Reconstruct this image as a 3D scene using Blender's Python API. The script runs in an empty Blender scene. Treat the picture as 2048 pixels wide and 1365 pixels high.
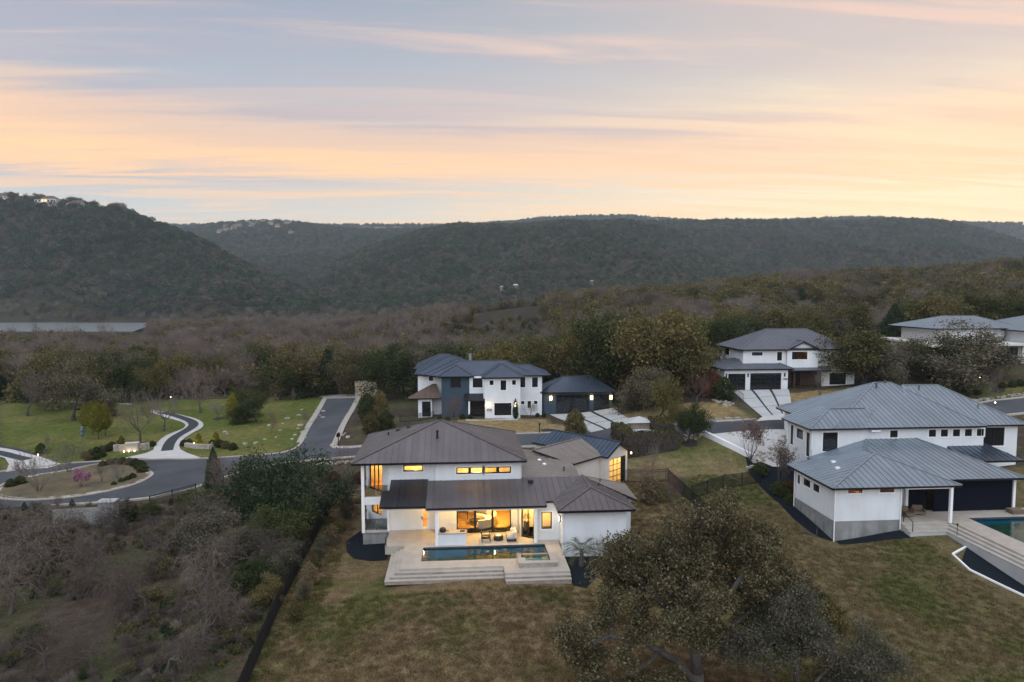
import bpy, bmesh, math, random
import numpy as np
from mathutils import Vector, Matrix
from mathutils.geometry import delaunay_2d_cdt

scene = bpy.context.scene
COL = scene.collection

# ---------------------------------------------------------------- camera
CAM_H = 21.7
FPX = 1365.33                       # focal length in photo pixels (24 mm on 36 mm)
YAW = math.atan(109 / FPX)
PITCH = math.atan(100.5 / FPX)
cam_data = bpy.data.cameras.new('camera')
cam_data.lens = 24.0
cam_data.sensor_width = 36.0
cam_data.clip_start = 0.5
cam_data.clip_end = 20000
cam = bpy.data.objects.new('camera', cam_data)
COL.objects.link(cam)
cam.location = (0, 0, CAM_H)
cam.rotation_euler = (math.pi / 2 - PITCH, 0, -YAW)
scene.camera = cam

# ---------------------------------------------------------------- view and render settings
scene.view_settings.view_transform = 'Standard'
scene.view_settings.look = 'None'
scene.view_settings.gamma = 1.0
scene.view_settings.exposure = 1.15
scene.view_settings.use_curve_mapping = False
cy = scene.cycles
cy.max_bounces = 6
cy.diffuse_bounces = 3
cy.glossy_bounces = 3
cy.transmission_bounces = 4
cy.transparent_max_bounces = 12
cy.volume_bounces = 1
cy.caustics_reflective = False
cy.caustics_refractive = False
cy.sample_clamp_indirect = 4.0
cy.use_denoising = True

# ---------------------------------------------------------------- node helper
class NT:
    def __init__(self, tree):
        self.t = tree
    def n(self, kind, **kw):
        nd = self.t.nodes.new(kind)
        for k, v in kw.items():
            if k.startswith('i_'):
                key = k[2:]
                key = int(key) if key.isdigit() else key.replace('_', ' ')
                nd.inputs[key].default_value = v
            else:
                setattr(nd, k, v)
        return nd
    def l(self, a, b):
        self.t.links.new(a, b)
    def math(self, op, a, b=None, clamp=False):
        nd = self.t.nodes.new('ShaderNodeMath')
        nd.operation = op
        nd.use_clamp = clamp
        for i, v in enumerate((a, b)):
            if v is None:
                continue
            if isinstance(v, (int, float)):
                nd.inputs[i].default_value = v
            else:
                self.l(v, nd.inputs[i])
        return nd.outputs[0]
    def mix(self, fac, a, b, blend='MIX'):
        nd = self.t.nodes.new('ShaderNodeMix')
        nd.data_type = 'RGBA'
        nd.blend_type = blend
        for idx, v in ((0, fac), (6, a), (7, b)):
            if isinstance(v, (int, float)):
                nd.inputs[idx].default_value = v
            elif isinstance(v, (tuple, list)):
                nd.inputs[idx].default_value = (*v[:3], 1)
            else:
                self.l(v, nd.inputs[idx])
        return nd.outputs[2]
    def ramp(self, fac, stops, interp='LINEAR'):
        nd = self.t.nodes.new('ShaderNodeValToRGB')
        nd.color_ramp.interpolation = interp
        el = nd.color_ramp.elements
        while len(el) < len(stops):
            el.new(0.5)
        for e, (p, c) in zip(el, stops):
            e.position = p
            e.color = (*c[:3], 1) if isinstance(c, (tuple, list)) else (c, c, c, 1)
        self.l(fac, nd.inputs[0])
        return nd.outputs[0]
    def noise(self, vec, scale, detail=4, rough=.55, dist=0.0):
        nd = self.t.nodes.new('ShaderNodeTexNoise')
        nd.inputs['Scale'].default_value = scale
        nd.inputs['Detail'].default_value = detail
        nd.inputs['Roughness'].default_value = rough
        nd.inputs['Distortion'].default_value = dist
        if vec is not None:
            self.l(vec, nd.inputs['Vector'])
        return nd.outputs['Fac']
    def mapping(self, vec, scale=(1, 1, 1), rot=(0, 0, 0), loc=(0, 0, 0)):
        nd = self.t.nodes.new('ShaderNodeMapping')
        nd.inputs['Scale'].default_value = scale
        nd.inputs['Rotation'].default_value = rot
        nd.inputs['Location'].default_value = loc
        self.l(vec, nd.inputs['Vector'])
        return nd.outputs[0]

# ---------------------------------------------------------------- world: dusk sky with thin lit clouds
SUN_AZ = YAW + math.radians(33)      # the sun has gone down behind the ridge, off to the right of the view
world = bpy.data.worlds.new('World')
scene.world = world
world.use_nodes = True
def build_world():
    T = NT(world.node_tree)
    T.t.nodes.clear()
    out = T.n('ShaderNodeOutputWorld')
    bg = T.n('ShaderNodeBackground', i_Strength=0.48)
    T.l(bg.outputs[0], out.inputs[0])
    tc = T.n('ShaderNodeTexCoord')
    sep = T.n('ShaderNodeSeparateXYZ')
    T.l(tc.outputs['Generated'], sep.inputs[0])
    x, y, z = sep.outputs
    sx, sy = math.sin(SUN_AZ), math.cos(SUN_AZ)
    # cosine of the horizontal angle to the place where the sun set, 0..1
    hor = T.math('SQRT', T.math('ADD', T.math('MULTIPLY', x, x), T.math('MULTIPLY', y, y)))
    dots = T.math('ADD', T.math('MULTIPLY', x, sx), T.math('MULTIPLY', y, sy))
    cs = T.math('DIVIDE', dots, T.math('MAXIMUM', hor, 0.001))
    toward = T.math('MULTIPLY_ADD' if False else 'ADD', T.math('MULTIPLY', cs, 0.5), 0.5, clamp=True)
    glow = T.math('POWER', toward, 9.0)
    el = T.math('MAXIMUM', z, 0.0)
    clear = T.ramp(el, [(0.0, SKY['c0']), (0.10, SKY['c1']), (0.20, SKY['c2']), (0.40, SKY['c3']), (1.0, SKY['c4'])], 'EASE')
    # cloud layer seen in perspective (direction divided by height)
    zz = T.math('ADD', el, 0.07)
    cmb = T.n('ShaderNodeCombineXYZ')
    T.l(T.math('DIVIDE', x, zz), cmb.inputs[0])
    T.l(T.math('DIVIDE', y, zz), cmb.inputs[1])
    P = cmb.outputs[0]
    n1 = T.noise(T.mapping(P, scale=(0.24, 0.62, 1), rot=(0, 0, math.radians(-18)), loc=SKY['loc1']), 0.9, 6, 0.52, 0.8)
    n2 = T.noise(T.mapping(P, scale=(0.20, 1.25, 1), rot=(0, 0, math.radians(-30)), loc=SKY['loc2']), 0.9, 9, 0.62, 1.3)
    n3 = T.noise(T.mapping(P, scale=(0.12, 0.5, 1), rot=(0, 0, math.radians(-8)), loc=(7.7, 1.1, 6)), 0.9, 3, 0.5, 0.2)
    n4 = T.noise(T.mapping(P, scale=(0.5, 4.2, 1), rot=(0, 0, math.radians(-26)), loc=(2.2, 3.3, 9)), 1.0, 7, 0.65, 0.9)
    # warm glow low in the west
    low = T.ramp(el, [(0.0, 1.0), (0.20, 0.88), (0.31, 0.30), (0.6, 0.0)], 'EASE')
    warm = T.math('MULTIPLY', T.math('MULTIPLY', low, glow), T.math('ADD', 0.62, T.math('MULTIPLY', n1, 0.6)), clamp=True)
    base = T.mix(T.math('MULTIPLY', warm, 0.80), clear, SKY['warm'])
    # thin mauve veil
    dens = T.math('ADD', T.math('ADD', T.math('MULTIPLY', n1, 0.45), T.math('MULTIPLY', n2, 0.25)), T.math('MULTIPLY', n4, 0.30))
    veil = T.ramp(dens, [(0.38, 0.0), (0.48, 0.45), (0.58, 0.9), (0.7, 1.0)], 'EASE')
    fade = T.ramp(el, [(0.0, 0.0), (0.10, 0.10), (0.15, 0.8), (0.20, 1.0)], 'EASE')
    pink = T.math('ADD', T.math('ADD', T.math('MULTIPLY', glow, 0.6), 0.22), T.math('MULTIPLY', T.math('SUBTRACT', n3, 0.42), 1.6), clamp=True)
    vcol = T.mix(pink, SKY['veil_grey'], SKY['veil_pink'])
    col = T.mix(T.math('MULTIPLY', T.math('MULTIPLY', veil, fade), 0.80), base, vcol)
    # a long low bank of cloud lit from below
    warp = T.math('ADD', el, T.math('ADD', T.math('MULTIPLY', T.math('SUBTRACT', n3, 0.5), 0.05), T.math('ADD', T.math('MULTIPLY', T.math('SUBTRACT', n1, 0.5), 0.16), T.math('MULTIPLY', T.math('SUBTRACT', n4, 0.5), 0.075))))
    bank = T.ramp(warp, [(0.138, 0.0), (0.168, 0.75), (0.19, 1.0), (0.215, 0.6), (0.245, 0.0)], 'EASE')
    bank = T.math('MULTIPLY', bank, T.math('SUBTRACT', T.math('ADD', T.math('MULTIPLY', n2, 0.9), T.math('MULTIPLY', n4, 1.5)), 0.28), clamp=True)
    bank = T.math('MULTIPLY', bank, T.math('SUBTRACT', 1.0, T.math('MULTIPLY', glow, 0.55)), clamp=True)
    col = T.mix(T.math('MULTIPLY', bank, 0.92), col, SKY['bank'])
    thin = T.math('MULTIPLY', T.ramp(n4, [(0.44, 0.0), (0.62, 1.0)], 'EASE'), T.ramp(el, [(0.07, 0.0), (0.10, 0.7), (0.14, 0.8), (0.19, 0.0)], 'EASE'))
    col = T.mix(T.math('MULTIPLY', thin, 0.65), col, SKY['bank'])
    # combed wisps catching the light
    wisp = T.ramp(n2, [(0.46, 0.0), (0.56, 0.5), (0.68, 1.0)], 'EASE')
    wisp = T.math('MULTIPLY', wisp, T.ramp(n4, [(0.30, 0.25), (0.62, 1.0)]))
    hi = T.ramp(el, [(0.19, 0.0), (0.26, 0.45), (0.30, 1.0), (0.37, 0.8), (0.5, 0.35), (1.0, 0.2)], 'EASE')
    col = T.mix(T.math('MULTIPLY', T.math('MULTIPLY', wisp, hi), 0.85), col, SKY['streak'])
    # scattering sky of a sun at the horizon, added faintly
    nis = T.n('ShaderNodeTexSky', sky_type='NISHITA', sun_disc=False)
    nis.sun_elevation = math.radians(1.0)
    nis.sun_rotation = SUN_AZ
    nis.altitude = 200
    nis.dust_density = 1.5
    fin = T.n('ShaderNodeVectorMath', operation='MULTIPLY_ADD')
    T.l(nis.outputs[0], fin.inputs[0])
    fin.inputs[1].default_value = (SKY['nishita'],) * 3
    T.l(col, fin.inputs[2])
    T.l(fin.outputs[0], bg.inputs[0])
SKY = dict(c0=(.74, .77, .74), c1=(.64, .70, .72), c2=(.47, .53, .62), c3=(.31, .38, .50), c4=(.26, .33, .46),
           warm=(1.62, 1.20, .60), veil_grey=(.40, .39, .48), veil_pink=(.76, .55, .52), streak=(1.20, .78, .54), bank=(1.32, .78, .38),
           loc1=(3.1, 0.4, 0), loc2=(2.4, 3.9, 8), nishita=0.008)
build_world()

# added soft fill lamp from behind the camera, brightens the walls facing it
sun_data = bpy.data.lights.new('sun', 'SUN')
sun_data.energy = 1.4
sun_data.angle = math.radians(95)
sun_data.color = (0.80, 0.90, 1.0)
sun = bpy.data.objects.new('sun', sun_data)
COL.objects.link(sun)
sun.rotation_euler = (math.radians(38), 0, math.radians(-14))

# ---------------------------------------------------------------- photo pixel -> place helpers
_ca, _sa, _cp, _sp = math.cos(YAW), math.sin(YAW), math.cos(PITCH), math.sin(PITCH)
RV = np.array((_ca, -_sa, 0.0))
FV = np.array((_sa * _cp, _ca * _cp, -_sp))
UV = np.array((_sa * _sp, _ca * _sp, _cp))
def ray(px, py):
    return FV + (px - 1024) / FPX * RV - (py - 682.5) / FPX * UV
def atz(px, py, z):
    d = ray(px, py)
    t = (z - CAM_H) / d[2]
    return (d[0] * t, d[1] * t)
def aty(px, py, Y):
    d = ray(px, py)
    t = Y / d[1]
    return (d[0] * t, CAM_H + d[2] * t)
def pxof(x, y):                      # photo column of a ground direction, depth along the view
    dep = x * _sa + y * _ca
    lat = x * _ca - y * _sa
    return 1024 + FPX * lat / np.maximum(dep, 1e-3), dep

# ---------------------------------------------------------------- terrain heights
CTRL = np.array([
    (-10, 40, -1.25), (0, 40, -1.2), (12, 42, -1.3), (25, 42, -1.6), (40, 42, -2.1), (55, 42, -2.5), (0, 50, -.62), (6, 49, -.65),
    (-8, 58, -1.45), (-10, 64, -1.35), (-13, 72, -1.1), (-13, 55, -1.35), (10, 58, -.62), (16, 58, -.6), (5, 70, -.2), (20, 76, .3),
    (24, 72, .5), (24, 61, -.3), (29, 72, .6), (34.5, 59, -1.65), (41, 58.6, -.8), (34.5, 70, -.4), (32, 64, -.9), (47, 52, -1.5), (58, 60, -.4),
    (38, 66, -.6), (50, 75, 1.5), (66, 72, 2.5),
    (10, 90, 1.7), (-18, 91, .3), (26, 88, 3.0), (41, 83, 4.4), (58, 86, 5.4), (78, 86, 6.0), (76, 95, 6.6), (-35, 80, -.5), (-50, 85, -.6),
    (-40, 100, -.3), (-50, 120, -.1), (-23, 120, .4), (-23, 136, .5), (5, 102, 2.5), (19, 104, 2.5), (-5, 106, 2.3), (45, 100, 6.4),
    (57, 103, 6.5), (45, 89, 5.0), (80, 106, 9.3), (84, 96, 8.2), (45, 128, 8.3), (82, 128, 12), (20, 130, 4.3), (0, 130, 2.2),
    (-60, 60, -1.7), (-40, 52, -2.2), (-30, 40, -2.4), (-20, 60, -1.4), (-60, 30, -2.6), (60, 30, -2.6), (30, 10, -2.5), (-10, 5, -2.5),
    (-80, 100, -.8), (-80, 140, -1), (-45, 145, -.6), (110, 90, 9), (110, 60, 4)], dtype=float)
def _tps_fit(P):
    n = len(P)
    d = np.linalg.norm(P[:, None, :2] - P[None, :, :2], axis=2)
    K = np.where(d > 0, d * d * np.log(np.maximum(d, 1e-9)), 0.0) + np.eye(n) * 2.0
    Q = np.hstack((np.ones((n, 1)), P[:, :2]))
    A = np.zeros((n + 3, n + 3))
    A[:n, :n] = K; A[:n, n:] = Q; A[n:, :n] = Q.T
    return np.linalg.solve(A, np.concatenate((P[:, 2], np.zeros(3))))
_TW = _tps_fit(CTRL)
def _near(x, y):
    out = _TW[-3] + _TW[-2] * x + _TW[-1] * y
    for (cx, cyy, _), w in zip(CTRL, _TW[:-3]):
        d2 = (x - cx) ** 2 + (y - cyy) ** 2
        out = out + w * 0.5 * d2 * np.log(np.maximum(d2, 1e-12))
    return out
def sstep(a, b, v):
    t = np.clip((v - a) / (b - a), 0, 1)
    return t * t * (3 - 2 * t)
def vnoise(x, y, seed=0):
    xi = np.floor(x); yi = np.floor(y)
    fx = x - xi; fy = y - yi
    fx = fx * fx * (3 - 2 * fx); fy = fy * fy * (3 - 2 * fy)
    def hsh(a, b):
        v = np.sin(a * 127.1 + b * 311.7 + seed * 74.7) * 43758.5453
        return v - np.floor(v)
    return (hsh(xi, yi) * (1 - fx) + hsh(xi + 1, yi) * fx) * (1 - fy) + (hsh(xi, yi + 1) * (1 - fx) + hsh(xi + 1, yi + 1) * fx) * fy
def fbm(x, y, seed=0, oct=4):
    s = 0; a = .5
    for i in range(oct):
        s = s + a * vnoise(x, y, seed + i * 13)
        x = x * 2.03 + 5.1; y = y * 2.03 - 3.7; a *= .5
    return s
# ridges: depth of the crest, start of the slope, tree height, crest line (photo column, photo row)
HILLS = [
    (1000, 760, 7, [(-900, 372), (-300, 378), (0, 388), (100, 397), (200, 409), (270, 420), (340, 447), (400, 471), (450, 499), (500, 524), (550, 547), (600, 566), (660, 592), (760, 640)]),
    (2300, 1500, 7, [(-200, 520), (250, 480), (380, 455), (440, 446), (500, 442), (560, 441), (640, 449), (700, 456), (760, 458), (830, 457), (900, 462), (1000, 470), (1200, 540)]),
    (1500, 820, 7, [(400, 640), (560, 572), (620, 545), (680, 517), (740, 491), (800, 471), (860, 455), (920, 445), (1000, 448), (1060, 446), (1120, 440), (1180, 442), (1250, 440), (1330, 455), (1400, 480), (1450, 505), (1500, 530), (1580, 560), (1700, 600)]),
    (1850, 1150, 7, [(1000, 500), (1150, 460), (1250, 441), (1350, 441), (1450, 439), (1600, 441), (1700, 441), (1770, 437), (1850, 438), (1900, 443), (1945, 456), (2000, 470), (2048, 486), (2200, 520), (2500, 560)]),
    (3000, 2300, 7, [(900, 450), (1020, 443), (1080, 437), (1160, 433), (1250, 431), (1290, 435), (1400, 443), (1560, 440), (1650, 436), (1750, 435), (1830, 441), (1940, 446), (2048, 447), (2400, 440), (3200, 430)]),
    (430, 150, 9, [(700, 640), (900, 606), (1050, 586), (1200, 574), (1400, 563), (1500, 547), (1600, 539), (1700, 535), (1800, 530), (1900, 525), (1980, 518), (2048, 513), (2300, 505), (3000, 500)]),
]
def _far(x, y):
    px, dep = pxof(x, y)
    z = -1.0 - 5.0 * sstep(120, 300, dep) - 9.0 * sstep(300, 620, dep) + 14 * sstep(800, 1300, dep)
    z = np.where(px < 420, z - 2.5 * sstep(400, 560, dep) * (1 - sstep(850, 950, dep)), z)
    g = 1.6 * fbm(x / 60, y / 60, 3) - .8
    z = z + g * sstep(150, 300, dep)
    for D, r0, th, crest in HILLS:
        cx = np.array([c[0] for c in crest], float); cyy = np.array([c[1] for c in crest], float)
        row = np.interp(px, cx, cyy)
        wob = fbm(x / (D * .12), y / (D * .12), D % 17, 4) - .5
        zc = CAM_H + (582 - row) * D / FPX - th
        t = (dep - r0) / (D - r0)
        tt = np.clip(t + wob * .5 * np.clip(t * (1 - t) * 4, 0, 1), 0, 1)
        up = tt * (1.45 - .45 * tt)
        down = np.clip(1 - (dep - D) / (1.2 * (D - r0)), 0, 1)
        base = -14.0 if D > 600 else np.where(dep < D, -4.0, -30.0)
        hz = base + (zc - base) * np.where(dep < D, up, sstep(0, 1, down))
        hz = np.where((t > 0) & (down > 0), hz, -60)
        z = np.maximum(z, hz)
    return z
def ground_z(x, y):
    x = np.asarray(x, float); y = np.asarray(y, float)
    dep = x * _sa + y * _ca
    side = np.maximum(np.abs(x - 10) - 95, 0)
    w = np.maximum(sstep(128, 190, dep), sstep(0, 60, side))
    behind = sstep(0, -60, y - 10)
    near = np.clip(_near(np.clip(x, -110, 130), np.clip(y, 0, 200)), -4, 22)
    near = near + .10 * (fbm(x / 6, y / 6, 1, 3) - .45)
    return near * (1 - w) + _far(x, np.maximum(y, 5)) * w - behind * 1.0
def gz(x, y):
    return float(ground_z(np.array([x]), np.array([y]))[0])
def G(px, py):                       # where the line of sight meets the ground
    d = ray(px, py)
    t = np.concatenate((np.arange(30, 400, .5), np.arange(400, 3000, 5)))
    hgt = CAM_H + d[2] * t - ground_z(d[0] * t, d[1] * t)
    k = int(np.argmax(hgt < 0))
    if hgt[k] >= 0:
        k = len(t) - 1
    a, b = t[max(k - 1, 0)], t[k]
    for _ in range(12):
        m = .5 * (a + b)
        if CAM_H + d[2] * m > gz(d[0] * m, d[1] * m): a = m
        else: b = m
    return (d[0] * b, d[1] * b)
def GP(pts):
    return [G(*p) for p in pts]

# ---------------------------------------------------------------- materials
MATS = {}
def principled(name, col, rough=.7, metal=0.0, spec=.5, var=0.0, vscale=3.0, bump=0.0, bscale=20.0, col2=None, objvar=0.0, emit=None, estr=0.0, detail=5, streak=0.0):
    m = bpy.data.materials.new(name)
    m.use_nodes = True
    T = NT(m.node_tree)
    p = T.t.nodes['Principled BSDF']
    p.inputs['Roughness'].default_value = rough
    p.inputs['Metallic'].default_value = metal
    p.inputs['Specular IOR Level'].default_value = spec
    p.inputs['Base Color'].default_value = (*col, 1)
    geo = T.n('ShaderNodeNewGeometry')
    c = None
    if var or col2:
        n = T.noise(geo.outputs['Position'], vscale, detail, .6)
        c2 = col2 or tuple(v * (1 - var) for v in col)
        c1 = col if col2 else tuple(min(1, v * (1 + var)) for v in col)
        c = T.mix(T.ramp(n, [(.32, 0.0), (.68, 1.0)]), c1, c2)
    if streak:                                # rain marks and dust running down the wall
        ns = T.noise(T.mapping(geo.outputs['Position'], scale=(1.6, 1.6, .16)), 1.0, 5, .6)
        c = T.mix(1.0, c if c is not None else col, T.ramp(ns, [(.35, 1 - streak), (.62, 1.0)]), 'MULTIPLY')
    if objvar:
        oi = T.n('ShaderNodeObjectInfo')
        f = T.ramp(oi.outputs['Random'], [(0, 1 - objvar), (1, 1 + objvar)])
        c = T.mix(1.0, c if c is not None else col, f, 'MULTIPLY')
    if c is not None:
        T.l(c, p.inputs['Base Color'])
    if bump:
        b = T.n('ShaderNodeBump', i_Strength=bump, i_Distance=.05)
        T.l(T.noise(geo.outputs['Position'], bscale, 4, .6), b.inputs['Height'])
        T.l(b.outputs[0], p.inputs['Normal'])
    if emit:
        p.inputs['Emission Color'].default_value = (*emit, 1)
        p.inputs['Emission Strength'].default_value = estr
    MATS[name] = m
    return m
principled('white_stucco', (.68, .71, .735), .92, streak=.05, var=.06, vscale=.5, bump=.25, bscale=14)
principled('white_trim', (.80, .81, .82), .7, var=.03, vscale=2)
principled('cream_stucco', (.64, .61, .55), .9, streak=.05, var=.05, vscale=.8, bump=.2, bscale=14)
principled('blue_stucco', (.030, .055, .080), .8, var=.12, vscale=1.2)
principled('foundation', (.27, .275, .27), .92, streak=.3, var=.22, vscale=.8, bump=.4, bscale=9)
principled('bronze_metal', (.22, .205, .205), .44, .95, var=.10, vscale=.35, objvar=.08, bump=.06, bscale=1.2)
principled('grey_metal', (.235, .285, .325), .32, .5, var=.08, vscale=.35, objvar=.06, bump=.06, bscale=1.2)
principled('slate_metal', (.125, .135, .160), .38, .3, var=.08, vscale=.4, objvar=.06)
principled('navy_metal', (.11, .145, .19), .30, .8, var=.10, vscale=.4, objvar=.07, bump=.06, bscale=1.2)
principled('dark_metal_roof', (.06, .058, .065), .32, .8, var=.1, vscale=.5, objvar=.08)
principled('taupe_metal', (.36, .335, .31), .42, .9, var=.08, vscale=.4, objvar=.06, bump=.06, bscale=1.2)
principled('brown_shingle', (.10, .065, .05), .85, var=.2, vscale=3)
principled('black_metal', (.012, .012, .014), .5, .2)
principled('black_screen', (.005, .007, .013), .85, spec=.08, var=.15, vscale=1.5)
principled('dark_wood', (.055, .028, .018), .6, var=.3, vscale=4)
principled('concrete', (.40, .405, .40), .9, var=.10, vscale=.6, bump=.25, bscale=12)
principled('pale_concrete', (.46, .45, .43), .9, var=.10, vscale=.5, bump=.25, bscale=12)
principled('asphalt', (.050, .055, .064), .85, var=.32, vscale=.16, bump=.3, bscale=25, detail=8)
principled('dark_paving', (.022, .028, .034), .8, var=.2, vscale=1.2, bump=.3, bscale=20)
principled('kerb_stone', (.34, .31, .265), .9, var=.16, vscale=1.0, bump=.3, bscale=10)
principled('limestone', (.33, .30, .255), .92, var=.22, vscale=1.5, bump=.5, bscale=7, objvar=.12)
principled('travertine', (.37, .33, .28), .75, var=.12, vscale=1.1, bump=.2, bscale=12)
principled('travertine_riser', (.30, .255, .22), .8, var=.25, vscale=2.2, bump=.4, bscale=9)
principled('slate_gravel', (.010, .014, .019), .95, spec=.1, var=.3, vscale=8, bump=.8, bscale=25)
principled('twig_mid', (.120, .096, .080), .95, objvar=.2)
principled('twig_brown', (.088, .068, .056), .95, objvar=.2)
principled('gate_white', (.36, .36, .34), .8, var=.08, vscale=3)
principled('island_grass', (.15, .115, .06), .95, col2=(.07, .06, .035), vscale=.5, bump=.8, bscale=9)
principled('mulch', (.030, .022, .020), .95, var=.35, vscale=5, bump=.8, bscale=12)
principled('pool_plaster', (.03, .36, .52), .7, var=.10, vscale=1.2)
principled('pool_tile', (.05, .08, .11), .25, var=.35, vscale=9)
principled('oak_floor', (.46, .27, .13), .5, var=.15, vscale=1.5)
principled('warm_plaster', (.72, .60, .42), .85, var=.03, vscale=1)
principled('cream_fabric', (.66, .60, .50), .9, var=.05, vscale=5)
principled('grey_fabric', (.36, .36, .37), .9, var=.08, vscale=6)
principled('white_fabric', (.72, .71, .68), .9)
principled('charcoal_wood', (.022, .020, .018), .6, var=.3, vscale=6)
principled('tan_wicker', (.15, .11, .075), .85, var=.3, vscale=12)
principled('white_acrylic', (.46, .50, .54), .45, var=.05, vscale=2)
principled('tan_stone', (.36, .30, .22), .9, var=.25, vscale=3, bump=.5, bscale=8, objvar=.15)
principled('blue_glaze', (.085, .12, .15), .35, var=.2, vscale=4)
principled('lamp_warm', (.9, .7, .4), .5, emit=(1.0, .66, .30), estr=5.0)
principled('lamp_white', (.9, .85, .75), .5, emit=(1.0, .86, .62), estr=5.0)
principled('far_window_glow', (.8, .5, .2), .5, emit=(1.0, .62, .22), estr=.8)
principled('bark_grey', (.075, .066, .058), .95, var=.3, vscale=2.5, bump=.6, bscale=10)
principled('bark_dark', (.040, .033, .028), .95, var=.3, vscale=2.5, bump=.6, bscale=10)
principled('twig_mauve', (.130, .098, .080), .95, objvar=.42)
principled('twig_grey', (.150, .124, .102), .95, objvar=.30)
principled('twig_red', (.140, .082, .066), .95, objvar=.12)
principled('blossom_pink', (.32, .15, .22), .9, objvar=.05)
def glass_mats():
    m = bpy.data.materials.new('dark_glass'); m.use_nodes = True
    p = m.node_tree.nodes['Principled BSDF']
    p.inputs['Base Color'].default_value = (.010, .012, .014, 1)
    p.inputs['Roughness'].default_value = .06
    p.inputs['Specular IOR Level'].default_value = .6
    MATS['dark_glass'] = m
    for nm, tint in (('clear_glass', (.92, .93, .90)), ('tinted_glass', (.70, .68, .42)), ('railing_glass', (.62, .64, .62))):
        m = bpy.data.materials.new(nm); m.use_nodes = True
        T = NT(m.node_tree); T.t.nodes.clear()
        o = T.n('ShaderNodeOutputMaterial')
        mx = T.n('ShaderNodeMixShader')
        tr = T.n('ShaderNodeBsdfTransparent'); tr.inputs[0].default_value = (*tint, 1)
        gl = T.n('ShaderNodeBsdfGlossy'); gl.inputs['Roughness'].default_value = .03
        fr = T.n('ShaderNodeFresnel'); fr.inputs[0].default_value = 1.45
        T.l(fr.outputs[0], mx.inputs[0]); T.l(tr.outputs[0], mx.inputs[1]); T.l(gl.outputs[0], mx.inputs[2])
        T.l(mx.outputs[0], o.inputs[0])
        MATS[nm] = m
    # frosted garage glazing lit from inside
    m = bpy.data.materials.new('frosted_glass'); m.use_nodes = True
    T = NT(m.node_tree); T.t.nodes.clear()
    o = T.n('ShaderNodeOutputMaterial'); mx = T.n('ShaderNodeMixShader', i_0=.12)
    tr = T.n('ShaderNodeBsdfTranslucent'); tr.inputs[0].default_value = (.80, .74, .62, 1)
    gl = T.n('ShaderNodeBsdfGlossy'); gl.inputs['Roughness'].default_value = .2
    T.l(tr.outputs[0], mx.inputs[1]); T.l(gl.outputs[0], mx.inputs[2]); T.l(mx.outputs[0], o.inputs[0])
    MATS['frosted_glass'] = m
    # water of the pools and the river
    for nm, tint, bs, bstr in (('pool_water', (.45, .86, .92), 1.6, .05), ('river_water', (.11, .16, .16), .05, .15)):
        m = bpy.data.materials.new(nm); m.use_nodes = True
        T = NT(m.node_tree); T.t.nodes.clear()
        o = T.n('ShaderNodeOutputMaterial'); mx = T.n('ShaderNodeMixShader')
        if nm == 'pool_water':
            tr = T.n('ShaderNodeBsdfTransparent')
        else:
            tr = T.n('ShaderNodeBsdfDiffuse')
        tr.inputs[0].default_value = (*tint, 1)
        gl = T.n('ShaderNodeBsdfGlossy'); gl.inputs['Roughness'].default_value = .04 if nm == 'pool_water' else .3
        fr = T.n('ShaderNodeFresnel'); fr.inputs[0].default_value = 1.33
        geo = T.n('ShaderNodeNewGeometry')
        b = T.n('ShaderNodeBump', i_Strength=bstr, i_Distance=.3)
        T.l(T.noise(geo.outputs['Position'], bs, 3, .5), b.inputs['Height'])
        T.l(b.outputs[0], gl.inputs['Normal'])
        T.l(b.outputs[0], fr.inputs['Normal'])
        T.l(fr.outputs[0], mx.inputs[0]); T.l(tr.outputs[0], mx.inputs[1]); T.l(gl.outputs[0], mx.inputs[2])
        T.l(mx.outputs[0], o.inputs[0])
        MATS[nm] = m
glass_mats()
def leaf_mat(name, dark, mid, light, objvar=.25, transl=.3):
    m = bpy.data.materials.new(name); m.use_nodes = True
    T = NT(m.node_tree); T.t.nodes.clear()
    o = T.n('ShaderNodeOutputMaterial'); mx = T.n('ShaderNodeMixShader', i_0=transl)
    df = T.n('ShaderNodeBsdfDiffuse'); tl = T.n('ShaderNodeBsdfTranslucent')
    geo = T.n('ShaderNodeNewGeometry'); oi = T.n('ShaderNodeObjectInfo')
    c = T.ramp(geo.outputs['Random Per Island'], [(0, dark), (.55, mid), (1, light)])
    f = T.ramp(oi.outputs['Random'], [(0, (1 - objvar, 1 - objvar * .8, 1 - objvar)), (.5, (1, 1, 1)), (1, (1 + objvar * 1.3, 1 + objvar, 1 + objvar * .4))])
    c = T.mix(1.0, c, f, 'MULTIPLY')
    T.l(c, df.inputs[0]); T.l(c, tl.inputs[0])
    T.l(df.outputs[0], mx.inputs[1]); T.l(tl.outputs[0], mx.inputs[2]); T.l(mx.outputs[0], o.inputs[0])
    MATS[name] = m
leaf_mat('leaf_oak', (0.058, 0.058, 0.026), (0.109, 0.102, 0.043), (0.174, 0.152, 0.070))
leaf_mat('leaf_olive', (.070, .063, .030), (.124, .108, .050), (.195, .163, .078))
leaf_mat('leaf_grey', (0.070, 0.067, 0.046), (0.123, 0.116, 0.081), (0.189, 0.174, 0.131))
leaf_mat('leaf_cedar', (0.023, 0.038, 0.023), (0.043, 0.064, 0.035), (0.075, 0.096, 0.052))
leaf_mat('leaf_lime', (0.102, 0.109, 0.017), (0.189, 0.181, 0.029), (0.275, 0.254, 0.051), .12)
leaf_mat('leaf_shrub', (0.032, 0.046, 0.020), (0.061, 0.075, 0.032), (0.102, 0.113, 0.049))
leaf_mat('leaf_hedge', (.052, .048, .020), (.095, .084, .034), (.140, .120, .052), .1)
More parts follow.
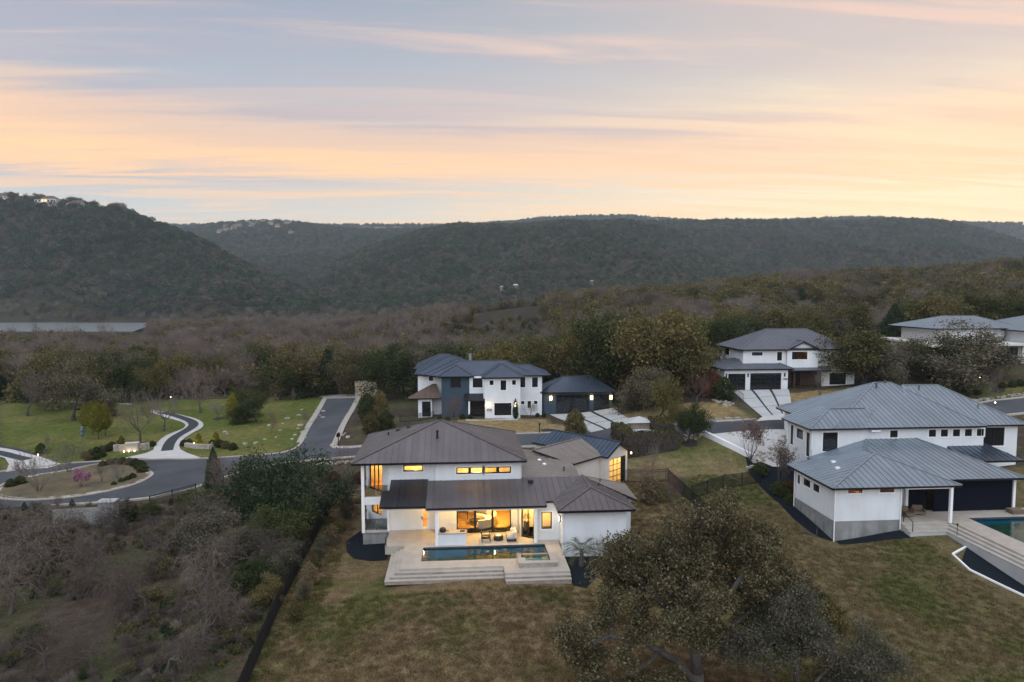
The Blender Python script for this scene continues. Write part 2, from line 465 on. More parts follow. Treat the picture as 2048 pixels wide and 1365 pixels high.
leaf_mat('leaf_russet', (0.080, 0.038, 0.026), (0.145, 0.065, 0.043), (0.217, 0.109, 0.070), .12)
leaf_mat('leaf_dry', (0.102, 0.080, 0.049), (0.174, 0.138, 0.084), (0.261, 0.210, 0.133), .15)
leaf_mat('leaf_mauve', (0.102, 0.072, 0.067), (0.152, 0.113, 0.102), (0.217, 0.167, 0.148), .22)
leaf_mat('leaf_palm', (0.072, 0.090, 0.049), (0.123, 0.142, 0.084), (0.189, 0.203, 0.133), .1)
leaf_mat('grass_tan', (.100, .070, .036), (.165, .120, .064), (.235, .180, .100), .2)
leaf_mat('grass_green', (.060, .066, .020), (.098, .100, .032), (.140, .138, .050), .2)
leaf_mat('leaf_big', (.045, .044, .024), (.092, .084, .046), (.215, .185, .115), .1)  # light end raised to paint pale glints into random leaves
leaf_mat('leaf_hill', (.020, .044, .026), (.044, .078, .042), (.092, .122, .062), .5)
leaf_mat('leaf_hillbrown', (.060, .058, .048), (.105, .098, .080), (.155, .142, .118), .35)

# ---------------------------------------------------------------- mesh collector
class MB:
    def __init__(self):
        self.v = []; self.f = []; self.m = []; self.cur = 0
    def add(self, verts, faces):
        b = len(self.v)
        self.v.extend(tuple(p) for p in verts)
        for f in faces:
            self.f.append(tuple(b + i for i in f)); self.m.append(self.cur)
        return self
    def box(self, x0, x1, y0, y1, z0, z1):
        v = [(x, y, z) for z in (z0, z1) for y in (y0, y1) for x in (x0, x1)]
        return self.add(v, [(0, 2, 3, 1), (4, 5, 7, 6), (0, 1, 5, 4), (2, 6, 7, 3), (0, 4, 6, 2), (1, 3, 7, 5)])
    def obox(self, c, hx, hy, z0, z1, rot):          # oriented box
        ca, sa = math.cos(rot), math.sin(rot)
        v = [(c[0] + dx * ca - dy * sa, c[1] + dx * sa + dy * ca, z) for z in (z0, z1) for dy in (-hy, hy) for dx in (-hx, hx)]
        return self.add(v, [(0, 2, 3, 1), (4, 5, 7, 6), (0, 1, 5, 4), (2, 6, 7, 3), (0, 4, 6, 2), (1, 3, 7, 5)])
    def prism(self, poly, lo, hi):                    # poly of (x, y); lo, hi numbers or lists
        n = len(poly)
        lo = [lo] * n if isinstance(lo, (int, float)) else lo
        hi = [hi] * n if isinstance(hi, (int, float)) else hi
        v = [(p[0], p[1], z) for p, z in zip(poly, lo)] + [(p[0], p[1], z) for p, z in zip(poly, hi)]
        fs = [tuple(range(n - 1, -1, -1)), tuple(range(n, 2 * n))]
        fs += [(i, (i + 1) % n, n + (i + 1) % n, n + i) for i in range(n)]
        return self.add(v, fs)
    def slab(self, poly3, off0, off1):                # planar 3d polygon thickened along its normal
        P = [Vector(p) for p in poly3]
        nrm = Vector((0, 0, 0))
        for i in range(len(P)):
            nrm += P[i].cross(P[(i + 1) % len(P)])
        nrm.normalize()
        n = len(P)
        v = [p + nrm * off0 for p in P] + [p + nrm * off1 for p in P]
        fs = [tuple(range(n - 1, -1, -1)), tuple(range(n, 2 * n))]
        fs += [(i, (i + 1) % n, n + (i + 1) % n, n + i) for i in range(n)]
        return self.add(v, fs)
    def bar(self, a, b, w, h=None):                   # square bar between two points
        a = Vector(a); b = Vector(b); d = b - a
        if d.length < 1e-6: return self
        d.normalize()
        up = Vector((0, 0, 1)) if abs(d.z) < .95 else Vector((1, 0, 0))
        s = d.cross(up).normalized(); u = s.cross(d)
        h = w if h is None else h
        v = []
        for p in (a, b):
            for i, j in ((-1, -1), (1, -1), (1, 1), (-1, 1)):
                v.append(p + s * (i * w / 2) + u * (j * h / 2))
        return self.add(v, [(3, 2, 1, 0), (4, 5, 6, 7), (0, 1, 5, 4), (1, 2, 6, 5), (2, 3, 7, 6), (3, 0, 4, 7)])
    def tube(self, pts, rad, n=6):
        rings = []
        b = len(self.v)
        P = [Vector(p) for p in pts]
        for i, p in enumerate(P):
            d = (P[min(i + 1, len(P) - 1)] - P[max(i - 1, 0)])
            d = d.normalized() if d.length > 1e-6 else Vector((0, 0, 1))
            a = Vector((1, 0, 0)) if abs(d.x) < .8 else Vector((0, 1, 0))
            s = d.cross(a).normalized(); u = d.cross(s)
            r = rad[i] if hasattr(rad, '__len__') else rad
            for k in range(n):
                t = 2 * math.pi * k / n
                self.v.append(tuple(p + s * (r * math.cos(t)) + u * (r * math.sin(t))))
        for i in range(len(P) - 1):
            for k in range(n):
                self.f.append((b + i * n + k, b + i * n + (k + 1) % n, b + (i + 1) * n + (k + 1) % n, b + (i + 1) * n + k)); self.m.append(self.cur)
        self.f.append(tuple(b + k for k in range(n - 1, -1, -1))); self.m.append(self.cur)
        self.f.append(tuple(b + (len(P) - 1) * n + k for k in range(n))); self.m.append(self.cur)
        return self
    def lathe(self, c, prof, n=16):                   # prof: (radius, z)
        b = len(self.v)
        for r, z in prof:
            for k in range(n):
                t = 2 * math.pi * k / n
                self.v.append((c[0] + r * math.cos(t), c[1] + r * math.sin(t), c[2] + z))
        for i in range(len(prof) - 1):
            for k in range(n):
                self.f.append((b + i * n + k, b + i * n + (k + 1) % n, b + (i + 1) * n + (k + 1) % n, b + (i + 1) * n + k)); self.m.append(self.cur)
        self.f.append(tuple(b + k for k in range(n - 1, -1, -1))); self.m.append(self.cur)
        self.f.append(tuple(b + (len(prof) - 1) * n + k for k in range(n))); self.m.append(self.cur)
        return self
    def mesh(self, name, mats, off=(0, 0, 0), smooth=False):
        me = bpy.data.meshes.new(name)
        ox, oy, oz = off
        me.from_pydata([(x - ox, y - oy, z - oz) for x, y, z in self.v], [], self.f)
        for m in (mats if isinstance(mats, (list, tuple)) else [mats]):
            me.materials.append(MATS[m])
        if max(self.m, default=0):
            me.polygons.foreach_set('material_index', self.m)
        if smooth:
            me.polygons.foreach_set('use_smooth', [True] * len(me.polygons))
        me.update()
        return me
    def build(self, name, mat, parent=None, smooth=False, off=None):
        root = parent
        while root is not None and root.parent is not None:
            root = root.parent
        o3 = off if off is not None else (tuple(root.location) if root is not None else (0, 0, 0))
        if root is None and off is None and self.v:
            a = np.array(self.v); o3 = (float(a[:, 0].mean()), float(a[:, 1].mean()), float(a[:, 2].min()))
        o = bpy.data.objects.new(name, self.mesh(name, mat, o3, smooth))
        COL.objects.link(o)
        if parent is not None:
            o.parent = parent
        else:
            o.location = o3
        return o
def tag(o, label=None, cat=None, group=None, kind=None):
    if label: o['label'] = label
    if cat: o['category'] = cat
    if group: o['group'] = group
    if kind: o['kind'] = kind
    return o
def thing(name, loc, label, cat, group=None, rz=0.0, scale=1.0):
    o = bpy.data.objects.new(name, None)
    o.empty_display_size = .3
    COL.objects.link(o)
    o.location = loc
    o.rotation_euler = (0, 0, rz)
    if scale != 1.0: o.scale = (scale,) * 3
    return tag(o, label, cat, group)
def struct(mb, name, mat, label=None, smooth=False):
    o = mb.build(name, mat, None, smooth)
    o['kind'] = 'structure'
    if label: o['label'] = label
    return o
def point_lamp(parent, loc, power, color=(1.0, .62, .28), radius=.12):
    root = parent
    while root.parent is not None: root = root.parent
    d = bpy.data.lights.new('lamp_light', 'POINT')
    d.energy = power; d.color = color; d.shadow_soft_size = radius
    o = bpy.data.objects.new('lamp_light', d)
    COL.objects.link(o)
    o.parent = parent
    o.location = Vector(loc) - root.location
    return o

# ---------------------------------------------------------------- standing seam roofs
def clip_strip(poly, t0, t1):
    def half(p, lim, sgn):
        out = []
        for i in range(len(p)):
            a, b = p[i], p[(i + 1) % len(p)]
            da, db = sgn * (a[0] - lim), sgn * (b[0] - lim)
            if da >= 0: out.append(a)
            if (da < 0) != (db < 0):
                k = da / (da - db)
                out.append((lim, a[1] + (b[1] - a[1]) * k))
        return out
    p = half(poly, t0, 1)
    return half(p, t1, -1) if len(p) >= 3 else []
def roof_frame(poly3):
    P = [Vector(p) for p in poly3]
    n = Vector((0, 0, 0))
    for i in range(len(P)):
        n += P[i].cross(P[(i + 1) % len(P)])
    n.normalize()
    if n.z < 0:
        P.reverse(); n = -n
    s = Vector((0, 0, -1)) - n * (-n.z)
    s = s.normalized() if s.length > 1e-4 else Vector((0, -1, 0))
    t = n.cross(s)
    return P, n, s, t
def seam_panel(mb, o, t, s, n, cp, rib, lift=.03, rw=.045, rh=.055):
    top = [o + t * a + s * b + n * lift for a, b in cp]
    mb.slab([(p.x, p.y, p.z) for p in top], -.028, 0)
    ls = [b for a, b in cp if abs(a - rib) < 1e-4]
    if len(ls) >= 2 and max(ls) - min(ls) > .15:
        a = o + t * (rib) + s * min(ls) + n * (lift + rh / 2 - .004); b = o + t * rib + s * max(ls) + n * (lift + rh / 2 - .004)
        d = (b - a).normalized(); w = d.cross(n)
        v = [p + w * (i * rw / 2) + n * (j * rh / 2) for p in (a, b) for i, j in ((-1, -1), (1, -1), (1, 1), (-1, 1))]
        mb.add(v, [(3, 2, 1, 0), (4, 5, 6, 7), (0, 1, 5, 4), (1, 2, 6, 5), (2, 3, 7, 6), (3, 0, 4, 7)])
def roof_block(house, planes, mat, pitch=.6, single=True, caps=(), thick=.2, fascia='black_metal', capmat=None):
    """planes: list of (polygon, visible). One roof part; each sheet metal panel between two seams is a piece of its own."""
    base = MB()
    for poly, vis in planes:
        P, n, s, t = roof_frame(poly)
        base.slab([tuple(p) for p in P], -thick, 0)
    roof = base.build('roof', [fascia], house)
    for poly, vis in planes:
        P, n, s, t = roof_frame(poly)
        o = P[0]
        p2 = [((p - o).dot(t), (p - o).dot(s)) for p in P]
        lo, hi = min(a for a, b in p2), max(a for a, b in p2)
        k = max(1, round((hi - lo) / pitch)); w = (hi - lo) / k
        joined = MB()
        for i in range(k):
            a0, a1 = lo + i * w, lo + (i + 1) * w
            cp = clip_strip(p2, a0 + .004, a1 - .004)
            if len(cp) < 3: continue
            mb = MB() if (single and vis) else joined
            seam_panel(mb, o, t, s, n, cp, a0 + .004 if i else -1e9)
            if single and vis and mb.v:
                mb.build('panel', mat, roof)
        if joined.v:
            tag(joined.build('panel', mat, roof), kind='stuff')
    cm = capmat or mat
    for a, b in caps:
        mb = MB()
        mb.bar(Vector(a) + Vector((0, 0, .06)), Vector(b) + Vector((0, 0, .06)), .20, .07)
        mb.build('ridge_cap', cm, roof)
    return roof
def hip_planes(x0, x1, y0, y1, ze, ra, rb, zr, rot=0.0, about=None, vis='flrb', gable=''):
    """four slopes of a hip roof; ra, rb ridge ends (x, y); slopes named f(ront) l(eft) r(ight) b(ack)"""
    c = {'fl': (x0, y0, ze), 'fr': (x1, y0, ze), 'br': (x1, y1, ze), 'bl': (x0, y1, ze)}
    A = (ra[0], ra[1], zr); B = (rb[0], rb[1], zr)
    if abs(ra[1] - rb[1]) <= abs(ra[0] - rb[0]):      # ridge along x, ra left of rb
        pl = {'f': [c['fl'], c['fr'], B, A], 'b': [c['br'], c['bl'], A, B], 'l': [c['bl'], c['fl'], A], 'r': [c['fr'], c['br'], B]}
        caps = [(A, B), (c['fl'], A), (c['bl'], A), (c['fr'], B), (c['br'], B)]
    else:                                             # ridge along y, ra in front of rb
        pl = {'f': [c['fl'], c['fr'], A], 'b': [c['br'], c['bl'], B], 'l': [c['bl'], c['fl'], A, B], 'r': [c['fr'], c['br'], B, A]}
        caps = [(A, B), (c['fl'], A), (c['fr'], A), (c['bl'], B), (c['br'], B)]
    for g in gable:
        pl.pop(g)
    if gable:
        caps = caps[:1]
    def R(p):
        if not rot: return p
        dx, dy = p[0] - about[0], p[1] - about[1]
        return (about[0] + dx * math.cos(rot) - dy * math.sin(rot), about[1] + dx * math.sin(rot) + dy * math.cos(rot), p[2])
    def ded(q):
        out = []
        for p in q:
            if not out or (Vector(p) - Vector(out[-1])).length > .01: out.append(p)
        return out
    planes = [(ded([R(p) for p in q]), k in vis) for k, q in pl.items()]
    caps = [(R(a), R(b)) for a, b in caps if (Vector(a) - Vector(b)).length > .3]
    return planes, caps

# ---------------------------------------------------------------- walls with openings
class Seg:
    """a straight wall from p0 to p1; the outside lies to the right of the walking direction"""
    def __init__(self, p0, p1):
        self.p0 = Vector((p0[0], p0[1], 0)); d = Vector((p1[0] - p0[0], p1[1] - p0[1], 0))
        self.L = d.length; self.d = d.normalized(); self.n = Vector((self.d.y, -self.d.x, 0))
    def at(self, u, z, out=0.0):
        p = self.p0 + self.d * u + self.n * out
        return (p.x, p.y, z)
    def u(self, x=None, y=None):
        return ((x - self.p0.x) / self.d.x) if x is not None else ((y - self.p0.y) / self.d.y)
def wall(mb, seg, z0, z1, openings=(), t=.22):
    us = sorted({0.0, seg.L, *[o[0] for o in openings], *[o[1] for o in openings]})
    zs = sorted({z0, z1, *[o[2] for o in openings], *[o[3] for o in openings]})
    for i in range(len(us) - 1):
        for j in range(len(zs) - 1):
            um, zm = (us[i] + us[i + 1]) / 2, (zs[j] + zs[j + 1]) / 2
            if any(o[0] < um < o[1] and o[2] < zm < o[3] for o in openings): continue
            a, b, c, d = us[i], us[i + 1], zs[j], zs[j + 1]
            mb.add([seg.at(a, c), seg.at(b, c), seg.at(b, d), seg.at(a, d)], [(0, 1, 2, 3)])
            mb.add([seg.at(a, c, -t), seg.at(b, c, -t), seg.at(b, d, -t), seg.at(a, d, -t)], [(3, 2, 1, 0)])
    for a, b, c, d in [o[:4] for o in openings] :
        q = [(a, c), (b, c), (b, d), (a, d)]
        for k in range(4):
            (u0, w0), (u1, w1) = q[k], q[(k + 1) % 4]
            mb.add([seg.at(u0, w0), seg.at(u0, w0, -t), seg.at(u1, w1, -t), seg.at(u1, w1)], [(0, 1, 2, 3)])
    for u in (0.004, seg.L - .004):
        mb.add([seg.at(u, z0, -.004), seg.at(u, z0, -t), seg.at(u, z1, -t), seg.at(u, z1, -.004)], [(0, 1, 2, 3)])
    mb.add([seg.at(0, z1), seg.at(seg.L, z1), seg.at(seg.L, z1, -t), seg.at(0, z1, -t)], [(0, 1, 2, 3)])
def sbox(mb, seg, u0, u1, z0, z1, o0, o1):
    v = [seg.at(u, z, o) for z in (z0, z1) for o in (o0, o1) for u in (u0, u1)]
    return mb.add(v, [(0, 1, 3, 2), (4, 6, 7, 5), (0, 4, 5, 1), (2, 3, 7, 6), (0, 2, 6, 4), (1, 5, 7, 3)])
def window(house, seg, o, nu=1, nz=1, glass='dark_glass', frame='black_metal', fw=.09, surround=True, name='window', mull=None, set_in=.10):
    a, b, c, d = o[:4]
    fr = MB()
    i0, i1 = -set_in - .05, -set_in + .04
    sbox(fr, seg, a, a + fw, c, d, i0, i1); sbox(fr, seg, b - fw, b, c, d, i0, i1)
    sbox(fr, seg, a + fw, b - fw, c, c + fw, i0, i1); sbox(fr, seg, a + fw, b - fw, d - fw, d, i0, i1)
    w = build_part(fr, name, frame, house)
    mw = mull or fw * .7
    iu = (b - a - 2 * fw); iz = (d - c - 2 * fw)
    for k in range(1, nu):
        u = a + fw + iu * k / nu
        build_part(sbox(MB(), seg, u - mw / 2, u + mw / 2, c + fw, d - fw, i0, i1 - .005), 'mullion', frame, w)
    for k in range(1, nz):
        z = c + fw + iz * k / nz
        build_part(sbox(MB(), seg, a + fw, b - fw, z - mw / 2, z + mw / 2, i0 + .005, i1 - .01), 'transom', frame, w)
    for i in range(nu):
        for j in range(nz):
            u0 = a + fw + iu * i / nu + (mw / 2 if i else 0); u1 = a + fw + iu * (i + 1) / nu - (mw / 2 if i < nu - 1 else 0)
            q0 = c + fw + iz * j / nz + (mw / 2 if j else 0); q1 = c + fw + iz * (j + 1) / nz - (mw / 2 if j < nz - 1 else 0)
            g = glass[(i + j * nu) % len(glass)] if isinstance(glass, (list, tuple)) else glass
            build_part(MB().add([seg.at(u0, q0, -set_in), seg.at(u1, q0, -set_in), seg.at(u1, q1, -set_in), seg.at(u0, q1, -set_in)], [(0, 1, 2, 3)]), 'pane', g, w)
    if surround:
        sb = MB(); s = .13
        sbox(sb, seg, a - s, a, c - s, d + s, .004, .035); sbox(sb, seg, b, b + s, c - s, d + s, .004, .035)
        sbox(sb, seg, a, b, d, d + s, .004, .035); sbox(sb, seg, a, b, c - s, c, .004, .045)
        build_part(sb, 'surround', 'white_trim', w)
    return w
def build_part(mb, name, mat, parent):
    return mb.build(name, mat, parent)
def room(house, poly, z0, z1, power, lamp_at=None, wallm='warm_plaster', floorm='oak_floor', color=(1.0, .66, .25), opened=(0,)):
    """closed lit room behind windows: floor, ceiling, walls set back inside the house shell; open along poly[0]-poly[1]"""
    n = len(poly)
    w = MB()
    for i in range(n):
        if i in opened: continue
        a, b = poly[i], poly[(i + 1) % n]
        w.add([(a[0], a[1], z0), (b[0], b[1], z0), (b[0], b[1], z1), (a[0], a[1], z1)], [(0, 1, 2, 3)])
    w.add([(p[0], p[1], z1) for p in poly], [tuple(range(n))])
    build_part(w, 'room_wall', wallm, house)
    build_part(MB().add([(p[0], p[1], z0) for p in poly], [tuple(range(n))]), 'room_floor', floorm, house)
    cx = sum(p[0] for p in poly) / n; cyy = sum(p[1] for p in poly) / n
    lx, ly = lamp_at or (cx, cyy)
    lamp = build_part(MB().lathe((lx, ly, z1 - .10), [(.16, 0), (.2, .03), (.2, .08)], 12), 'ceiling_lamp', 'lamp_warm', house)
    point_lamp(lamp, (lx, ly, z1 - .35), power, color)

# ================================================================ SETTING: ground, water, roads
def in_poly(x, y, poly):
    inside = np.zeros(x.shape, bool)
    n = len(poly)
    for i in range(n):
        x0, y0 = poly[i]; x1, y1 = poly[(i + 1) % n]
        if y0 == y1: continue
        c = ((y0 > y) != (y1 > y)) & (x < (x1 - x0) * (y - y0) / (y1 - y0) + x0)
        inside ^= c
    return inside
def axis(lo, hi, step, far_lo, far_hi, g=1.035):
    mid = list(np.arange(lo, hi + 1e-6, step))
    up = []; s = step; v = mid[-1]
    while v < far_hi:
        s *= g; v += s; up.append(v)
    dn = []; s = step; v = mid[0]
    while v > far_lo:
        s *= g; v -= s; dn.append(v)
    return np.array(dn[::-1] + mid + up)
PARK = GP([(0, 792), (330, 800), (640, 790), (655, 800), (602, 888), (560, 905), (478, 913), (398, 918), (312, 917), (150, 924), (0, 944)])
MAIN_YARD = [(-12.6, 34), (-13.2, 55), (-13.4, 73), (-10, 80), (0, 86), (22, 84), (23.5, 72), (23.5, 60), (23, 34)]
D_YARD = [(24, 34), (24.2, 60), (25, 72), (30, 79), (37, 78), (66, 70), (75, 34)]
B_YARD = GP([(900, 842), (1090, 838), (1110, 850), (1250, 852), (1230, 862), (1035, 868), (900, 872)]) 
B_YARD2 = GP([(1228, 838), (1250, 820), (1400, 805), (1480, 815), (1508, 838), (1335, 850), (1262, 855)])
E_LAWN = GP([(1800, 770), (2048, 762), (2048, 800), (1900, 790), (1760, 775)])
C_SIDE = GP([(1560, 790), (1700, 770), (1700, 830), (1590, 838)])
HEDGE_YARD = GP([(1350, 880), (1420, 872), (1530, 930), (1480, 960), (1345, 960), (1250, 950), (1240, 900)])
def build_ground():
    xs = axis(-82, 98, .75, -4000, 4000)
    ys = axis(33, 152, .75, -600, 4200)
    X, Y = np.meshgrid(xs, ys)
    Z = ground_z(X, Y)
    nx, ny = len(xs), len(ys)
    v = np.stack((X, Y, Z), -1).reshape(-1, 3)
    idx = np.arange(nx * ny).reshape(ny, nx)
    f = np.stack((idx[:-1, :-1], idx[:-1, 1:], idx[1:, 1:], idx[1:, :-1]), -1).reshape(-1, 4)
    me = bpy.data.meshes.new('ground')
    me.from_pydata(v.tolist(), [], f.tolist())
    me.polygons.foreach_set('use_smooth', [True] * len(me.polygons))
    x = v[:, 0]; y = v[:, 1]
    jx = x + 3.2 * (fbm(x / 2.5, y / 2.5, 5, 3) - .45); jy = y + 3.2 * (fbm(x / 2.5, y / 2.5, 9, 3) - .45)
    nz = fbm(x / 7, y / 7, 21, 4); nz2 = fbm(x / 2.2, y / 2.2, 31, 3)
    mixc = lambda a, b, t: np.array(a)[None] * (1 - t)[:, None] + np.array(b)[None] * t[:, None]
    tan = (.150, .106, .056); straw = (.225, .162, .075); green = (.078, .080, .026); lush = (.062, .086, .022); litter = (.060, .047, .034); soil = (.085, .058, .040)
    col = mixc(litter, (.075, .072, .036), sstep(.42, .6, nz))
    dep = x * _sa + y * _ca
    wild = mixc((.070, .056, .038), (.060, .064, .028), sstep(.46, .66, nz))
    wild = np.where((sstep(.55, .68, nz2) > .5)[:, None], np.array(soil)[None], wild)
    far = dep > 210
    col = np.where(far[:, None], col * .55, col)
    near = dep < 75
    col = np.where(near[:, None], wild, col)
    def put(poly, c, jit=1.0):
        m = in_poly(x + (jx - x) * jit, y + (jy - y) * jit, poly)
        col[m] = c[m]
    put(PARK, mixc((.088, .108, .024), (.135, .130, .040), sstep(.40, .66, nz)), .4)
    put(MAIN_YARD, mixc(mixc(tan, (.205, .150, .085), 1.0 * sstep(.40, .58, nz2)) if False else tan, green, .9 * sstep(.52, .72, nz * .7 + nz2 * .3 + .10 * sstep(54, 40, y))), .12)
    put(D_YARD, mixc((.122, .096, .046), (.076, .080, .026), sstep(.42, .66, nz * .8 + nz2 * .2)), .12)
    put(HEDGE_YARD, mixc((.165, .130, .065), (.100, .105, .035), sstep(.4, .65, nz)), .3)
    put(B_YARD, mixc(straw, (.235, .180, .095), sstep(.4, .6, nz)), .15)
    put(B_YARD2, mixc(straw, (.175, .140, .070), sstep(.4, .6, nz)), .2)
    put(C_SIDE, mixc(straw, (.120, .105, .050), sstep(.4, .6, nz)), .4)
    put(E_LAWN, mixc((.090, .098, .032), (.125, .115, .045), sstep(.4, .6, nz)), .3)
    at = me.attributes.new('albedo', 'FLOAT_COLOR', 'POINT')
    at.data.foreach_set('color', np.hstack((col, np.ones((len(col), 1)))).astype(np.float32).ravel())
    m = bpy.data.materials.new('ground_cover'); m.use_nodes = True
    T = NT(m.node_tree); p = T.t.nodes['Principled BSDF']
    p.inputs['Roughness'].default_value = .95; p.inputs['Specular IOR Level'].default_value = .1
    a = T.n('ShaderNodeAttribute', attribute_name='albedo'); geo = T.n('ShaderNodeNewGeometry')
    n1 = T.noise(geo.outputs['Position'], 1.1, 8, .72); n2 = T.noise(geo.outputs['Position'], 7, 5, .75)
    f = T.math('MULTIPLY', T.ramp(n1, [(.28, .50), (.5, 1.0), (.72, 1.5)]), T.ramp(n2, [(.28, .42), (.5, 1.0), (.72, 1.7)]))
    c = T.mix(1.0, a.outputs['Color'], f, 'MULTIPLY')
    T.l(c, p.inputs['Base Color'])
    b = T.n('ShaderNodeBump', i_Strength=.9, i_Distance=.12); T.l(n2, b.inputs['Height']); T.l(b.outputs[0], p.inputs['Normal'])
    MATS['ground_cover'] = m
    me.materials.append(m)
    o = bpy.data.objects.new('ground', me); COL.objects.link(o)
    tag(o, 'dormant lawns, park grass, wood floor and wooded hills of the valley', 'ground', kind='structure')
build_ground()

def densify(poly, step, closed=True):
    out = []
    n = len(poly)
    for i in range(n if closed else n - 1):
        a = np.array(poly[i]); b = np.array(poly[(i + 1) % n])
        k = max(1, int(np.linalg.norm(b - a) / step))
        for j in range(k): out.append(tuple(a + (b - a) * j / k))
    if not closed: out.append(tuple(poly[-1]))
    return out
def smooth_line(pts, closed=False, it=2):
    for _ in range(it):
        out = []
        n = len(pts)
        for i in range(n if closed else n - 1):
            a, b = np.array(pts[i]), np.array(pts[(i + 1) % n])
            out += [tuple(.75 * a + .25 * b), tuple(.25 * a + .75 * b)]
        if not closed: out = [pts[0]] + out + [pts[-1]]
        pts = out
    return pts
def drape(poly, lift, step=1.2, skirt=0.0):
    """sheet that follows the ground inside an outline"""
    b = densify(poly, step)
    P = [Vector((p[0], p[1])) for p in b]
    x0, x1 = min(p[0] for p in b), max(p[0] for p in b); y0, y1 = min(p[1] for p in b), max(p[1] for p in b)
    gx, gy = np.meshgrid(np.arange(x0 + step * .5, x1, step), np.arange(y0 + step * .5, y1, step))
    gx = gx.ravel(); gy = gy.ravel()
    ins = in_poly(gx, gy, b)
    gx = gx[ins]; gy = gy[ins]
    if len(gx):
        bb = np.array(b)
        dmin = np.min((gx[:, None] - bb[None, :, 0]) ** 2 + (gy[:, None] - bb[None, :, 1]) ** 2, axis=1)
        ok = dmin > (step * .35) ** 2
        P += [Vector((float(a), float(c))) for a, c in zip(gx[ok], gy[ok])]
    n = len(b)
    vo, _, fo, *_ = delaunay_2d_cdt(P, [(i, (i + 1) % n) for i in range(n)], [], 1, 1e-4)
    vx = np.array([p[0] for p in vo]); vy = np.array([p[1] for p in vo])
    z = ground_z(vx, vy) + lift
    mb = MB()
    mb.add(list(zip(vx, vy, z)), [tuple(f) for f in fo])
    return mb
def ribbon(line, w0, w1, lift, h=0.0):
    """strip along a line, from offset w0 to w1 to its right, raised h as a solid kerb when h > 0"""
    L = np.array(densify(line, .8, False))
    d = np.gradient(L, axis=0); d /= np.maximum(np.linalg.norm(d, axis=1, keepdims=True), 1e-6)
    nr = np.stack((d[:, 1], -d[:, 0]), 1)
    A = L + nr * w0; B = L + nr * w1
    za = ground_z(A[:, 0], A[:, 1]) + lift; zb = ground_z(B[:, 0], B[:, 1]) + lift
    mb = MB(); n = len(L)
    if h <= 0:
        mb.add([*map(tuple, np.c_[A, za]), *map(tuple, np.c_[B, zb])], [(i, i + 1, n + i + 1, n + i) for i in range(n - 1)])
    else:
        v = [*map(tuple, np.c_[A, za - .25]), *map(tuple, np.c_[A, za + h]), *map(tuple, np.c_[B, zb + h]), *map(tuple, np.c_[B, zb - .25])]
        fs = []
        for i in range(n - 1):
            for k in range(3):
                fs.append((k * n + i, k * n + i + 1, (k + 1) * n + i + 1, (k + 1) * n + i))
        mb.add(v, fs)
    return mb
# ---- streets
FAR_EDGE = GP([(-90, 958), (0, 946), (12, 944), (122, 931), (150, 927), (312, 920), (398, 920), (478, 915), (560, 909), (592, 900), (606, 886)])
SIDE_L = GP([(606, 886), (655, 797)])
SIDE_R = GP([(712, 797), (664, 888)])
FAR_EDGE2 = GP([(664, 888), (668, 897), (700, 897), (760, 891), (900, 880), (1035, 870), (1130, 866), (1253, 856), (1335, 852), (1513, 841.5), (1573, 839), (1700, 833), (1850, 819), (1990, 803), (2090, 793)])
NEAR_EDGE = GP([(2120, 820), (2048, 827), (1900, 838), (1700, 852), (1573, 861), (1416, 870), (1352, 872), (1240, 883), (1050, 894), (850, 906), (700, 915), (640, 919), (560, 928), (480, 944), (430, 962), (384, 978), (307, 996), (234, 1004), (100, 1012), (-90, 1024)])
struct(drape(smooth_line(FAR_EDGE, it=1) + SIDE_L + SIDE_R + FAR_EDGE2 + NEAR_EDGE, .06, 1.5), 'road', 'asphalt', 'dark grey asphalt street with a side street and turning circle', True)
ISLAND = GP([(293, 944), (305, 951), (281, 966), (234, 980), (164, 993), (94, 1000), (30, 1001), (-10, 995), (-4, 976), (40, 958), (131, 944), (170, 935), (211, 928), (270, 929)])
ISLAND = smooth_line(ISLAND, True, 2)
struct(drape(ISLAND, .16, .9), 'traffic_island', 'island_grass', 'planted teardrop island of straw grass in the turning circle', True)
def kerb(pts, w=.28, h=.14, name='kerb', mat='kerb_stone', side=0.0, label='pale stone kerb along the street'):
    return struct(ribbon(pts, side, side + w, .03, h), name, mat, label)
kerb(ISLAND + ISLAND[:1], .75, .13, label='wide pale kerb round the planted island', side=-.35)
kerb(smooth_line(FAR_EDGE, it=1), .35, side=-.3)
kerb(SIDE_L, .9, .10, side=-.9, label='wide pale kerb of the side street')
kerb(SIDE_R, .9, .10, side=-.9, label='wide pale kerb of the side street')
kerb(GP([(664, 888), (659, 893), (666, 898), (700, 898), (760, 892)]), .9, .10, side=-.9, label='wide pale kerb at the corner of the side street')
kerb(GP([(760, 892), (900, 880), (1035, 870), (1130, 866), (1180, 863)]), .4, side=-.4)
kerb(GP([(1262, 855), (1335, 852), (1470, 844), (1512, 841)]), .4, side=-.4)
kerb(GP([(1573, 839), (1700, 833), (1850, 819), (1990, 803), (2090, 793)]), .4, side=-.4)
kerb(GP([(1416, 870), (1352, 872), (1240, 883), (1050, 894), (850, 906), (700, 915), (640, 919), (560, 928), (480, 944), (430, 962), (384, 978), (307, 996), (234, 1004), (100, 1012)]), .4, side=-.4)
kerb(GP([(2120, 820), (2048, 827), (1900, 838), (1700, 852), (1590, 860)]), .4, side=-.4)
struct(drape(GP([(628, 792), (716, 789), (722, 797), (655, 798.5), (648, 797)]), .09, 1.2), 'crossing', 'kerb_stone', 'pale concrete apron at the end of the side street')
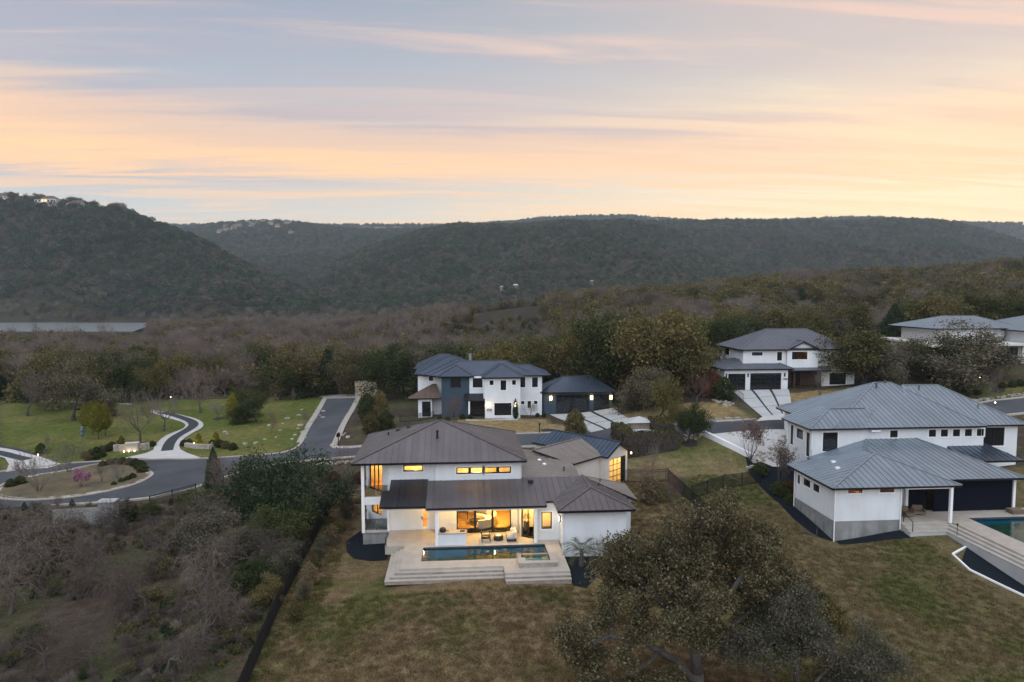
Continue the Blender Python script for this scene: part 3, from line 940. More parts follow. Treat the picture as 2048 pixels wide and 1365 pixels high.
# ---- park driveways
DR_L = [(305, 905), (310, 892), (326, 875), (350, 865), (366, 859), (372, 852), (366, 846), (349, 841), (320, 833), (300, 826)]
DR_R = [(304, 820), (337, 826), (375, 834), (396, 840), (408, 848), (405, 857), (385, 867), (365, 880), (358, 892), (362, 903)]
DRV = smooth_line(GP([(246, 918)] + DR_L), it=1) + smooth_line(GP(DR_R + [(408, 919)]), it=1)
struct(drape(DRV, .09, .9), 'driveway', 'pale_concrete', 'winding pale concrete driveway through the park lawn', True)
CL = smooth_line(GP([(334, 903), (338, 889), (350, 875), (373, 863), (389, 852), (384, 844), (362, 836), (325, 826)]), it=2)
struct(ribbon(CL, -.75, .75, .115), 'driveway_strip', 'dark_paving', 'dark paved strip down the winding driveway', True)
DR2 = GP([(-60, 893), (0, 896), (30, 902), (80, 915), (124, 930), (95, 938), (40, 941), (12, 946), (18, 930), (10, 918), (-10, 912), (-60, 905)])
struct(drape(DR2, .095, .9), 'driveway', 'pale_concrete', 'pale concrete driveway meeting the turning circle beside dark bed', True)
struct(ribbon(smooth_line(GP([(55, 921), (25, 914), (0, 907), (-50, 899)]), it=1), -.7, .7, .12), 'driveway_strip', 'dark_paving', 'dark paved strip down the short driveway', True)
struct(ribbon(GP([(78, 913), (30, 900), (-20, 892)]), -.25, .45, .12), 'driveway_strip', 'dark_paving', 'dark edging strip beside the short driveway', True)
# ---- river far off on the left
def river():
    pts = [(-700, 730), (-300, 720), (0, 712), (120, 700), (220, 680), (270, 662), (310, 648), (240, 641), (120, 640), (0, 641), (-300, 641), (-700, 640)]
    mb = MB()
    mb.add([(*atz(px, py, -13.6), -13.6) for px, py in pts], [tuple(range(len(pts)))])
    struct(mb, 'river', 'river_water', 'pale green river below the wooded hill')
river()

# ================================================================ THE WHITE HOUSE WITH THE POOL
def main_house():
    H = thing('white_house', (0, 66, -.7), 'white two-storey house with bronze metal roofs, lit rooms and pool terrace', 'house')
    FY = 61.45
    # ---------------- shell
    body = MB()
    s_left = Seg((-6.35, 61.75), (-2.1, 61.75))             # upper recessed front
    s_up = Seg((-2.1, FY), (5.66, FY))                      # upper proud front
    w_small = (s_left.u(x=-5.0), s_left.u(x=-3.22), 5.26, 5.86)
    wa = (s_up.u(x=-.19), s_up.u(x=2.25), 5.0, 5.62); wb = (s_up.u(x=2.36), s_up.u(x=4.82), 5.0, 5.62)
    wall(body, s_left, 3.0, 6.28, [w_small])
    wall(body, s_up, 3.3, 6.28, [wa, wb])
    s_bay = Seg((-8.75, 64.62), (-6.35, 61.75))             # slanted bay wall on the balcony corner
    bay_up = (.55, 2.75, 3.12, 5.75); bay_lo = (.9, 2.6, .9, 2.2)
    wall(body, s_bay, -.7, 6.28, [bay_up, bay_lo])
    body.box(-8.75, -8.55, 64.62, 73.0, -1.2, 6.28)          # west side
    body.box(5.44, 5.64, 61.7, 72.8, 2.8, 6.28)              # east side upper
    body.box(-8.55, 5.44, 72.6, 72.8, -.8, 6.28)             # rear
    # ground floor front: left white wall with glazed door, rear of the porch, right side
    s_lw = Seg((-6.35, 61.3), (-1.9, 61.3))
    door = (s_lw.u(x=-3.42), s_lw.u(x=-2.66), 0.02, 2.45)
    wall(body, s_lw, -.1, 3.9, [door])
    s_pl = Seg((-1.9, 61.3), (-1.9, 60.1)); wall(body, s_pl, -.1, 3.6)
    s_pb = Seg((-1.9, 60.1), (5.45, 60.1))
    slid = (s_pb.u(x=-.19), s_pb.u(x=4.71), 0.0, 2.75)
    wall(body, s_pb, -.1, 3.95, [slid])
    s_pr = Seg((5.45, 60.1), (5.45, 58.85)); wall(body, s_pr, -.1, 3.7)
    s_an = Seg((5.45, 58.85), (6.62, 58.0))
    adoor = (.06, s_an.L - .06, 0.0, 2.75)
    wall(body, s_an, -.1, 3.6, [adoor])
    s_rw = Seg((6.62, 57.75), (8.75, 57.75))
    wwin = (s_rw.u(x=7.18), s_rw.u(x=8.10), .98, 2.50)
    wall(body, s_rw, -.3, 3.55, [wwin])
    s_rs = Seg((8.75, 57.75), (8.75, 55.4)); wall(body, s_rs, -.8, 3.55)
    s_rf = Seg((8.75, 55.4), (14.1, 55.4)); wall(body, s_rf, -.8, 3.5)
    s_re = Seg((14.1, 55.4), (14.1, 61.6)); wall(body, s_re, -.8, 3.4)
    s_re2 = Seg((15.2, 58.2), (15.2, 62.0)); wall(body, s_re2, -.8, 3.3)
    body.box(14.1, 15.2, 58.2, 58.4, -.8, 3.3)
    body.box(11.2, 15.2, 61.8, 62.0, -.8, 3.2)
    body.box(10.9, 11.1, 62.0, 72.2, -.8, 3.5)
    body.box(-2.0, 10.9, 72.1, 72.35, -.8, 3.5)
    w = body.build('wall', 'white_stucco', H)
    sof = MB()                                              # eaves soffit boards
    sof.box(-9.3, 6.0, 61.0, 73.3, 6.16, 6.24)
    sof.build('soffit', 'white_trim', H)
    fb = MB(); fb.box(-8.7, -6.45, 61.62, 64.5, -1.7, -.12)
    fb.build('foundation', 'foundation', H)
    # faint horizontal band at the storey, downpipes
    for (x, y, z0, z1) in ((5.72, 61.40, 3.9, 6.1), (8.70, 55.34, -.7, 3.3), (-6.30, 61.22, -.2, 2.9)):
        MB().tube([(x, y, z0), (x, y, z1)], .05, 6).build('downpipe', 'white_trim', H)
    # ---------------- roofs
    z = 6.3
    pl, cp = hip_planes(-9.55, 6.22, 60.75, 73.5, z, (-1.76, 67.1), (-1.70, 67.1), 8.93, vis='flr')
    roof_up = roof_block(H, pl, 'bronze_metal', .58, caps=cp)
    for px, py, hh, r in ((-1.98, 64.3, .62, .10), (-7.0, 68.6, .25, .06), (-.2, 69.0, .4, .05)):
        zz = 6.3 + (py - 60.75) * .414 if px > -4 and py < 67 else 7.3
        if py > 68: zz = 6.3 + min((px + 9.55) * .337, (73.5 - py) * .41)
        MB().lathe((px, py, zz - .1), [(r * 1.7, 0), (r * 1.7, .14), (r, .16), (r, hh + .1), (r * 1.5, hh + .1), (r * 1.5, hh + .2)], 10).build('vent_pipe', 'black_metal', roof_up)
    for px, py in ((-6.1, 69.2), (-5.0, 68.9)):
        zz = 6.3 + (px + 9.55) * .337
        MB().box(px - .18, px + .18, py - .15, py + .15, zz - .05, zz + .22).build('roof_vent', 'black_metal', roof_up)
    # porch roofs
    A0, B0 = (-6.75, 57.55), (-2.62, 57.55)
    zA = lambda y: 3.32 + (y - 57.55) * .285
    roof_block(H, [([(-6.75, 57.55, 3.32), (-2.75, 57.55, 3.32), (-2.75, 61.72, zA(61.72)), (-6.12, 61.72, zA(61.72)), (-6.12, 60.0, zA(60.0)), (-6.75, 60.0, zA(60.0))], True)], 'dark_metal_roof', .52, thick=.16)
    zB = lambda y: 3.32 + (y - 56.9) * .247
    roof_block(H, [([(-2.78, 56.9, 3.32), (7.55, 56.9, 3.32), (7.55, 57.6, zB(57.6)), (8.15, 57.6, zB(57.6)), (11.4, 61.62, zB(61.62)), (5.72, 61.62, zB(61.62)), (5.72, 61.42, zB(61.42)), (-2.78, 61.42, zB(61.42))], True)], 'bronze_metal', .56, thick=.18)
    # low slope over the rear rooms, falling to the east
    zr = zB(61.62)
    zM = lambda x: zr + .02 - .10 * (x - 5.6)
    roof_block(H, [([(5.45, 61.66, zM(5.45)), (11.3, 61.66, zM(11.3)), (11.75, 66.2, zM(11.75)), (11.6, 71.9, zM(11.6)), (5.45, 73.9, zM(5.45))], True)], 'taupe_metal', .42, thick=.3)  # paler metal colour stands in for sky glow on this slope
    for px, py, white in ((8.3, 68.6, 1), (8.6, 67.0, 1), (10.3, 65.1, 0)):
        m = MB()
        if white: m.lathe((px, py, zM(px)), [(.20, 0), (.22, .16), (.12, .24)], 10)
        else: m.lathe((px, py, zM(px)), [(.06, 0), (.06, .5)], 8)
        m.build('roof_vent', 'white_trim' if white else 'black_metal', H)
    MB().box(6.3, 6.75, 60.5, 60.8, zB(60.6), zB(60.6) + .3).build('roof_vent', 'black_metal', H)
    # right wing: hip towards the garden and the slope behind it
    pl, cp = hip_planes(8.15, 14.75, 54.75, 61.9, 3.5, (11.5, 57.9), (11.5, 61.9), 4.52, vis='flr')
    roof_block(H, pl[:1] + pl[2:], 'bronze_metal', .56, caps=cp[:3])
    k = [(11.5, 61.4, 4.56), (15.7, 62.3, 3.45), (15.6, 57.5, 3.45)]
    roof_block(H, [(k, True)], 'taupe_metal', .42, caps=[(k[0], k[1])])  # same paler metal, sky glow put into the colour of the side slope
    roof_block(H, [([(11.35, 61.62, 4.5), (15.7, 62.34, 3.45), (11.6, 66.0, 3.4)], False)], 'taupe_metal', .5)
    for px, py in ((12.6, 59.6), (13.0, 60.9)):
        MB().lathe((px, py, 3.95), [(.05, 0), (.05, .45), (.09, .5)], 8).build('vent_pipe', 'black_metal', H)
    # ---------------- windows
    window(H, s_left, w_small, 1, 1, 'clear_glass', fw=.10)
    window(H, s_up, wa, 2, 1, ['clear_glass', 'clear_glass'], fw=.10, mull=.26)
    window(H, s_up, wb, 2, 1, ['tinted_glass', 'clear_glass'], fw=.10, mull=.26)
    window(H, s_bay, bay_up, 3, 1, 'clear_glass', fw=.10, surround=False, name='balcony_door')
    window(H, s_bay, bay_lo, 2, 1, 'clear_glass', fw=.09)
    d = window(H, s_lw, door, 1, 1, 'clear_glass', frame='white_trim', fw=.17, surround=False, name='door')
    sbox(MB(), s_lw, door[0] + .05, door[0] + .13, .95, 1.2, -.06, .06).build('handle', 'black_metal', d)
    window(H, s_pb, slid, 3, 1, ['tinted_glass', 'clear_glass', 'tinted_glass'], fw=.10, mull=.20, surround=False, name='sliding_door')
    window(H, s_an, adoor, 2, 1, 'clear_glass', fw=.09, surround=False, name='glass_door')
    window(H, s_rw, wwin, 1, 1, 'clear_glass', fw=.10)
    # ---------------- lit rooms
    room(H, [(-.6, 59.95), (5.3, 59.95), (5.3, 66.0), (-.6, 66.0)], .0, 2.95, 480, (3.2, 62.4))
    room(H, [(5.62, 58.98), (6.62, 58.2), (8.6, 57.98), (8.6, 61.2), (5.62, 61.2)], .0, 2.9, 200, (7.1, 59.6), opened=(0, 1))
    room(H, [(-4.6, 61.5), (-2.1, 61.5), (-2.1, 64.2), (-4.6, 64.2)], .0, 2.8, 90)
    room(H, [(-5.6, 61.95), (-2.4, 61.95), (-2.4, 64.6), (-5.6, 64.6)], 3.3, 6.05, 90)
    room(H, [(-1.9, 61.65), (5.4, 61.65), (5.4, 65.0), (-1.9, 65.0)], 3.3, 6.05, 260)
    room(H, [(-8.5, 64.75), (-6.45, 62.2), (-6.0, 62.2), (-6.0, 66.5), (-8.5, 66.5)], 3.1, 6.0, 110, (-7.0, 65.0))
    room(H, [(-8.5, 64.75), (-6.45, 62.2), (-6.0, 62.2), (-6.0, 66.5), (-8.5, 66.5)], .0, 2.8, 70, (-7.0, 65.0))
    # ---------------- corner balcony
    for (za, zb_, nm) in ((2.35, 3.05, 'balcony'), (-.25, -.02, 'side_porch')):
        MB().prism([(-8.72, 61.45), (-6.4, 61.45), (-6.4, 61.7), (-8.72, 64.5)], za, zb_).build(nm, 'white_stucco' if za > 0 else 'concrete', H)
    MB().prism([(-8.70, 61.47), (-6.4, 61.47), (-6.4, 61.7), (-8.70, 64.45)], 3.052, 3.07).build('balcony_floor', 'concrete', H)
    MB().box(-8.76, -8.50, 61.40, 61.66, -.25, 6.18).build('column', 'white_trim', H)
    MB().box(-6.45, -6.30, 61.20, 61.44, -.1, 3.2).build('column', 'white_trim', H)
    for z0 in (-.02, 3.07):
        r = MB()
        r.bar((-8.5, 61.5, z0 + 1.02), (-6.42, 61.5, z0 + 1.02), .05); r.bar((-8.5, 61.5, z0 + .1), (-6.42, 61.5, z0 + .1), .035)
        r.bar((-8.66, 61.6, z0 + 1.02), (-8.66, 64.3, z0 + 1.02), .05); r.bar((-8.66, 61.6, z0 + .1), (-8.66, 64.3, z0 + .1), .035)
        rail = r.build('railing', 'black_metal', H)
        for x in (-8.42, -7.45, -6.48):
            MB().bar((x, 61.5, z0), (x, 61.5, z0 + 1.02), .045).build('post', 'black_metal', rail)
        for x0, x1 in ((-8.38, -7.50), (-7.41, -6.52)):
            MB().box(x0, x1, 61.495, 61.505, z0 + .14, z0 + .97).build('pane', 'railing_glass', rail)
        MB().box(-8.665, -8.655, 61.7, 64.2, z0 + .14, z0 + .97).build('pane', 'railing_glass', rail)
    # ---------------- porch structure
    for x in (-1.86, 6.62):
        MB().box(x - .13, x + .13, 57.15, 57.41, -.02, 3.2).build('column', 'white_trim', H)
    MB().box(-2.7, 7.5, 57.12, 57.36, 2.98, 3.2).build('porch_beam', 'white_trim', H)
    ce = MB(); ce.box(-6.3, -1.95, 57.7, 61.25, 3.02, 3.08); ce.box(-1.85, 5.4, 57.4, 60.05, 3.04, 3.10); ce.box(5.5, 7.4, 57.4, 57.95, 3.04, 3.1)
    ce.build('porch_ceiling', 'cream_stucco', H)
    for x, y, pw in ((-.6, 58.7, 70), (2.2, 58.9, 85), (4.6, 58.5, 75), (-3.2, 60.3, 26)):
        l = MB().lathe((x, y, 2.98), [(.09, 0), (.1, .05)], 12).build('downlight', 'lamp_warm', H)
        point_lamp(l, (x, y, 2.86), pw, (1.0, .60, .20), .08)
    fan = MB().lathe((2.0, 58.6, 2.66), [(.10, 0), (.12, .1), (.05, .14), (.03, .4)], 10).build('ceiling_fan', 'black_metal', H)
    for k in range(5):
        a = k * 2 * math.pi / 5 + .3
        MB().bar((2.0 + .1 * math.cos(a), 58.6 + .1 * math.sin(a), 2.72), (2.0 + .75 * math.cos(a), 58.6 + .75 * math.sin(a), 2.72), .13, .015).build('blade', 'black_metal', fan)
    # outdoor kitchen counter
    MB().box(-1.72, .62, 57.18, 57.95, -.02, .98).build('counter', 'white_stucco', H)
    MB().box(-1.78, .70, 57.12, 58.02, .982, 1.06).build('worktop', 'travertine', H)
    # wall sconce at the wing corner
    sc = MB().box(8.62, 8.74, 56.9, 57.05, 1.85, 2.4).build('sconce', 'black_metal', H)
    MB().box(8.57, 8.615, 56.93, 57.02, 1.93, 2.32).build('lamp', 'lamp_white', sc)
    point_lamp(sc, (8.45, 56.97, 2.1), 6, (1, .8, .55), .05)
    return H
HOUSE = main_house()

def garage_wing():
    """the angled garage behind the house, joined by a connecting wing"""
    H = thing('garage', (14, 74, -.3), 'white angled garage with dark gabled metal roof and lit glass door', 'garage')
    az = math.radians(42)                       # its walls stand askew to the house
    dx, dy = math.cos(az), math.sin(az)         # along the gable wall, left to right
    ex, ey = -math.sin(az), math.cos(az)        # back along the ridge
    P0 = Vector((16.25, 72.55)); L = 3.9
    P1 = P0 + Vector((dx, dy)) * L
    back = 10.5
    body = MB()
    sg = Seg(P0, P1)
    door = (.45, L - .32, -.25, 3.15)
    wall(body, sg, -.5, 3.55, [door])
    apex = P0 + Vector((dx, dy)) * (L / 2)
    body.add([sg.at(0, 3.55), sg.at(L, 3.55), sg.at(L / 2, 4.75), sg.at(0, 3.55, -.2), sg.at(L, 3.55, -.2), sg.at(L / 2, 4.75, -.2)], [(0, 1, 2), (5, 4, 3)])
    sl = Seg(P0 + Vector((ex, ey)) * back, P0); wall(body, sl, -.5, 3.55)
    sr = Seg(P1, P1 + Vector((ex, ey)) * back); wall(body, sr, -.5, 3.55)
    # connecting wing wall facing the garden
    Q1 = P0 + Vector((ex, ey)) * 1.0; Q0 = Q1 - Vector((dx, dy)) * 5.2
    sq = Seg(Q0, Q1); wall(body, sq, -.5, 3.55)
    body.build('wall', 'cream_stucco', H)
    window(H, sg, door, 4, 5, ['frosted_glass'] * 3 + ['dark_glass'], fw=.08, mull=.06, surround=False, name='garage_door')
    ov = .45; ze, zr = 3.62, 4.95
    E0 = P0 - Vector((dx, dy)) * ov - Vector((ex, ey)) * .35; R0 = apex - Vector((ex, ey)) * .45; E1 = P1 + Vector((dx, dy)) * ov - Vector((ex, ey)) * .35
    up = Vector((ex, ey)) * (back + .6)
    v3 = lambda p, z: (p.x, p.y, z)
    hipb = R0 + up * .86
    roof_block(H, [([v3(E0 + up, ze), v3(E0, ze), v3(R0, zr), v3(hipb, zr)], True), ([v3(E1, ze), v3(E1 + up, ze), v3(hipb, zr), v3(R0, zr)], False)], 'navy_metal', .55, caps=[(v3(R0, zr), v3(hipb, zr))])
    # roof of the connecting wing
    F1 = Q1 - Vector((ex, ey)) * .45; F0 = Q0 - Vector((ex, ey)) * .45
    T1 = F1 + Vector((ex, ey)) * 3.6 + Vector((dx, dy)) * .6; T0 = F0 + Vector((ex, ey)) * 3.6 - Vector((dx, dy)) * 2.4
    roof_block(H, [([v3(F0, ze + .02), v3(F1 + Vector((dx, dy)) * .1, ze + .02), v3(T1, zr - .02), v3(T0, zr - .02)], True)], 'taupe_metal', .48, caps=[(v3(T0, zr - .02), v3(T1, zr - .02))])
    # lit inside
    I0 = P0 + Vector((dx, dy)) * .25 + Vector((ex, ey)) * .35; I1 = P1 - Vector((dx, dy)) * .25 + Vector((ex, ey)) * .35
    room(H, [tuple(I0), tuple(I1), tuple(I1 + Vector((ex, ey)) * 5), tuple(I0 + Vector((ex, ey)) * 5)], -.3, 3.4, 120, tuple(apex + Vector((ex, ey)) * 2.2), wallm='warm_plaster', floorm='concrete')
    l = MB().lathe((P1.x + .42, P1.y - .1, 3.25), [(.06, 0), (.08, .12), (.05, .2)], 8).build('eave_light', 'lamp_warm', H)
    point_lamp(l, (P1.x + .6, P1.y - .35, 3.2), 5)
garage_wing()
def guest_wing():
    H = thing('guest_wing', (-6.5, 90, 0), 'low rear wing with pale metal hip roof showing behind the white house', 'house wing')
    b = MB(); b.box(-8.9, -2.2, 78.6, 84, -.6, 3.35)
    b.build('wall', 'white_stucco', H)
    pl, cp = hip_planes(-9.6, -1.5, 78.0, 84.6, 3.4, (-6.2, 81.3), (-4.9, 81.3), 4.75, vis='flr')
    roof_block(H, pl, 'taupe_metal', .5, caps=cp)
guest_wing()

# ---------------------------------------------------------------- terrace, steps and pool
def terrace():
    T = thing('pool_terrace', (2, 55, -.7), 'pale travertine pool terrace with broad steps down to the lawn', 'terrace')
    d = MB()
    d.box(-6.25, 8.62, 57.3, 61.25, -.7, 0)                  # porch floor
    d.box(-4.62, -3.02, 52.42, 57.3, -.7, -.001); d.box(7.36, 8.62, 51.05, 57.3, -.7, -.001)
    d.box(-3.02, 7.36, 56.86, 57.3, -.7, -.001)
    d.box(-3.02, 3.52, 52.42, 53.86, -.7, -.001); d.box(3.52, 7.36, 51.05, 53.86, -.7, -.001)
    d.build('paving', 'travertine', T)
    for i in range(3):                                       # each tread a stone course of its own
        o = .36 * (i + 1); zt = -.165 * (i + 1)
        tr = MB()
        tr.box(-4.62 - o, 3.50, 52.42 - o, 52.42 - o + .362, zt - .05, zt)
        tr.box(-4.62 - o, -4.62 - o + .362, 52.42 - o + .362, 57.1, zt - .05, zt)
        tr.build('tread', 'travertine', T)
        ri = MB()
        ri.box(-4.60 - o, 3.48, 52.45 - o, 52.42 - o + .36, zt - .30, zt - .052)
        ri.box(-4.60 - o, -4.62 - o + .36, 52.42 - o + .36, 57.08, zt - .30, zt - .052)
        ri.build('riser', 'travertine_riser', T)
    for i in range(2):
        zt = -.165 * (i + 1); o = .38 * (i + 1)
        MB().box(3.54, 8.62, 51.05 - o, 51.05 - o + .382, zt - .05, zt).build('tread', 'travertine', T)
        MB().box(3.56, 8.60, 51.08 - o, 51.05 - o + .38, zt - .45, zt - .052).build('riser', 'travertine_riser', T)
    hr = MB(); hr.bar((-6.15, 57.15, 0), (-6.15, 57.15, .95), .05); hr.bar((-6.15, 55.8, -.6), (-6.15, 55.8, .35), .05); hr.bar((-6.15, 57.15, .95), (-6.15, 55.8, .35), .05)
    hr.build('handrail', 'black_metal', T)
    P = thing('swimming_pool', (2, 55, -1.6), 'long rectangular blue pool set in the travertine terrace', 'pool')
    b = MB(); x0, x1, y0, y1 = -3.005, 7.345, 53.875, 56.845
    b.add([(x0, y0, -1.5), (x1, y0, -1.5), (x1, y1, -1.5), (x0, y1, -1.5)], [(0, 1, 2, 3)])
    for (a, c) in (((x0, y0), (x1, y0)), ((x1, y0), (x1, y1)), ((x1, y1), (x0, y1)), ((x0, y1), (x0, y0))):
        b.add([(a[0], a[1], -1.5), (c[0], c[1], -1.5), (c[0], c[1], -.3), (a[0], a[1], -.3)], [(0, 1, 2, 3)])
    b.box(x0 + .01, -1.2, y0 + .01, y0 + 1.0, -1.49, -.55)   # tanning ledge
    b.build('basin', 'pool_plaster', P)
    t = MB()
    for (a, c) in (((x0 + .01, y1 - .01), (x1 - .01, y1 - .01)), ((x1 - .01, y0 + .01), (x1 - .01, y1 - .01)), ((x0 + .01, y0 + .01), (x0 + .01, y1 - .01)), ((x0 + .01, y0 + .01), (x1 - .01, y0 + .01))):
        t.add([(a[0], a[1], -.26), (c[0], c[1], -.26), (c[0], c[1], -.012), (a[0], a[1], -.012)], [(0, 1, 2, 3)])
    t.build('waterline_tile', 'pool_tile', P)
    MB().add([(x0, y0, -.14), (x1, y0, -.14), (x1, y1, -.14), (x0, y1, -.14)], [(0, 1, 2, 3)]).build('water', 'pool_water', P)
    S = thing('spa', (6.2, 53, 0), 'raised square spa with pale coping and stone sides', 'spa')
    sb = MB()
    ax0, ax1, ay0, ay1 = 4.72, 7.72, 51.95, 54.35
    sb.box(ax0, ax1, ay0, ay0 + .42, -.1, .30); sb.box(ax1 - .42, ax1, ay0 + .42, ay1, -.1, .30)
    sb.box(ax0, ax0 + .3, ay0 + .42, ay1, -.9, .26); sb.box(ax0 + .3, ax1 - .42, ay1 - .3, ay1, -.9, .20)
    sb.build('shell', 'travertine_riser', S)
    co = MB()
    co.box(ax0 - .05, ax1 + .05, ay0 - .05, ay0 + .44, .302, .38); co.box(ax1 - .46, ax1 + .05, ay0 + .44, ay1 + .02, .302, .38); co.box(ax0 - .05, ax0 + .55, ay0 + .44, ay0 + 1.1, .302, .38)
    co.build('coping', 'travertine', S)
    rng = random.Random(4)
    x = ax0 + .02
    for row in range(2):
        x = ax0 + .02
        while x < ax1 - .05:
            w = rng.uniform(.28, .6); w = min(w, ax1 - .02 - x)
            if w > .06: MB().box(x, x + w - .015, ay0 - .03 + rng.uniform(-.012, .0), ay0 - .001, .005 + row * .148, .14 + row * .148).build('stone', 'limestone', S)
            x += w
    MB().add([(ax0 + .28, ay0 + .4, .24), (ax1 - .4, ay0 + .4, .24), (ax1 - .4, ay1 - .28, .24), (ax0 + .28, ay1 - .28, .24)], [(0, 1, 2, 3)]).build('water', 'pool_water', S)
    MB().box(ax0 + .3, ax1 - .42, ay0 + .42, ay1 - .3, -.9, -.75).build('spa_floor', 'pool_tile', S)
    for k in range(2):
        MB().lathe((6.0 + .5 * k, 53.3, -.73), [(.06, 0), (.06, .03)], 10).build('spa_lamp', 'lamp_white', S)
    g = MB(); 
    struct(drape([(-9.9, 60.0), (-10.4, 62.5), (-9.4, 64.8), (-8.7, 64.7), (-8.7, 61.5), (-6.3, 61.4), (-6.2, 57.6), (-7.4, 57.6), (-9.0, 58.4)], .07, .5), 'gravel_bed', 'slate_gravel', 'curved dark slate gravel bed round the balcony corner')
    struct(drape([(8.66, 55.3), (8.66, 50.0), (9.6, 49.6), (10.8, 51.5), (12.5, 53), (14.0, 55.3)], .07, .5), 'gravel_bed', 'slate_gravel', 'dark slate gravel bed beside the terrace steps and palm')
terrace()
# ---------------------------------------------------------------- furniture of porch and living room
def soft_box(mb, x0, x1, y0, y1, z0, z1, r=.06):
    bm = bmesh.new()
    bmesh.ops.create_cube(bm, size=1)
    for v in bm.verts: v.co = Vector(((x0 + x1) / 2 + v.co.x * (x1 - x0), (y0 + y1) / 2 + v.co.y * (y1 - y0), (z0 + z1) / 2 + v.co.z * (z1 - z0)))
    bmesh.ops.bevel(bm, geom=list(bm.edges), offset=r, segments=2, affect='EDGES')
    bm.verts.index_update()
    mb.add([tuple(v.co) for v in bm.verts], [tuple(v.index for v in f.verts) for f in bm.faces])
    bm.free()
    return mb
def porch_furniture():
    r = MB().box(1.75, 5.05, 57.35, 59.0, .004, .018).build('rug', 'grey_fabric')
    tag(r, 'patterned pale rug under the porch seating', 'rug')
    s = thing('outdoor_sofa', (4.6, 58.2, .02), 'pale cushioned outdoor sofa on the lit porch rug', 'sofa')
    MB().box(4.15, 4.98, 57.45, 59.0, .08, .22).build('frame', 'charcoal_wood', s)
    soft_box(MB(), 4.15, 4.85, 57.48, 58.97, .225, .46).build('seat', 'grey_fabric', s)
    soft_box(MB(), 4.80, 5.0, 57.48, 58.97, .3, .86).build('backrest', 'cream_fabric', s)
    for k, y in enumerate((57.8, 58.25, 58.7)):
        soft_box(MB(), 4.55, 4.79, y - .2, y + .2, .47, .86, .09).build('pillow', 'white_fabric' if k != 1 else 'grey_fabric', s)
    for y in (57.5, 58.92):
        for x in (4.2, 4.92):
            MB().box(x - .03, x + .03, y - .03, y + .03, .02, .08).build('leg', 'charcoal_wood', s)
    t = thing('coffee_table', (3.45, 58.1, .02), 'low round black drum table between sofa and chair', 'table')
    MB().lathe((3.45, 58.1, .02), [(.36, 0), (.42, .05), (.42, .36), (.40, .40)], 20).build('drum', 'charcoal_wood', t)
    tr = MB().lathe((3.45, 58.1, .42), [(.22, 0), (.25, .03), (.23, .04)], 16).build('tray', 'white_trim')
    tag(tr, 'round white tray lying on the black drum table', 'tray')
    c = thing('lounge_chair', (2.35, 58.0, .02), 'dark wooden slatted lounge chair facing the drum table', 'chair')
    soft_box(MB(), 1.98, 2.72, 57.6, 58.4, .30, .46, .05).build('seat', 'charcoal_wood', c)
    for k in range(5):
        y = 57.66 + k * .17
        MB().bar((2.02, y, .46), (1.84, y, .98), .09, .03).build('slat', 'charcoal_wood', c)
    for y in (57.55, 58.45):
        MB().box(1.95, 2.75, y - .04, y + .04, .60, .65).build('armrest', 'charcoal_wood', c)
        for x in (2.0, 2.7):
            MB().box(x - .035, x + .035, y - .035, y + .035, .02, .60).build('leg', 'charcoal_wood', c)
    g = thing('grill', (-1.35, 57.6, 1.06), 'domed black barbecue grill standing on the outdoor counter', 'grill')
    bm = MB().lathe((-1.35, 57.6, 1.06), [(.26, 0), (.30, .1), (.30, .2), (.22, .34), (.08, .40)], 14); bm.build('dome', 'black_metal', g)
    MB().bar((-1.05, 57.45, 1.2), (-.85, 57.45, 1.2), .05).build('handle', 'charcoal_wood', g)
    tr2 = MB().box(.10, .52, 57.4, 57.75, 1.062, 1.11).build('serving_tray', 'charcoal_wood'); tag(tr2, 'dark serving tray on the end of the outdoor counter', 'tray')
    pl = thing('potted_plant', (4.55, 59.6, 0), 'spiky potted plant beside the sliding door on the porch', 'plant')
    MB().lathe((4.55, 59.6, 0), [(.16, 0), (.22, .4), (.2, .42)], 12).build('pot', 'charcoal_wood', pl)
    f = MB(); rng = random.Random(2)
    for k in range(40):
        a = rng.uniform(0, 6.28); e = rng.uniform(.3, 1.3); L = rng.uniform(.4, .8)
        p = Vector((4.55, 59.6, .42)); q = p + Vector((math.cos(a) * math.cos(e), math.sin(a) * math.cos(e), math.sin(e))) * L
        w = Vector((-math.sin(a), math.cos(a), 0)) * .03
        f.add([p - w, p + w, q], [(0, 1, 2)])
    f.build('foliage', 'leaf_shrub', pl)
    # inside the living room
    so = thing('curved_sofa', (2.4, 61.9, 0), 'big cream curved sofa in the lit living room', 'sofa')
    def arc(r0, r1, z0, z1, a0, a1, cx=1.55, cyy=62.6, n=14):
        mb = MB()
        for i in range(n):
            t0 = a0 + (a1 - a0) * i / n; t1 = a0 + (a1 - a0) * (i + 1) / n
            mb.prism([(cx + r0 * math.cos(t0), cyy + r0 * math.sin(t0)), (cx + r1 * math.cos(t0), cyy + r1 * math.sin(t0)), (cx + r1 * math.cos(t1), cyy + r1 * math.sin(t1)), (cx + r0 * math.cos(t1), cyy + r0 * math.sin(t1))], z0, z1)
        return mb
    arc(1.0, 1.95, .06, .42, -1.45, 1.6).build('seat', 'cream_fabric', so)
    arc(1.72, 2.0, .42, .86, -1.45, 1.6).build('backrest', 'cream_fabric', so)
    for a in (.7, .95, 1.2, 1.4):
        x, y = 1.55 + 1.6 * math.cos(a), 62.6 + 1.6 * math.sin(a)
        soft_box(MB(), x - .2, x + .2, y - .1, y + .1, .44, .82, .08).build('pillow', 'tan_wicker' if a > .9 else 'grey_fabric', so)
    tb = thing('low_table', (1.5, 62.5, 0), 'low black round table inside the curved sofa', 'table')
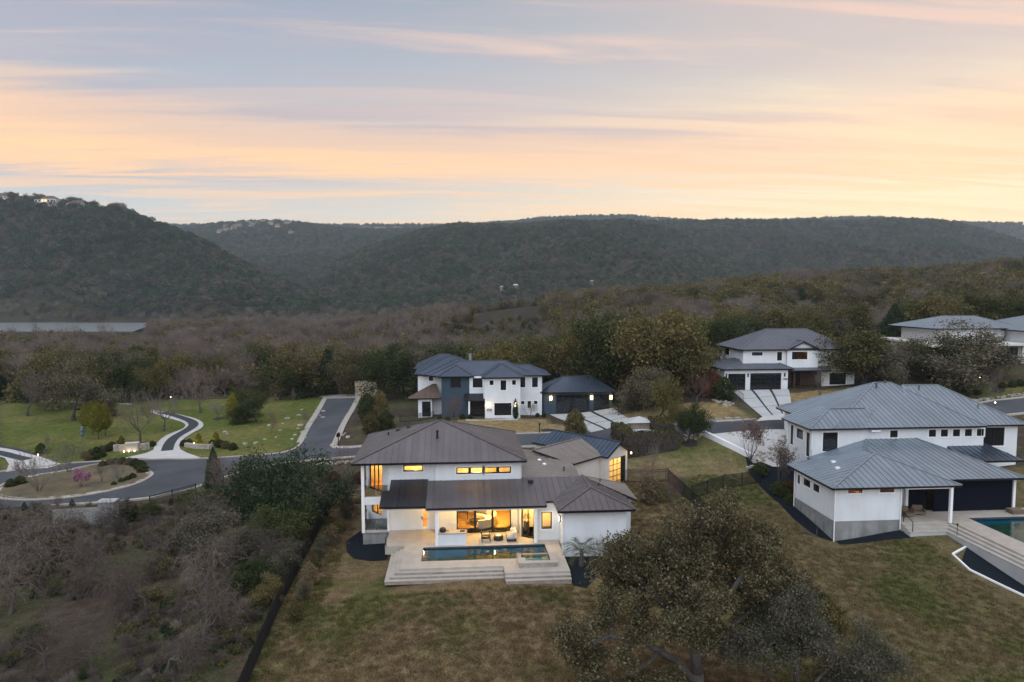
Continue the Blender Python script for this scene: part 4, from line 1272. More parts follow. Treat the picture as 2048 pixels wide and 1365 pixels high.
    MB().lathe((1.5, 62.5, .0), [(.5, .28), (.55, .30), (.55, .36)], 20).build('top', 'charcoal_wood', tb)
    MB().lathe((1.5, 62.5, .0), [(.2, 0), (.15, .28)], 12).build('base', 'charcoal_wood', tb)
    dt = thing('dining_set', (.3, 64.3, 0), 'dark dining table behind the tinted sliding door', 'table')
    MB().box(-.35, .95, 63.6, 65.2, .70, .76).build('top', 'charcoal_wood', dt)
    for x in (-.25, .85):
        for y in (63.7, 65.1): MB().box(x - .04, x + .04, y - .04, y + .04, 0, .70).build('leg', 'charcoal_wood', dt)
    sd = thing('sideboard', (6.3, 59.5, 0), 'dark sideboard with flowers behind the angled glass door', 'sideboard')
    MB().box(5.85, 6.35, 59.75, 60.15, .08, .95).build('body', 'charcoal_wood', sd)
    MB().lathe((6.1, 59.95, .95), [(.08, 0), (.12, .12), (.06, .28)], 10).build('vase', 'white_trim', sd)
    fl = MB()
    for k in range(60):
        a = rng.uniform(0, 6.28); e = rng.uniform(-.4, 1.3); L = rng.uniform(.15, .42)
        p = Vector((6.1, 59.95, 1.3)) + Vector((math.cos(a) * math.cos(e), math.sin(a) * math.cos(e), math.sin(e))) * L
        fl.add([p + Vector((-.05, 0, 0)), p + Vector((.05, 0, .02)), p + Vector((0, .02, .09))], [(0, 1, 2)])
    fl.build('flowers', 'leaf_dry', sd)
porch_furniture()

# ================================================================ NEIGHBOURING HOUSES
def lettering(H, text, size, at, mat):
    n = bpy.data.curves.new('house_number', 'FONT'); n.body = text; n.size = size; n.extrude = .02
    tmp = bpy.data.objects.new('house_number', n); COL.objects.link(tmp)
    bpy.context.view_layer.update()
    me = bpy.data.meshes.new_from_object(tmp.evaluated_get(bpy.context.evaluated_depsgraph_get()))
    bpy.data.objects.remove(tmp)
    me.materials.clear(); me.materials.append(MATS[mat])
    o = bpy.data.objects.new('house_number', me); COL.objects.link(o)
    o.parent = H; o.rotation_euler = (math.pi / 2, 0, 0); o.location = Vector(at) - H.location
def put_windows(H, seg, ops, **kw):
    for o in ops:
        k = dict(kw); k.update(o[4] if len(o) > 4 else {})
        window(H, seg, o[:4], **k)
def grey_roof_house():
    H = thing('grey_roof_house', (48, 68, -1.7), 'white two-storey neighbour house with pale grey seamed roofs and black screen wall', 'house')
    b = MB(); fd = MB()
    # bedroom wing towards the garden
    sf = Seg((34.85, 59.5), (41.25, 59.5)); sl = Seg((34.85, 67.0), (34.85, 59.5))
    o1 = [(sf.u(x=36.05), sf.u(x=37.45), 2.95, 3.35, {'glass': 'clear_glass'}), (sf.u(x=39.15), sf.u(x=40.55), 2.95, 3.35, {'glass': 'clear_glass'})]
    o2 = [(sl.u(y=66.6), sl.u(y=66.05), 1.9, 2.85), (sl.u(y=65.4), sl.u(y=64.0), 2.1, 2.85), (sl.u(y=63.5), sl.u(y=62.3), 2.1, 2.85)]
    wall(b, sf, .3, 3.62, o1); wall(b, sl, .3, 3.62, o2)
    sr = Seg((41.25, 59.5), (41.25, 62.6)); wall(b, sr, .3, 3.5)
    fd.box(34.88, 41.22, 59.53, 67.0, -2.2, .30)
    # main two storey block
    U0, U1 = .1, 6.75
    uf = Seg((38.55, 70.75), (58.2, 70.75)); ul = Seg((38.55, 76.2), (38.55, 70.75)); ul2 = Seg((41.2, 82.5), (41.2, 76.2))
    of = [(uf.u(x=39.75), uf.u(x=41.45), 4.15, 6.25), (uf.u(x=47.45), uf.u(x=48.35), 5.55, 6.35)]
    of += [(uf.u(x=51.95 + k * 1.41), uf.u(x=52.80 + k * 1.41), 5.55, 6.35) for k in range(5)]
    ol = [(ul.u(y=75.6), ul.u(y=74.9), 3.9, 6.2), (ul.u(y=74.2), ul.u(y=72.7), 5.0, 6.1), (ul.u(y=72.0), ul.u(y=71.2), 3.4, 6.1)]
    wall(b, uf, U0, U1, of); wall(b, ul, U0, U1, ol); wall(b, ul2, U0, U1)
    b.box(38.77, 41.2, 75.98, 76.2, U0, U1)
    b.box(58.0, 58.2, 70.97, 82.8, U0, U1); b.box(41.4, 58, 82.6, 82.8, U0, U1)
    fd.box(38.6, 58.1, 70.8, 76.1, -1.5, .10)
    rf = Seg((58.2, 71.4), (63.0, 71.4))
    orr = [(rf.u(x=58.95), rf.u(x=61.45), 4.25, 6.35)]
    wall(b, rf, U0, U1, orr)
    b.box(62.8, 63.0, 71.62, 84, U0, U1)
    # link between wing and main block, under the middle roof
    b.box(34.9, 35.1, 66.9, 70.7, .1, 3.6) if False else None
    b.box(41.4, 46.0, 62.6, 62.8, .1, 3.5)
    b.box(38.3, 38.5, 66.9, 70.8, -.6, 3.6)
    b.build('wall', 'white_stucco', H); fd.build('foundation', 'foundation', H)
    put_windows(H, sf, o1, fw=.07); put_windows(H, sl, o2, fw=.07)
    put_windows(H, uf, of, fw=.08); put_windows(H, ul, ol, fw=.08); put_windows(H, rf, orr, nu=2, fw=.08)
    room(H, [(35.2, 59.75), (41.0, 59.75), (41.0, 63.0), (35.2, 63.0)], .4, 3.55, 110, wallm='dark_wood', color=(1.0, .42, .10))
    # black outdoor screen wall and patio
    MB().box(46.4, 54.5, 62.0, 62.12, .12, 3.45).build('screen_wall', 'black_screen', H)
    MB().box(54.55, 54.80, 61.9, 62.15, .1, 3.5).build('column', 'white_trim', H)
    for x in (45.95, 43.75):
        MB().box(x - .12, x + .12, 59.05 if x > 45 else 62.2, 59.30 if x > 45 else 62.44, -.02, 3.35).build('column', 'white_trim', H)
    MB().box(41.3, 46.1, 59.02, 59.25, 3.32, 3.56).build('porch_beam', 'white_trim', H)
    s2 = Seg((41.6, 62.58), (45.9, 62.58))
    MB().box(41.55, 42.0, 62.45, 62.57, .12, 3.1).build('door', 'dark_glass', H); MB().box(43.9, 45.9, 62.45, 62.57, .12, 3.1).build('sliding_door', 'black_screen', H)
    # roofs
    m = 'grey_metal'
    pl, cp = hip_planes(34.15, 46.75, 58.85, 70.6, 3.62, (41.6, 64.3), (41.9, 70.6), 5.42, vis='flr')
    pl = [([(34.15, 67.3, 3.62), (34.15, 58.85, 3.62), (41.6, 64.3, 5.42), (42.3, 70.6, 5.42), (38.4, 70.6, 4.46), (38.4, 67.3, 4.46)], True),
          ([(34.15, 58.85, 3.62), (46.75, 58.85, 3.62), (41.6, 64.3, 5.42)], True),
          ([(46.75, 58.85, 3.62), (46.75, 66, 3.62), (42.3, 70.6, 5.42), (41.6, 64.3, 5.42)], True)]
    pl[0] = ([(34.15, 67.5, 3.62), (34.15, 58.85, 3.62), (41.6, 64.3, 5.42), (41.6, 66.0, 5.42)], True)
    pl[2] = ([(46.75, 58.85, 3.62), (46.75, 64.3, 3.62), (41.6, 64.3, 5.42)], True)
    roof_block(H, pl, m, .60, caps=[((34.15, 58.85, 3.62), (41.6, 64.3, 5.42)), ((46.75, 58.85, 3.62), (41.6, 64.3, 5.42)), ((41.6, 64.3, 5.42), (41.6, 66.0, 5.42)), ((34.15, 67.5, 3.62), (41.6, 66.0, 5.42))])
    roof_block(H, [([(38.0, 61.2, 3.5), (55.2, 61.2, 3.5), (50.4, 70.72, 5.42), (44.77, 70.72, 5.42)], True), ([(38.0, 70.72, 3.5), (38.0, 61.2, 3.5), (44.77, 70.72, 5.42)], True),
                   ([(55.2, 61.2, 3.5), (55.2, 70.7, 3.5), (50.4, 70.72, 5.42)], True)], m, .60, caps=[((55.2, 61.2, 3.5), (50.4, 70.72, 5.42)), ((38.0, 61.2, 3.5), (44.77, 70.72, 5.42))])
    roof_block(H, [([(54.2, 67.5, 3.55), (60.5, 67.5, 3.55), (59.0, 71.3, 4.6), (54.2, 71.3, 4.6)], True)], 'navy_metal', .6)
    pl, cp = hip_planes(40.55, 58.25, 70.1, 83.6, 6.8, (50.7, 79.0), (52.7, 79.0), 10.5, vis='fl')
    r = roof_block(H, pl, m, .60, caps=cp)
    pl2 = [([(37.9, 76.7, 6.78), (37.9, 70.08, 6.78), (41.9, 73.4, 8.35), (41.9, 76.7, 8.35)], True), ([(37.9, 70.08, 6.78), (44.0, 70.08, 6.78), (47.2, 73.45, 8.36), (41.9, 73.4, 8.35)], True)]
    roof_block(H, pl2, m, .60, caps=[((37.9, 70.08, 6.78), (41.9, 73.4, 8.35)), ((41.9, 73.4, 8.37), (46.0, 73.4, 8.37))])
    pl, cp = hip_planes(50, 63.6, 70.75, 86, 6.75, (53.8, 78.2), (58.2, 78.2), 10.25, vis='fr')
    roof_block(H, pl, m, .60, caps=cp)
    def zf(x, y): return 6.8 + (y - 70.1) * .4157
    for x, y, hh, rr in ((50.2, 77.8, .5, .10), (55.2, 77.2, .5, .07), (59.9, 73.6, .4, .05), (52.0, 78.9, .3, .09)):
        zz = min(zf(x, y), 10.4) if x < 54 else 6.75 + (y - 70.75) * .47
        MB().lathe((x, y, zz), [(rr * 1.6, 0), (rr, .08), (rr, hh), (rr * 1.6, hh + .02), (rr * 1.6, hh + .1)], 8).build('vent_pipe', 'navy_metal', r)
    for x, y in ((37.6, 64.8), (37.0, 63.0)):
        zz = 3.62 + (x - 34.15) * .2416
        MB().box(x - .2, x + .2, y - .15, y + .15, zz, zz + .18).build('roof_vent', 'white_trim', r)
    MB().box(45.0, 46.0, 70.2, 70.5, 6.35, 6.5).build('floodlight', 'white_trim', H)
    for x, y, z0, z1 in ((34.78, 59.42, -1.6, 3.5), (41.2, 59.4, -.6, 3.4), (38.48, 70.68, 4.4, 6.6), (34.78, 67.05, -.9, 3.4), (38.48, 76.2, .2, 6.6)):
        MB().tube([(x, y, z0), (x, y, z1)], .055, 6).build('downpipe', 'white_trim', H)
    # terrace and pool
    T = thing('neighbour_terrace', (50, 57, -1.2), 'pale stone terrace with long steps beside the neighbour pool', 'terrace')
    d = MB(); d.box(41.3, 48.4, 59.3, 62.5, -1.2, .1); d.box(48.4, 70, 60.05, 62.5, -1.2, .098); d.box(46.1, 48.4, 44, 59.3, -1.6, .099)
    d.build('paving', 'travertine', T)
    for i in range(3):
        o = .42 * (i + 1); zt = .1 - .17 * (i + 1)
        MB().box(46.1 - o, 46.1 - o + .422, 44, 59.3 - o, zt - .06, zt).build('tread', 'travertine', T)
        MB().box(46.12 - o, 46.1 - o + .42, 44, 59.28 - o, zt - 1.4, zt - .062).build('riser', 'concrete', T)
        MB().box(41.3, 46.1 - o + .422, 59.3 - o, 59.3 - o + .422, zt - .06, zt).build('tread', 'travertine', T)
        MB().box(41.32, 46.1 - o + .42, 59.32 - o, 59.3 - o + .42, zt - .6, zt - .062).build('riser', 'concrete', T)
    h = MB(); h.bar((41.6, 59.5, .1), (41.6, 59.5, 1.0), .05); h.bar((41.6, 58.2, -.5), (41.6, 58.2, .5), .05); h.bar((41.6, 59.5, 1.0), (41.6, 58.2, .5), .05); h.build('handrail', 'black_metal', T)
    P = thing('neighbour_pool', (55, 52, -1.6), 'dark blue pool of the neighbour house behind pale coping', 'pool')
    x0, x1, y0, y1 = 48.415, 62, 46, 60.035
    q = MB(); q.add([(x0, y0, -1.5), (x1, y0, -1.5), (x1, y1, -1.5), (x0, y1, -1.5)], [(0, 1, 2, 3)])
    for a, c in (((x0, y0), (x1, y0)), ((x1, y0), (x1, y1)), ((x1, y1), (x0, y1)), ((x0, y1), (x0, y0))):
        q.add([(a[0], a[1], -1.5), (c[0], c[1], -1.5), (c[0], c[1], -.2), (a[0], a[1], -.2)], [(0, 1, 2, 3)])
    q.build('basin', 'pool_plaster', P)
    t = MB()
    for a, c in (((x0 + .01, y1 - .01), (x1, y1 - .01)), ((x0 + .01, y0), (x0 + .01, y1 - .01))):
        t.add([(a[0], a[1], -.25), (c[0], c[1], -.25), (c[0], c[1], .085), (a[0], a[1], .085)], [(0, 1, 2, 3)])
    t.build('waterline_tile', 'pool_tile', P)
    MB().add([(x0, y0, -.05), (x1, y0, -.05), (x1, y1, -.05), (x0, y1, -.05)], [(0, 1, 2, 3)]).build('water', 'pool_water', P)
    struct(drape([(44.85, 55.6), (42.8, 53.5), (42.3, 52), (43.6, 47.5), (44.8, 44), (44.85, 44)], .06, .5), 'gravel_bed', 'slate_gravel', 'dark gravel bed with white edging below the neighbour steps')
    kerb([(44.85, 55.7), (42.75, 54.6), (42.3, 52), (43.6, 47.5), (44.5, 44)], .14, .10, 'edging', 'white_trim', -.1, 'white edging strip round the dark gravel bed')
    struct(drape([(34.8, 59.4), (33.6, 60.5), (33.2, 64), (33.6, 68), (33.0, 74), (34.5, 79), (38.4, 79), (38.4, 70.9), (34.8, 70), (34.8, 67)], .06, .7), 'gravel_bed', 'slate_gravel', 'dark gravel bed along the side of the neighbour house')
    struct(drape([(35.0, 59.4), (34.9, 58.7), (41.2, 57.8), (41.2, 59.4)], .06, .5), 'gravel_bed', 'slate_gravel', 'narrow dark gravel strip under the neighbour bedroom wall')
    # patio furniture
    for k, (x, y, rz) in enumerate(((43.0, 61.0, 0.2), (44.4, 61.4, -.3))):
        L = thing('lounge_chair', (x, y, .1), ('low brown wicker armchair on the covered patio beside the handrail', 'low brown wicker armchair on the covered patio by the sliding door')[k], 'chair', 'wicker chairs on the covered patio', rz)
        for nm, bx in (('seat', (-.45, .45, -.4, .4, .12, .36)), ('backrest', (-.45, .45, .36, .5, .3, .8)), ('armrest', (-.55, -.44, -.4, .5, .1, .55)), ('armrest', (.44, .55, -.4, .5, .1, .55))):
            o = MB().box(*bx).build(nm, 'tan_wicker', L, off=(0, 0, 0))
    F = thing('ottoman', (54.0, 61.0, .1), 'square tan wicker ottoman at the end of the black wall', 'ottoman')
    soft_box(MB(), 53.4, 54.8, 60.5, 61.5, .32, .52).build('cushion', 'tan_wicker', F)
    MB().box(53.45, 54.75, 60.55, 61.45, .1, .32).build('base', 'tan_wicker', F)
    tc = thing('garden_torch', (46.15, 57.8, -.5), 'thin black garden torch beside the neighbour steps', 'torch')
    MB().tube([(45.0, 57.0, -1.0), (45.0, 57.0, .5)], .025, 6).build('pole', 'black_metal', tc); MB().lathe((45.0, 57.0, .5), [(.04, 0), (.10, .08), (.07, .2)], 8).build('head', 'black_metal', tc)
grey_roof_house()

def navy_roof_house():
    z0 = 2.55
    H = thing('navy_roof_house', (4, 106, z0), 'white and dark blue two-storey house with slate blue metal roofs', 'house')
    b = MB(); bl = MB()
    e = z0 + 6.15
    s1 = Seg((4.05, 101.9), (9.4, 101.9))
    o1 = [(s1.u(x=4.75), s1.u(x=5.35), e - 1.15, e - .45), (s1.u(x=6.40), s1.u(x=7.25), e - 1.95, e - .45), (s1.u(x=8.15), s1.u(x=8.72), e - 1.15, e - .45), (s1.u(x=5.45), s1.u(x=8.05), z0 + .35, z0 + 2.25)]
    wall(b, s1, z0 - .4, e, o1)
    s2 = Seg((9.4, 104.4), (13.0, 104.4))
    o2 = [(s2.u(x=9.55), s2.u(x=10.4), e - 1.9, e - .35), (s2.u(x=11.45), s2.u(x=12.35), e - 1.9, e - .35), (s2.u(x=9.75), s2.u(x=10.25), z0 + 1.6, z0 + 2.1), (s2.u(x=10.75), s2.u(x=11.3), z0 + 1.0, z0 + 2.1), (s2.u(x=11.75), s2.u(x=12.3), z0 + 1.6, z0 + 2.1)]
    wall(b, s2, z0 - .4, e, o2); b.box(9.2, 9.4, 102.1, 104.4, z0 - .4, e)
    s3 = Seg((1.75, 103.6), (4.05, 103.6)); o3 = [(s3.u(x=2.25), s3.u(x=3.75), e - 1.75, e - .3)]
    wall(b, s3, z0 + 2.9, e, o3)
    s4 = Seg((-6.2, 106.2), (-2.5, 106.2)); o4 = [(s4.u(x=-4.5), s4.u(x=-3.85), e - 1.0, e - .35)]
    wall(b, s4, z0 - .4, e, o4)
    s4b = Seg((-6.2, 120), (-6.2, 106.2)); wall(b, s4b, z0 - .4, e)
    b.box(12.8, 13.0, 104.6, 112, z0 - .4, e); b.box(-6, 12.8, 111.8, 112, z0 - .4, e); b.box(3.85, 4.05, 102.1, 103.6, z0 + 2.9, e)
    b.build('wall', 'white_stucco', H)
    s5 = Seg((-2.5, 103.7), (1.75, 103.7)); o5 = [(s5.u(x=-1.15), s5.u(x=.45), e - 1.75, e - .3)]
    wall(bl, s5, z0 - .4, e, o5); bl.box(-2.5, -2.3, 103.92, 106.2, z0 - .4, e); bl.box(1.55, 1.75, 103.9, 105, z0 - .4, e)
    bl.build('blue_wall', 'blue_stucco', H)
    put_windows(H, s1, o1, fw=.07); put_windows(H, s2, o2, fw=.07); put_windows(H, s3, o3, fw=.08); put_windows(H, s4, o4, fw=.07); put_windows(H, s5, o5, nu=2, fw=.08, surround=False)
    # entrance porch
    MB().prism([(1.0, 102.1), (4.9, 102.1), (4.9, 103.6), (1.0, 103.6)], [z0 + 2.55] * 4, [z0 + 2.7, z0 + 2.7, z0 + 3.5, z0 + 3.5]).build('porch_roof', 'dark_metal_roof', H)
    MB().box(1.55, 1.8, 102.2, 102.45, z0 - .3, z0 + 2.55).build('column', 'white_trim', H)
    MB().box(1.8, 4.05, 103.75, 103.85, z0 - .1, z0 + 2.5).build('door', 'dark_glass', H)
    MB().box(1.2, 9.0, 100.7, 101.85, z0 - .5, z0 - .12).build('porch_step', 'concrete', H)
    # bay with shingle roof on the left
    MB().box(-6.1, -4.0, 104.6, 106.15, z0 - .5, z0 + 2.5).build('bay_wall', 'white_stucco', H)
    MB().box(-5.5, -4.2, 104.5, 104.58, z0 - .1, z0 + 2.2).build('window', 'dark_glass', H)
    roof_block(H, [([(-7.6, 104.0, z0 + 2.75), (-2.55, 104.0, z0 + 2.75), (-3.4, 106.15, z0 + 4.7), (-3.9, 106.15, z0 + 4.7)], True), ([(-7.6, 106.15, z0 + 2.75), (-7.6, 104.0, z0 + 2.75), (-3.9, 106.15, z0 + 4.7)], True)], 'brown_shingle', .8, single=False)
    m = 'navy_metal'
    kw = dict(single=False)
    def hp(x0, x1, y0, y1, ze, ra, rb, zr):
        pl, cp = hip_planes(x0, x1, y0, y1, ze, ra, rb, zr); roof_block(H, pl, m, .55, caps=cp, **kw)
    hp(3.55, 9.9, 101.3, 108.2, e + .05, (6.7, 104.7), (6.7, 108.1), e + 1.75)
    hp(-3.05, 2.45, 103.0, 109, e + .04, (-.3, 105.8), (-.3, 108.9), e + 1.5)
    hp(-4.4, 12.0, 104.3, 110.9, e + .02, (.2, 107.4), (7.4, 107.4), e + 1.95)
    hp(6.5, 14.3, 103.8, 110.6, e, (8.4, 107.0), (11.2, 107.0), e + 1.35)
    hp(-5.4, 3.5, 104.9, 113, e + .06, (-.3, 109), (.2, 109), e + 2.1)
    hp(-6.7, 4.5, 105.7, 117, e + .08, (-1.6, 111.4), (-.4, 111.4), e + 2.4)
    hp(-7.2, 2.5, 113.5, 124, e + .03, (-3.2, 118.6), (-1.6, 118.6), e + 2.0)
    MB().box(1.8, 2.2, 109.5, 109.9, e + 1.8, e + 2.9).build('chimney', 'grey_metal', H)
    # garage
    sg = Seg((13.3, 104.95), (24.15, 104.95))
    d1 = (sg.u(x=15.3), sg.u(x=20.55), z0 - .02, z0 + 2.95); d2 = (sg.u(x=21.25), sg.u(x=24.0 - .25), z0 - .02, z0 + 2.95)
    g = MB(); wall(g, sg, z0 - .3, z0 + 3.4, [d1, d2]); g.box(13.3, 13.5, 105.2, 111, z0 - .3, z0 + 3.4); g.box(23.95, 24.15, 105.2, 111, z0 - .3, z0 + 3.4)
    g.build('garage_wall', 'blue_stucco', H)
    window(H, sg, d1, 5, 5, 'dark_glass', fw=.09, mull=.07, surround=False, name='garage_door'); window(H, sg, d2, 3, 5, 'dark_glass', fw=.09, mull=.07, surround=False, name='garage_door')
    pl, cp = hip_planes(12.75, 24.75, 104.3, 111.6, z0 + 3.4, (17.0, 107.9), (21.2, 107.9), z0 + 5.45); roof_block(H, pl, m, .55, caps=cp, **kw)
    for x in (14.45, 20.9, 24.0):
        sc = MB(); sc.box(x - .17, x - .09, 104.80, 104.9, z0 + 2.1, z0 + 2.75); sc.box(x + .09, x + .17, 104.80, 104.9, z0 + 2.1, z0 + 2.75); sc.box(x - .09, x + .09, 104.82, 104.9, z0 + 2.36, z0 + 2.5)
        so = sc.build('wall_lamp', 'lamp_warm', H); point_lamp(so, (x, 104.6, z0 + 2.45), 8, (1, .6, .25), .1)
    for x, y in ((4.55, 101.75), (8.65, 101.75)):
        so = MB().box(x - .08, x + .08, y, y + .1, z0 + 1.7, z0 + 2.3).build('wall_lamp', 'lamp_warm', H); point_lamp(so, (x, y - .2, z0 + 2.0), 8, (1, .6, .25), .1)
    # house number
    lettering(H, '908', .5, (4.32, 101.84, z0 + 1.05), 'blue_stucco')
    # driveway slabs
    D = thing('slab_driveway', (18, 98, 2.2), 'pale concrete slab driveway with dark joints before the blue garage', 'driveway')
    slabs(D, [(14.2, 104.6), (24.2, 104.6), (24.6, 93.4), (18.2, 91.4)], 3, 3, gap=.22)
def slabs(D, quad, nu, nv, gap=.15):
    """driveway: dark bed with separate concrete slabs; quad: far left, far right, near right, near left"""
    A, B, Cc, E = [np.array(p) for p in quad]
    def at(u, v): return (A * (1 - u) + B * u) * (1 - v) + (E * (1 - u) + Cc * u) * v
    bed = drape([tuple(at(0, 0)), tuple(at(1, 0)), tuple(at(1, 1)), tuple(at(0, 1))], .065, 1.0)
    bed.build('bed', 'dark_paving', D)
    for i in range(nu):
        for j in range(nv):
            gu = gap / np.linalg.norm(at(1, .5) - at(0, .5)); gv = gap / np.linalg.norm(at(.5, 1) - at(.5, 0))
            u0, u1 = i / nu + (gu if i else 0), (i + 1) / nu - (gu if i < nu - 1 else 0)
            v0, v1 = j / nv + (gv * .4 if j else 0), (j + 1) / nv - (gv * .4 if j < nv - 1 else 0)
            drape([tuple(at(u0, v0)), tuple(at(u1, v0)), tuple(at(u1, v1)), tuple(at(u0, v1))], .10, 1.0).build('slab', 'concrete', D)
navy_roof_house()

def hillside_house():
    z0 = 6.45
    H = thing('hillside_house', (50, 105, z0), 'white house with charcoal hip roofs and two dark garage doors on the rise', 'house')
    b = MB()
    g0 = Seg((40.75, 101.1), (50.85, 101.1)); gl = Seg((40.75, 110.2), (40.75, 101.1))
    d1 = (g0.u(x=41.35), g0.u(x=44.1), z0, z0 + 2.55); d2 = (g0.u(x=44.85), g0.u(x=49.8), z0, z0 + 2.6)
    wall(b, g0, z0 - .4, z0 + 3.25, [d1, d2]); wall(b, gl, z0 - 1.2, z0 + 3.25)
    sl2 = Seg((41.6, 117.5), (41.6, 110.2)); o = [(sl2.u(y=116.6), sl2.u(y=115.9), z0 + 1.9, z0 + 2.6), (sl2.u(y=115.2), sl2.u(y=114.4), z0 + 1.9, z0 + 2.6), (sl2.u(y=113.5), sl2.u(y=113.0), z0 + .9, z0 + 2.4)]
    wall(b, sl2, z0 - 1.5, z0 + 3.25, o)
    b.box(40.97, 41.6, 110, 110.2, z0 - 1.2, z0 + 3.25)
    e = z0 + 6.15
    u0 = Seg((44.1, 102.2), (51.6, 102.2)); ou = [(u0.u(x=45.5), u0.u(x=47.2), e - .95, e - .4), (u0.u(x=49.55), u0.u(x=50.35), e - 1.75, e - .4)]
    wall(b, u0, z0 + 2.8, e, ou)
    ul = Seg((44.1, 110.5), (44.1, 102.2)); ol = [(ul.u(y=109.5), ul.u(y=107.6), e - 1.4, e - .3)]; wall(b, ul, z0 + 2.8, e, ol)
    ug = Seg((51.0, 101.8), (56.0, 101.8)); og = [(ug.u(x=51.75), ug.u(x=54.25), e - 1.55, e - .35)]
    wall(b, ug, z0 + 2.9, e, og)
    b.add([ug.at(0, e), ug.at(ug.L, e), ug.at(ug.L / 2, e + 1.15)], [(0, 1, 2)])
    ur = Seg((56.0, 102.2), (61, 102.2)); wall(b, ur, z0 + 2.8, e)
    lr = Seg((57.6, 103.4), (63, 103.4)); olr = [(lr.u(x=58.85), lr.u(x=61.6), z0 + .35, z0 + 2.2)]; wall(b, lr, z0 - .3, z0 + 3.3, olr)
    b.box(62.8, 63, 103.6, 110, z0 - .3, z0 + 3.3); b.box(60.8, 61, 102.4, 111, z0 + 2.8, e); b.box(44.3, 60.8, 110.8, 111, z0 + 2.8, e)
    b.build('wall', 'white_stucco', H)
    window(H, g0, d1, 4, 4, 'dark_glass', fw=.10, surround=False, name='garage_door', mull=.06); window(H, g0, d2, 6, 4, 'dark_glass', fw=.10, surround=False, name='garage_door', mull=.06)
    put_windows(H, sl2, o, fw=.06); put_windows(H, u0, ou, fw=.07); put_windows(H, ul, ol, fw=.07); put_windows(H, lr, olr, fw=.08)
    window(H, ug, og[0], 3, 1, ['dark_glass', 'clear_glass', 'clear_glass'], fw=.08)
    room(H, [(52.3, 102.05), (55, 102.05), (55, 105), (52.3, 105)], z0 + 3.2, e - .1, 22, wallm='dark_wood', color=(1, .5, .15))
    # recessed dark entrance
    MB().box(51.05, 57.5, 104.6, 104.8, z0 - .2, z0 + 3.0).build('entrance_wall', 'dark_wood', H)
    MB().box(53.2, 54.6, 104.5, 104.58, z0, z0 + 2.4).build('door', 'dark_glass', H)
    MB().box(52.2, 52.45, 101.9, 102.15, z0 - .2, z0 + 2.9).build('column', 'dark_wood', H)
    MB().box(51.0, 57.6, 101.8, 104.7, z0 - .5, z0 - .06).build('porch_floor', 'concrete', H)
    m = 'taupe_metal'; kw = dict(single=False)
    roof_block(H, [([(50.9, 101.0, z0 + 2.95), (57.9, 101.0, z0 + 2.95), (57.9, 102.3, z0 + 3.5), (50.9, 102.3, z0 + 3.5)], True)], 'slate_metal', .5, **kw)
    pl, cp = hip_planes(40.2, 51.5, 100.5, 110.9, z0 + 3.3, (44.9, 104.2), (48.2, 104.2), z0 + 4.75); roof_block(H, pl, 'slate_metal', .5, caps=cp, **kw)
    pl, cp = hip_planes(40.9, 48, 109.5, 118.2, z0 + 3.3, (44.4, 113), (44.4, 115), z0 + 4.7); roof_block(H, pl, m, .5, caps=cp, **kw)
    pl, cp = hip_planes(43.4, 61.6, 101.5, 111.6, e + .05, (49.7, 106.5), (56.3, 106.5), e + 2.95); roof_block(H, pl, 'slate_metal', .5, caps=cp, **kw)
    roof_block(H, [([(50.6, 101.35, e - .05), (53.5, 101.35, e + 1.3), (53.5, 104.2, e + 1.3), (50.6, 101.6, e - .05)], True), ([(53.5, 101.35, e + 1.3), (56.4, 101.35, e - .05), (56.4, 101.6, e - .05), (53.5, 104.2, e + 1.3)], True)], 'slate_metal', .5, caps=[((53.5, 101.35, e + 1.3), (53.5, 104.2, e + 1.3))], **kw)
    pl, cp = hip_planes(57.0, 63.6, 102.8, 110, z0 + 3.35, (59.5, 106), (61, 106), z0 + 4.5); roof_block(H, pl, 'slate_metal', .5, caps=cp, **kw)
    for x in (41.05, 44.47, 50.3):
        MB().box(x - .09, x + .09, 100.95, 101.08, z0 + 2.05, z0 + 2.6).build('wall_lamp', 'black_metal', H)
    lettering(H, '1005', .42, (49.98, 101.06, z0 + 1.5), 'black_metal')
    D = thing('stepped_driveway', (45, 93, 5.5), 'pale slab driveway with dark joints rising to the two dark garage doors', 'driveway')
    slabs(D, [(42.0, 100.6), (50.8, 100.6), (45.6, 89.0), (40.4, 87.0)], 3, 3, gap=.16)
    drape([(40.4, 87.0), (45.6, 89.0), (44.6, 85.6), (38.6, 85.3)], .10, 1.0).build('apron', 'pale_concrete', D)
    r = MB(); 
    for k in range(9):
        y = 100.3 - k * .65
        r.bar((41.85 - .07 * k, y, gz(41.8, y)), (41.85 - .07 * k, y, gz(41.8, y) + 1.0), .04)
    r.bar((41.85, 100.3, gz(41.8, 100.3) + 1), (41.3, 95.1, gz(41.3, 95.1) + 1), .05)
    f = thing('driveway_railing', (41.6, 98, 6), 'short black metal railing along the rising driveway', 'railing'); r.build('rail', 'black_metal', f)
hillside_house()

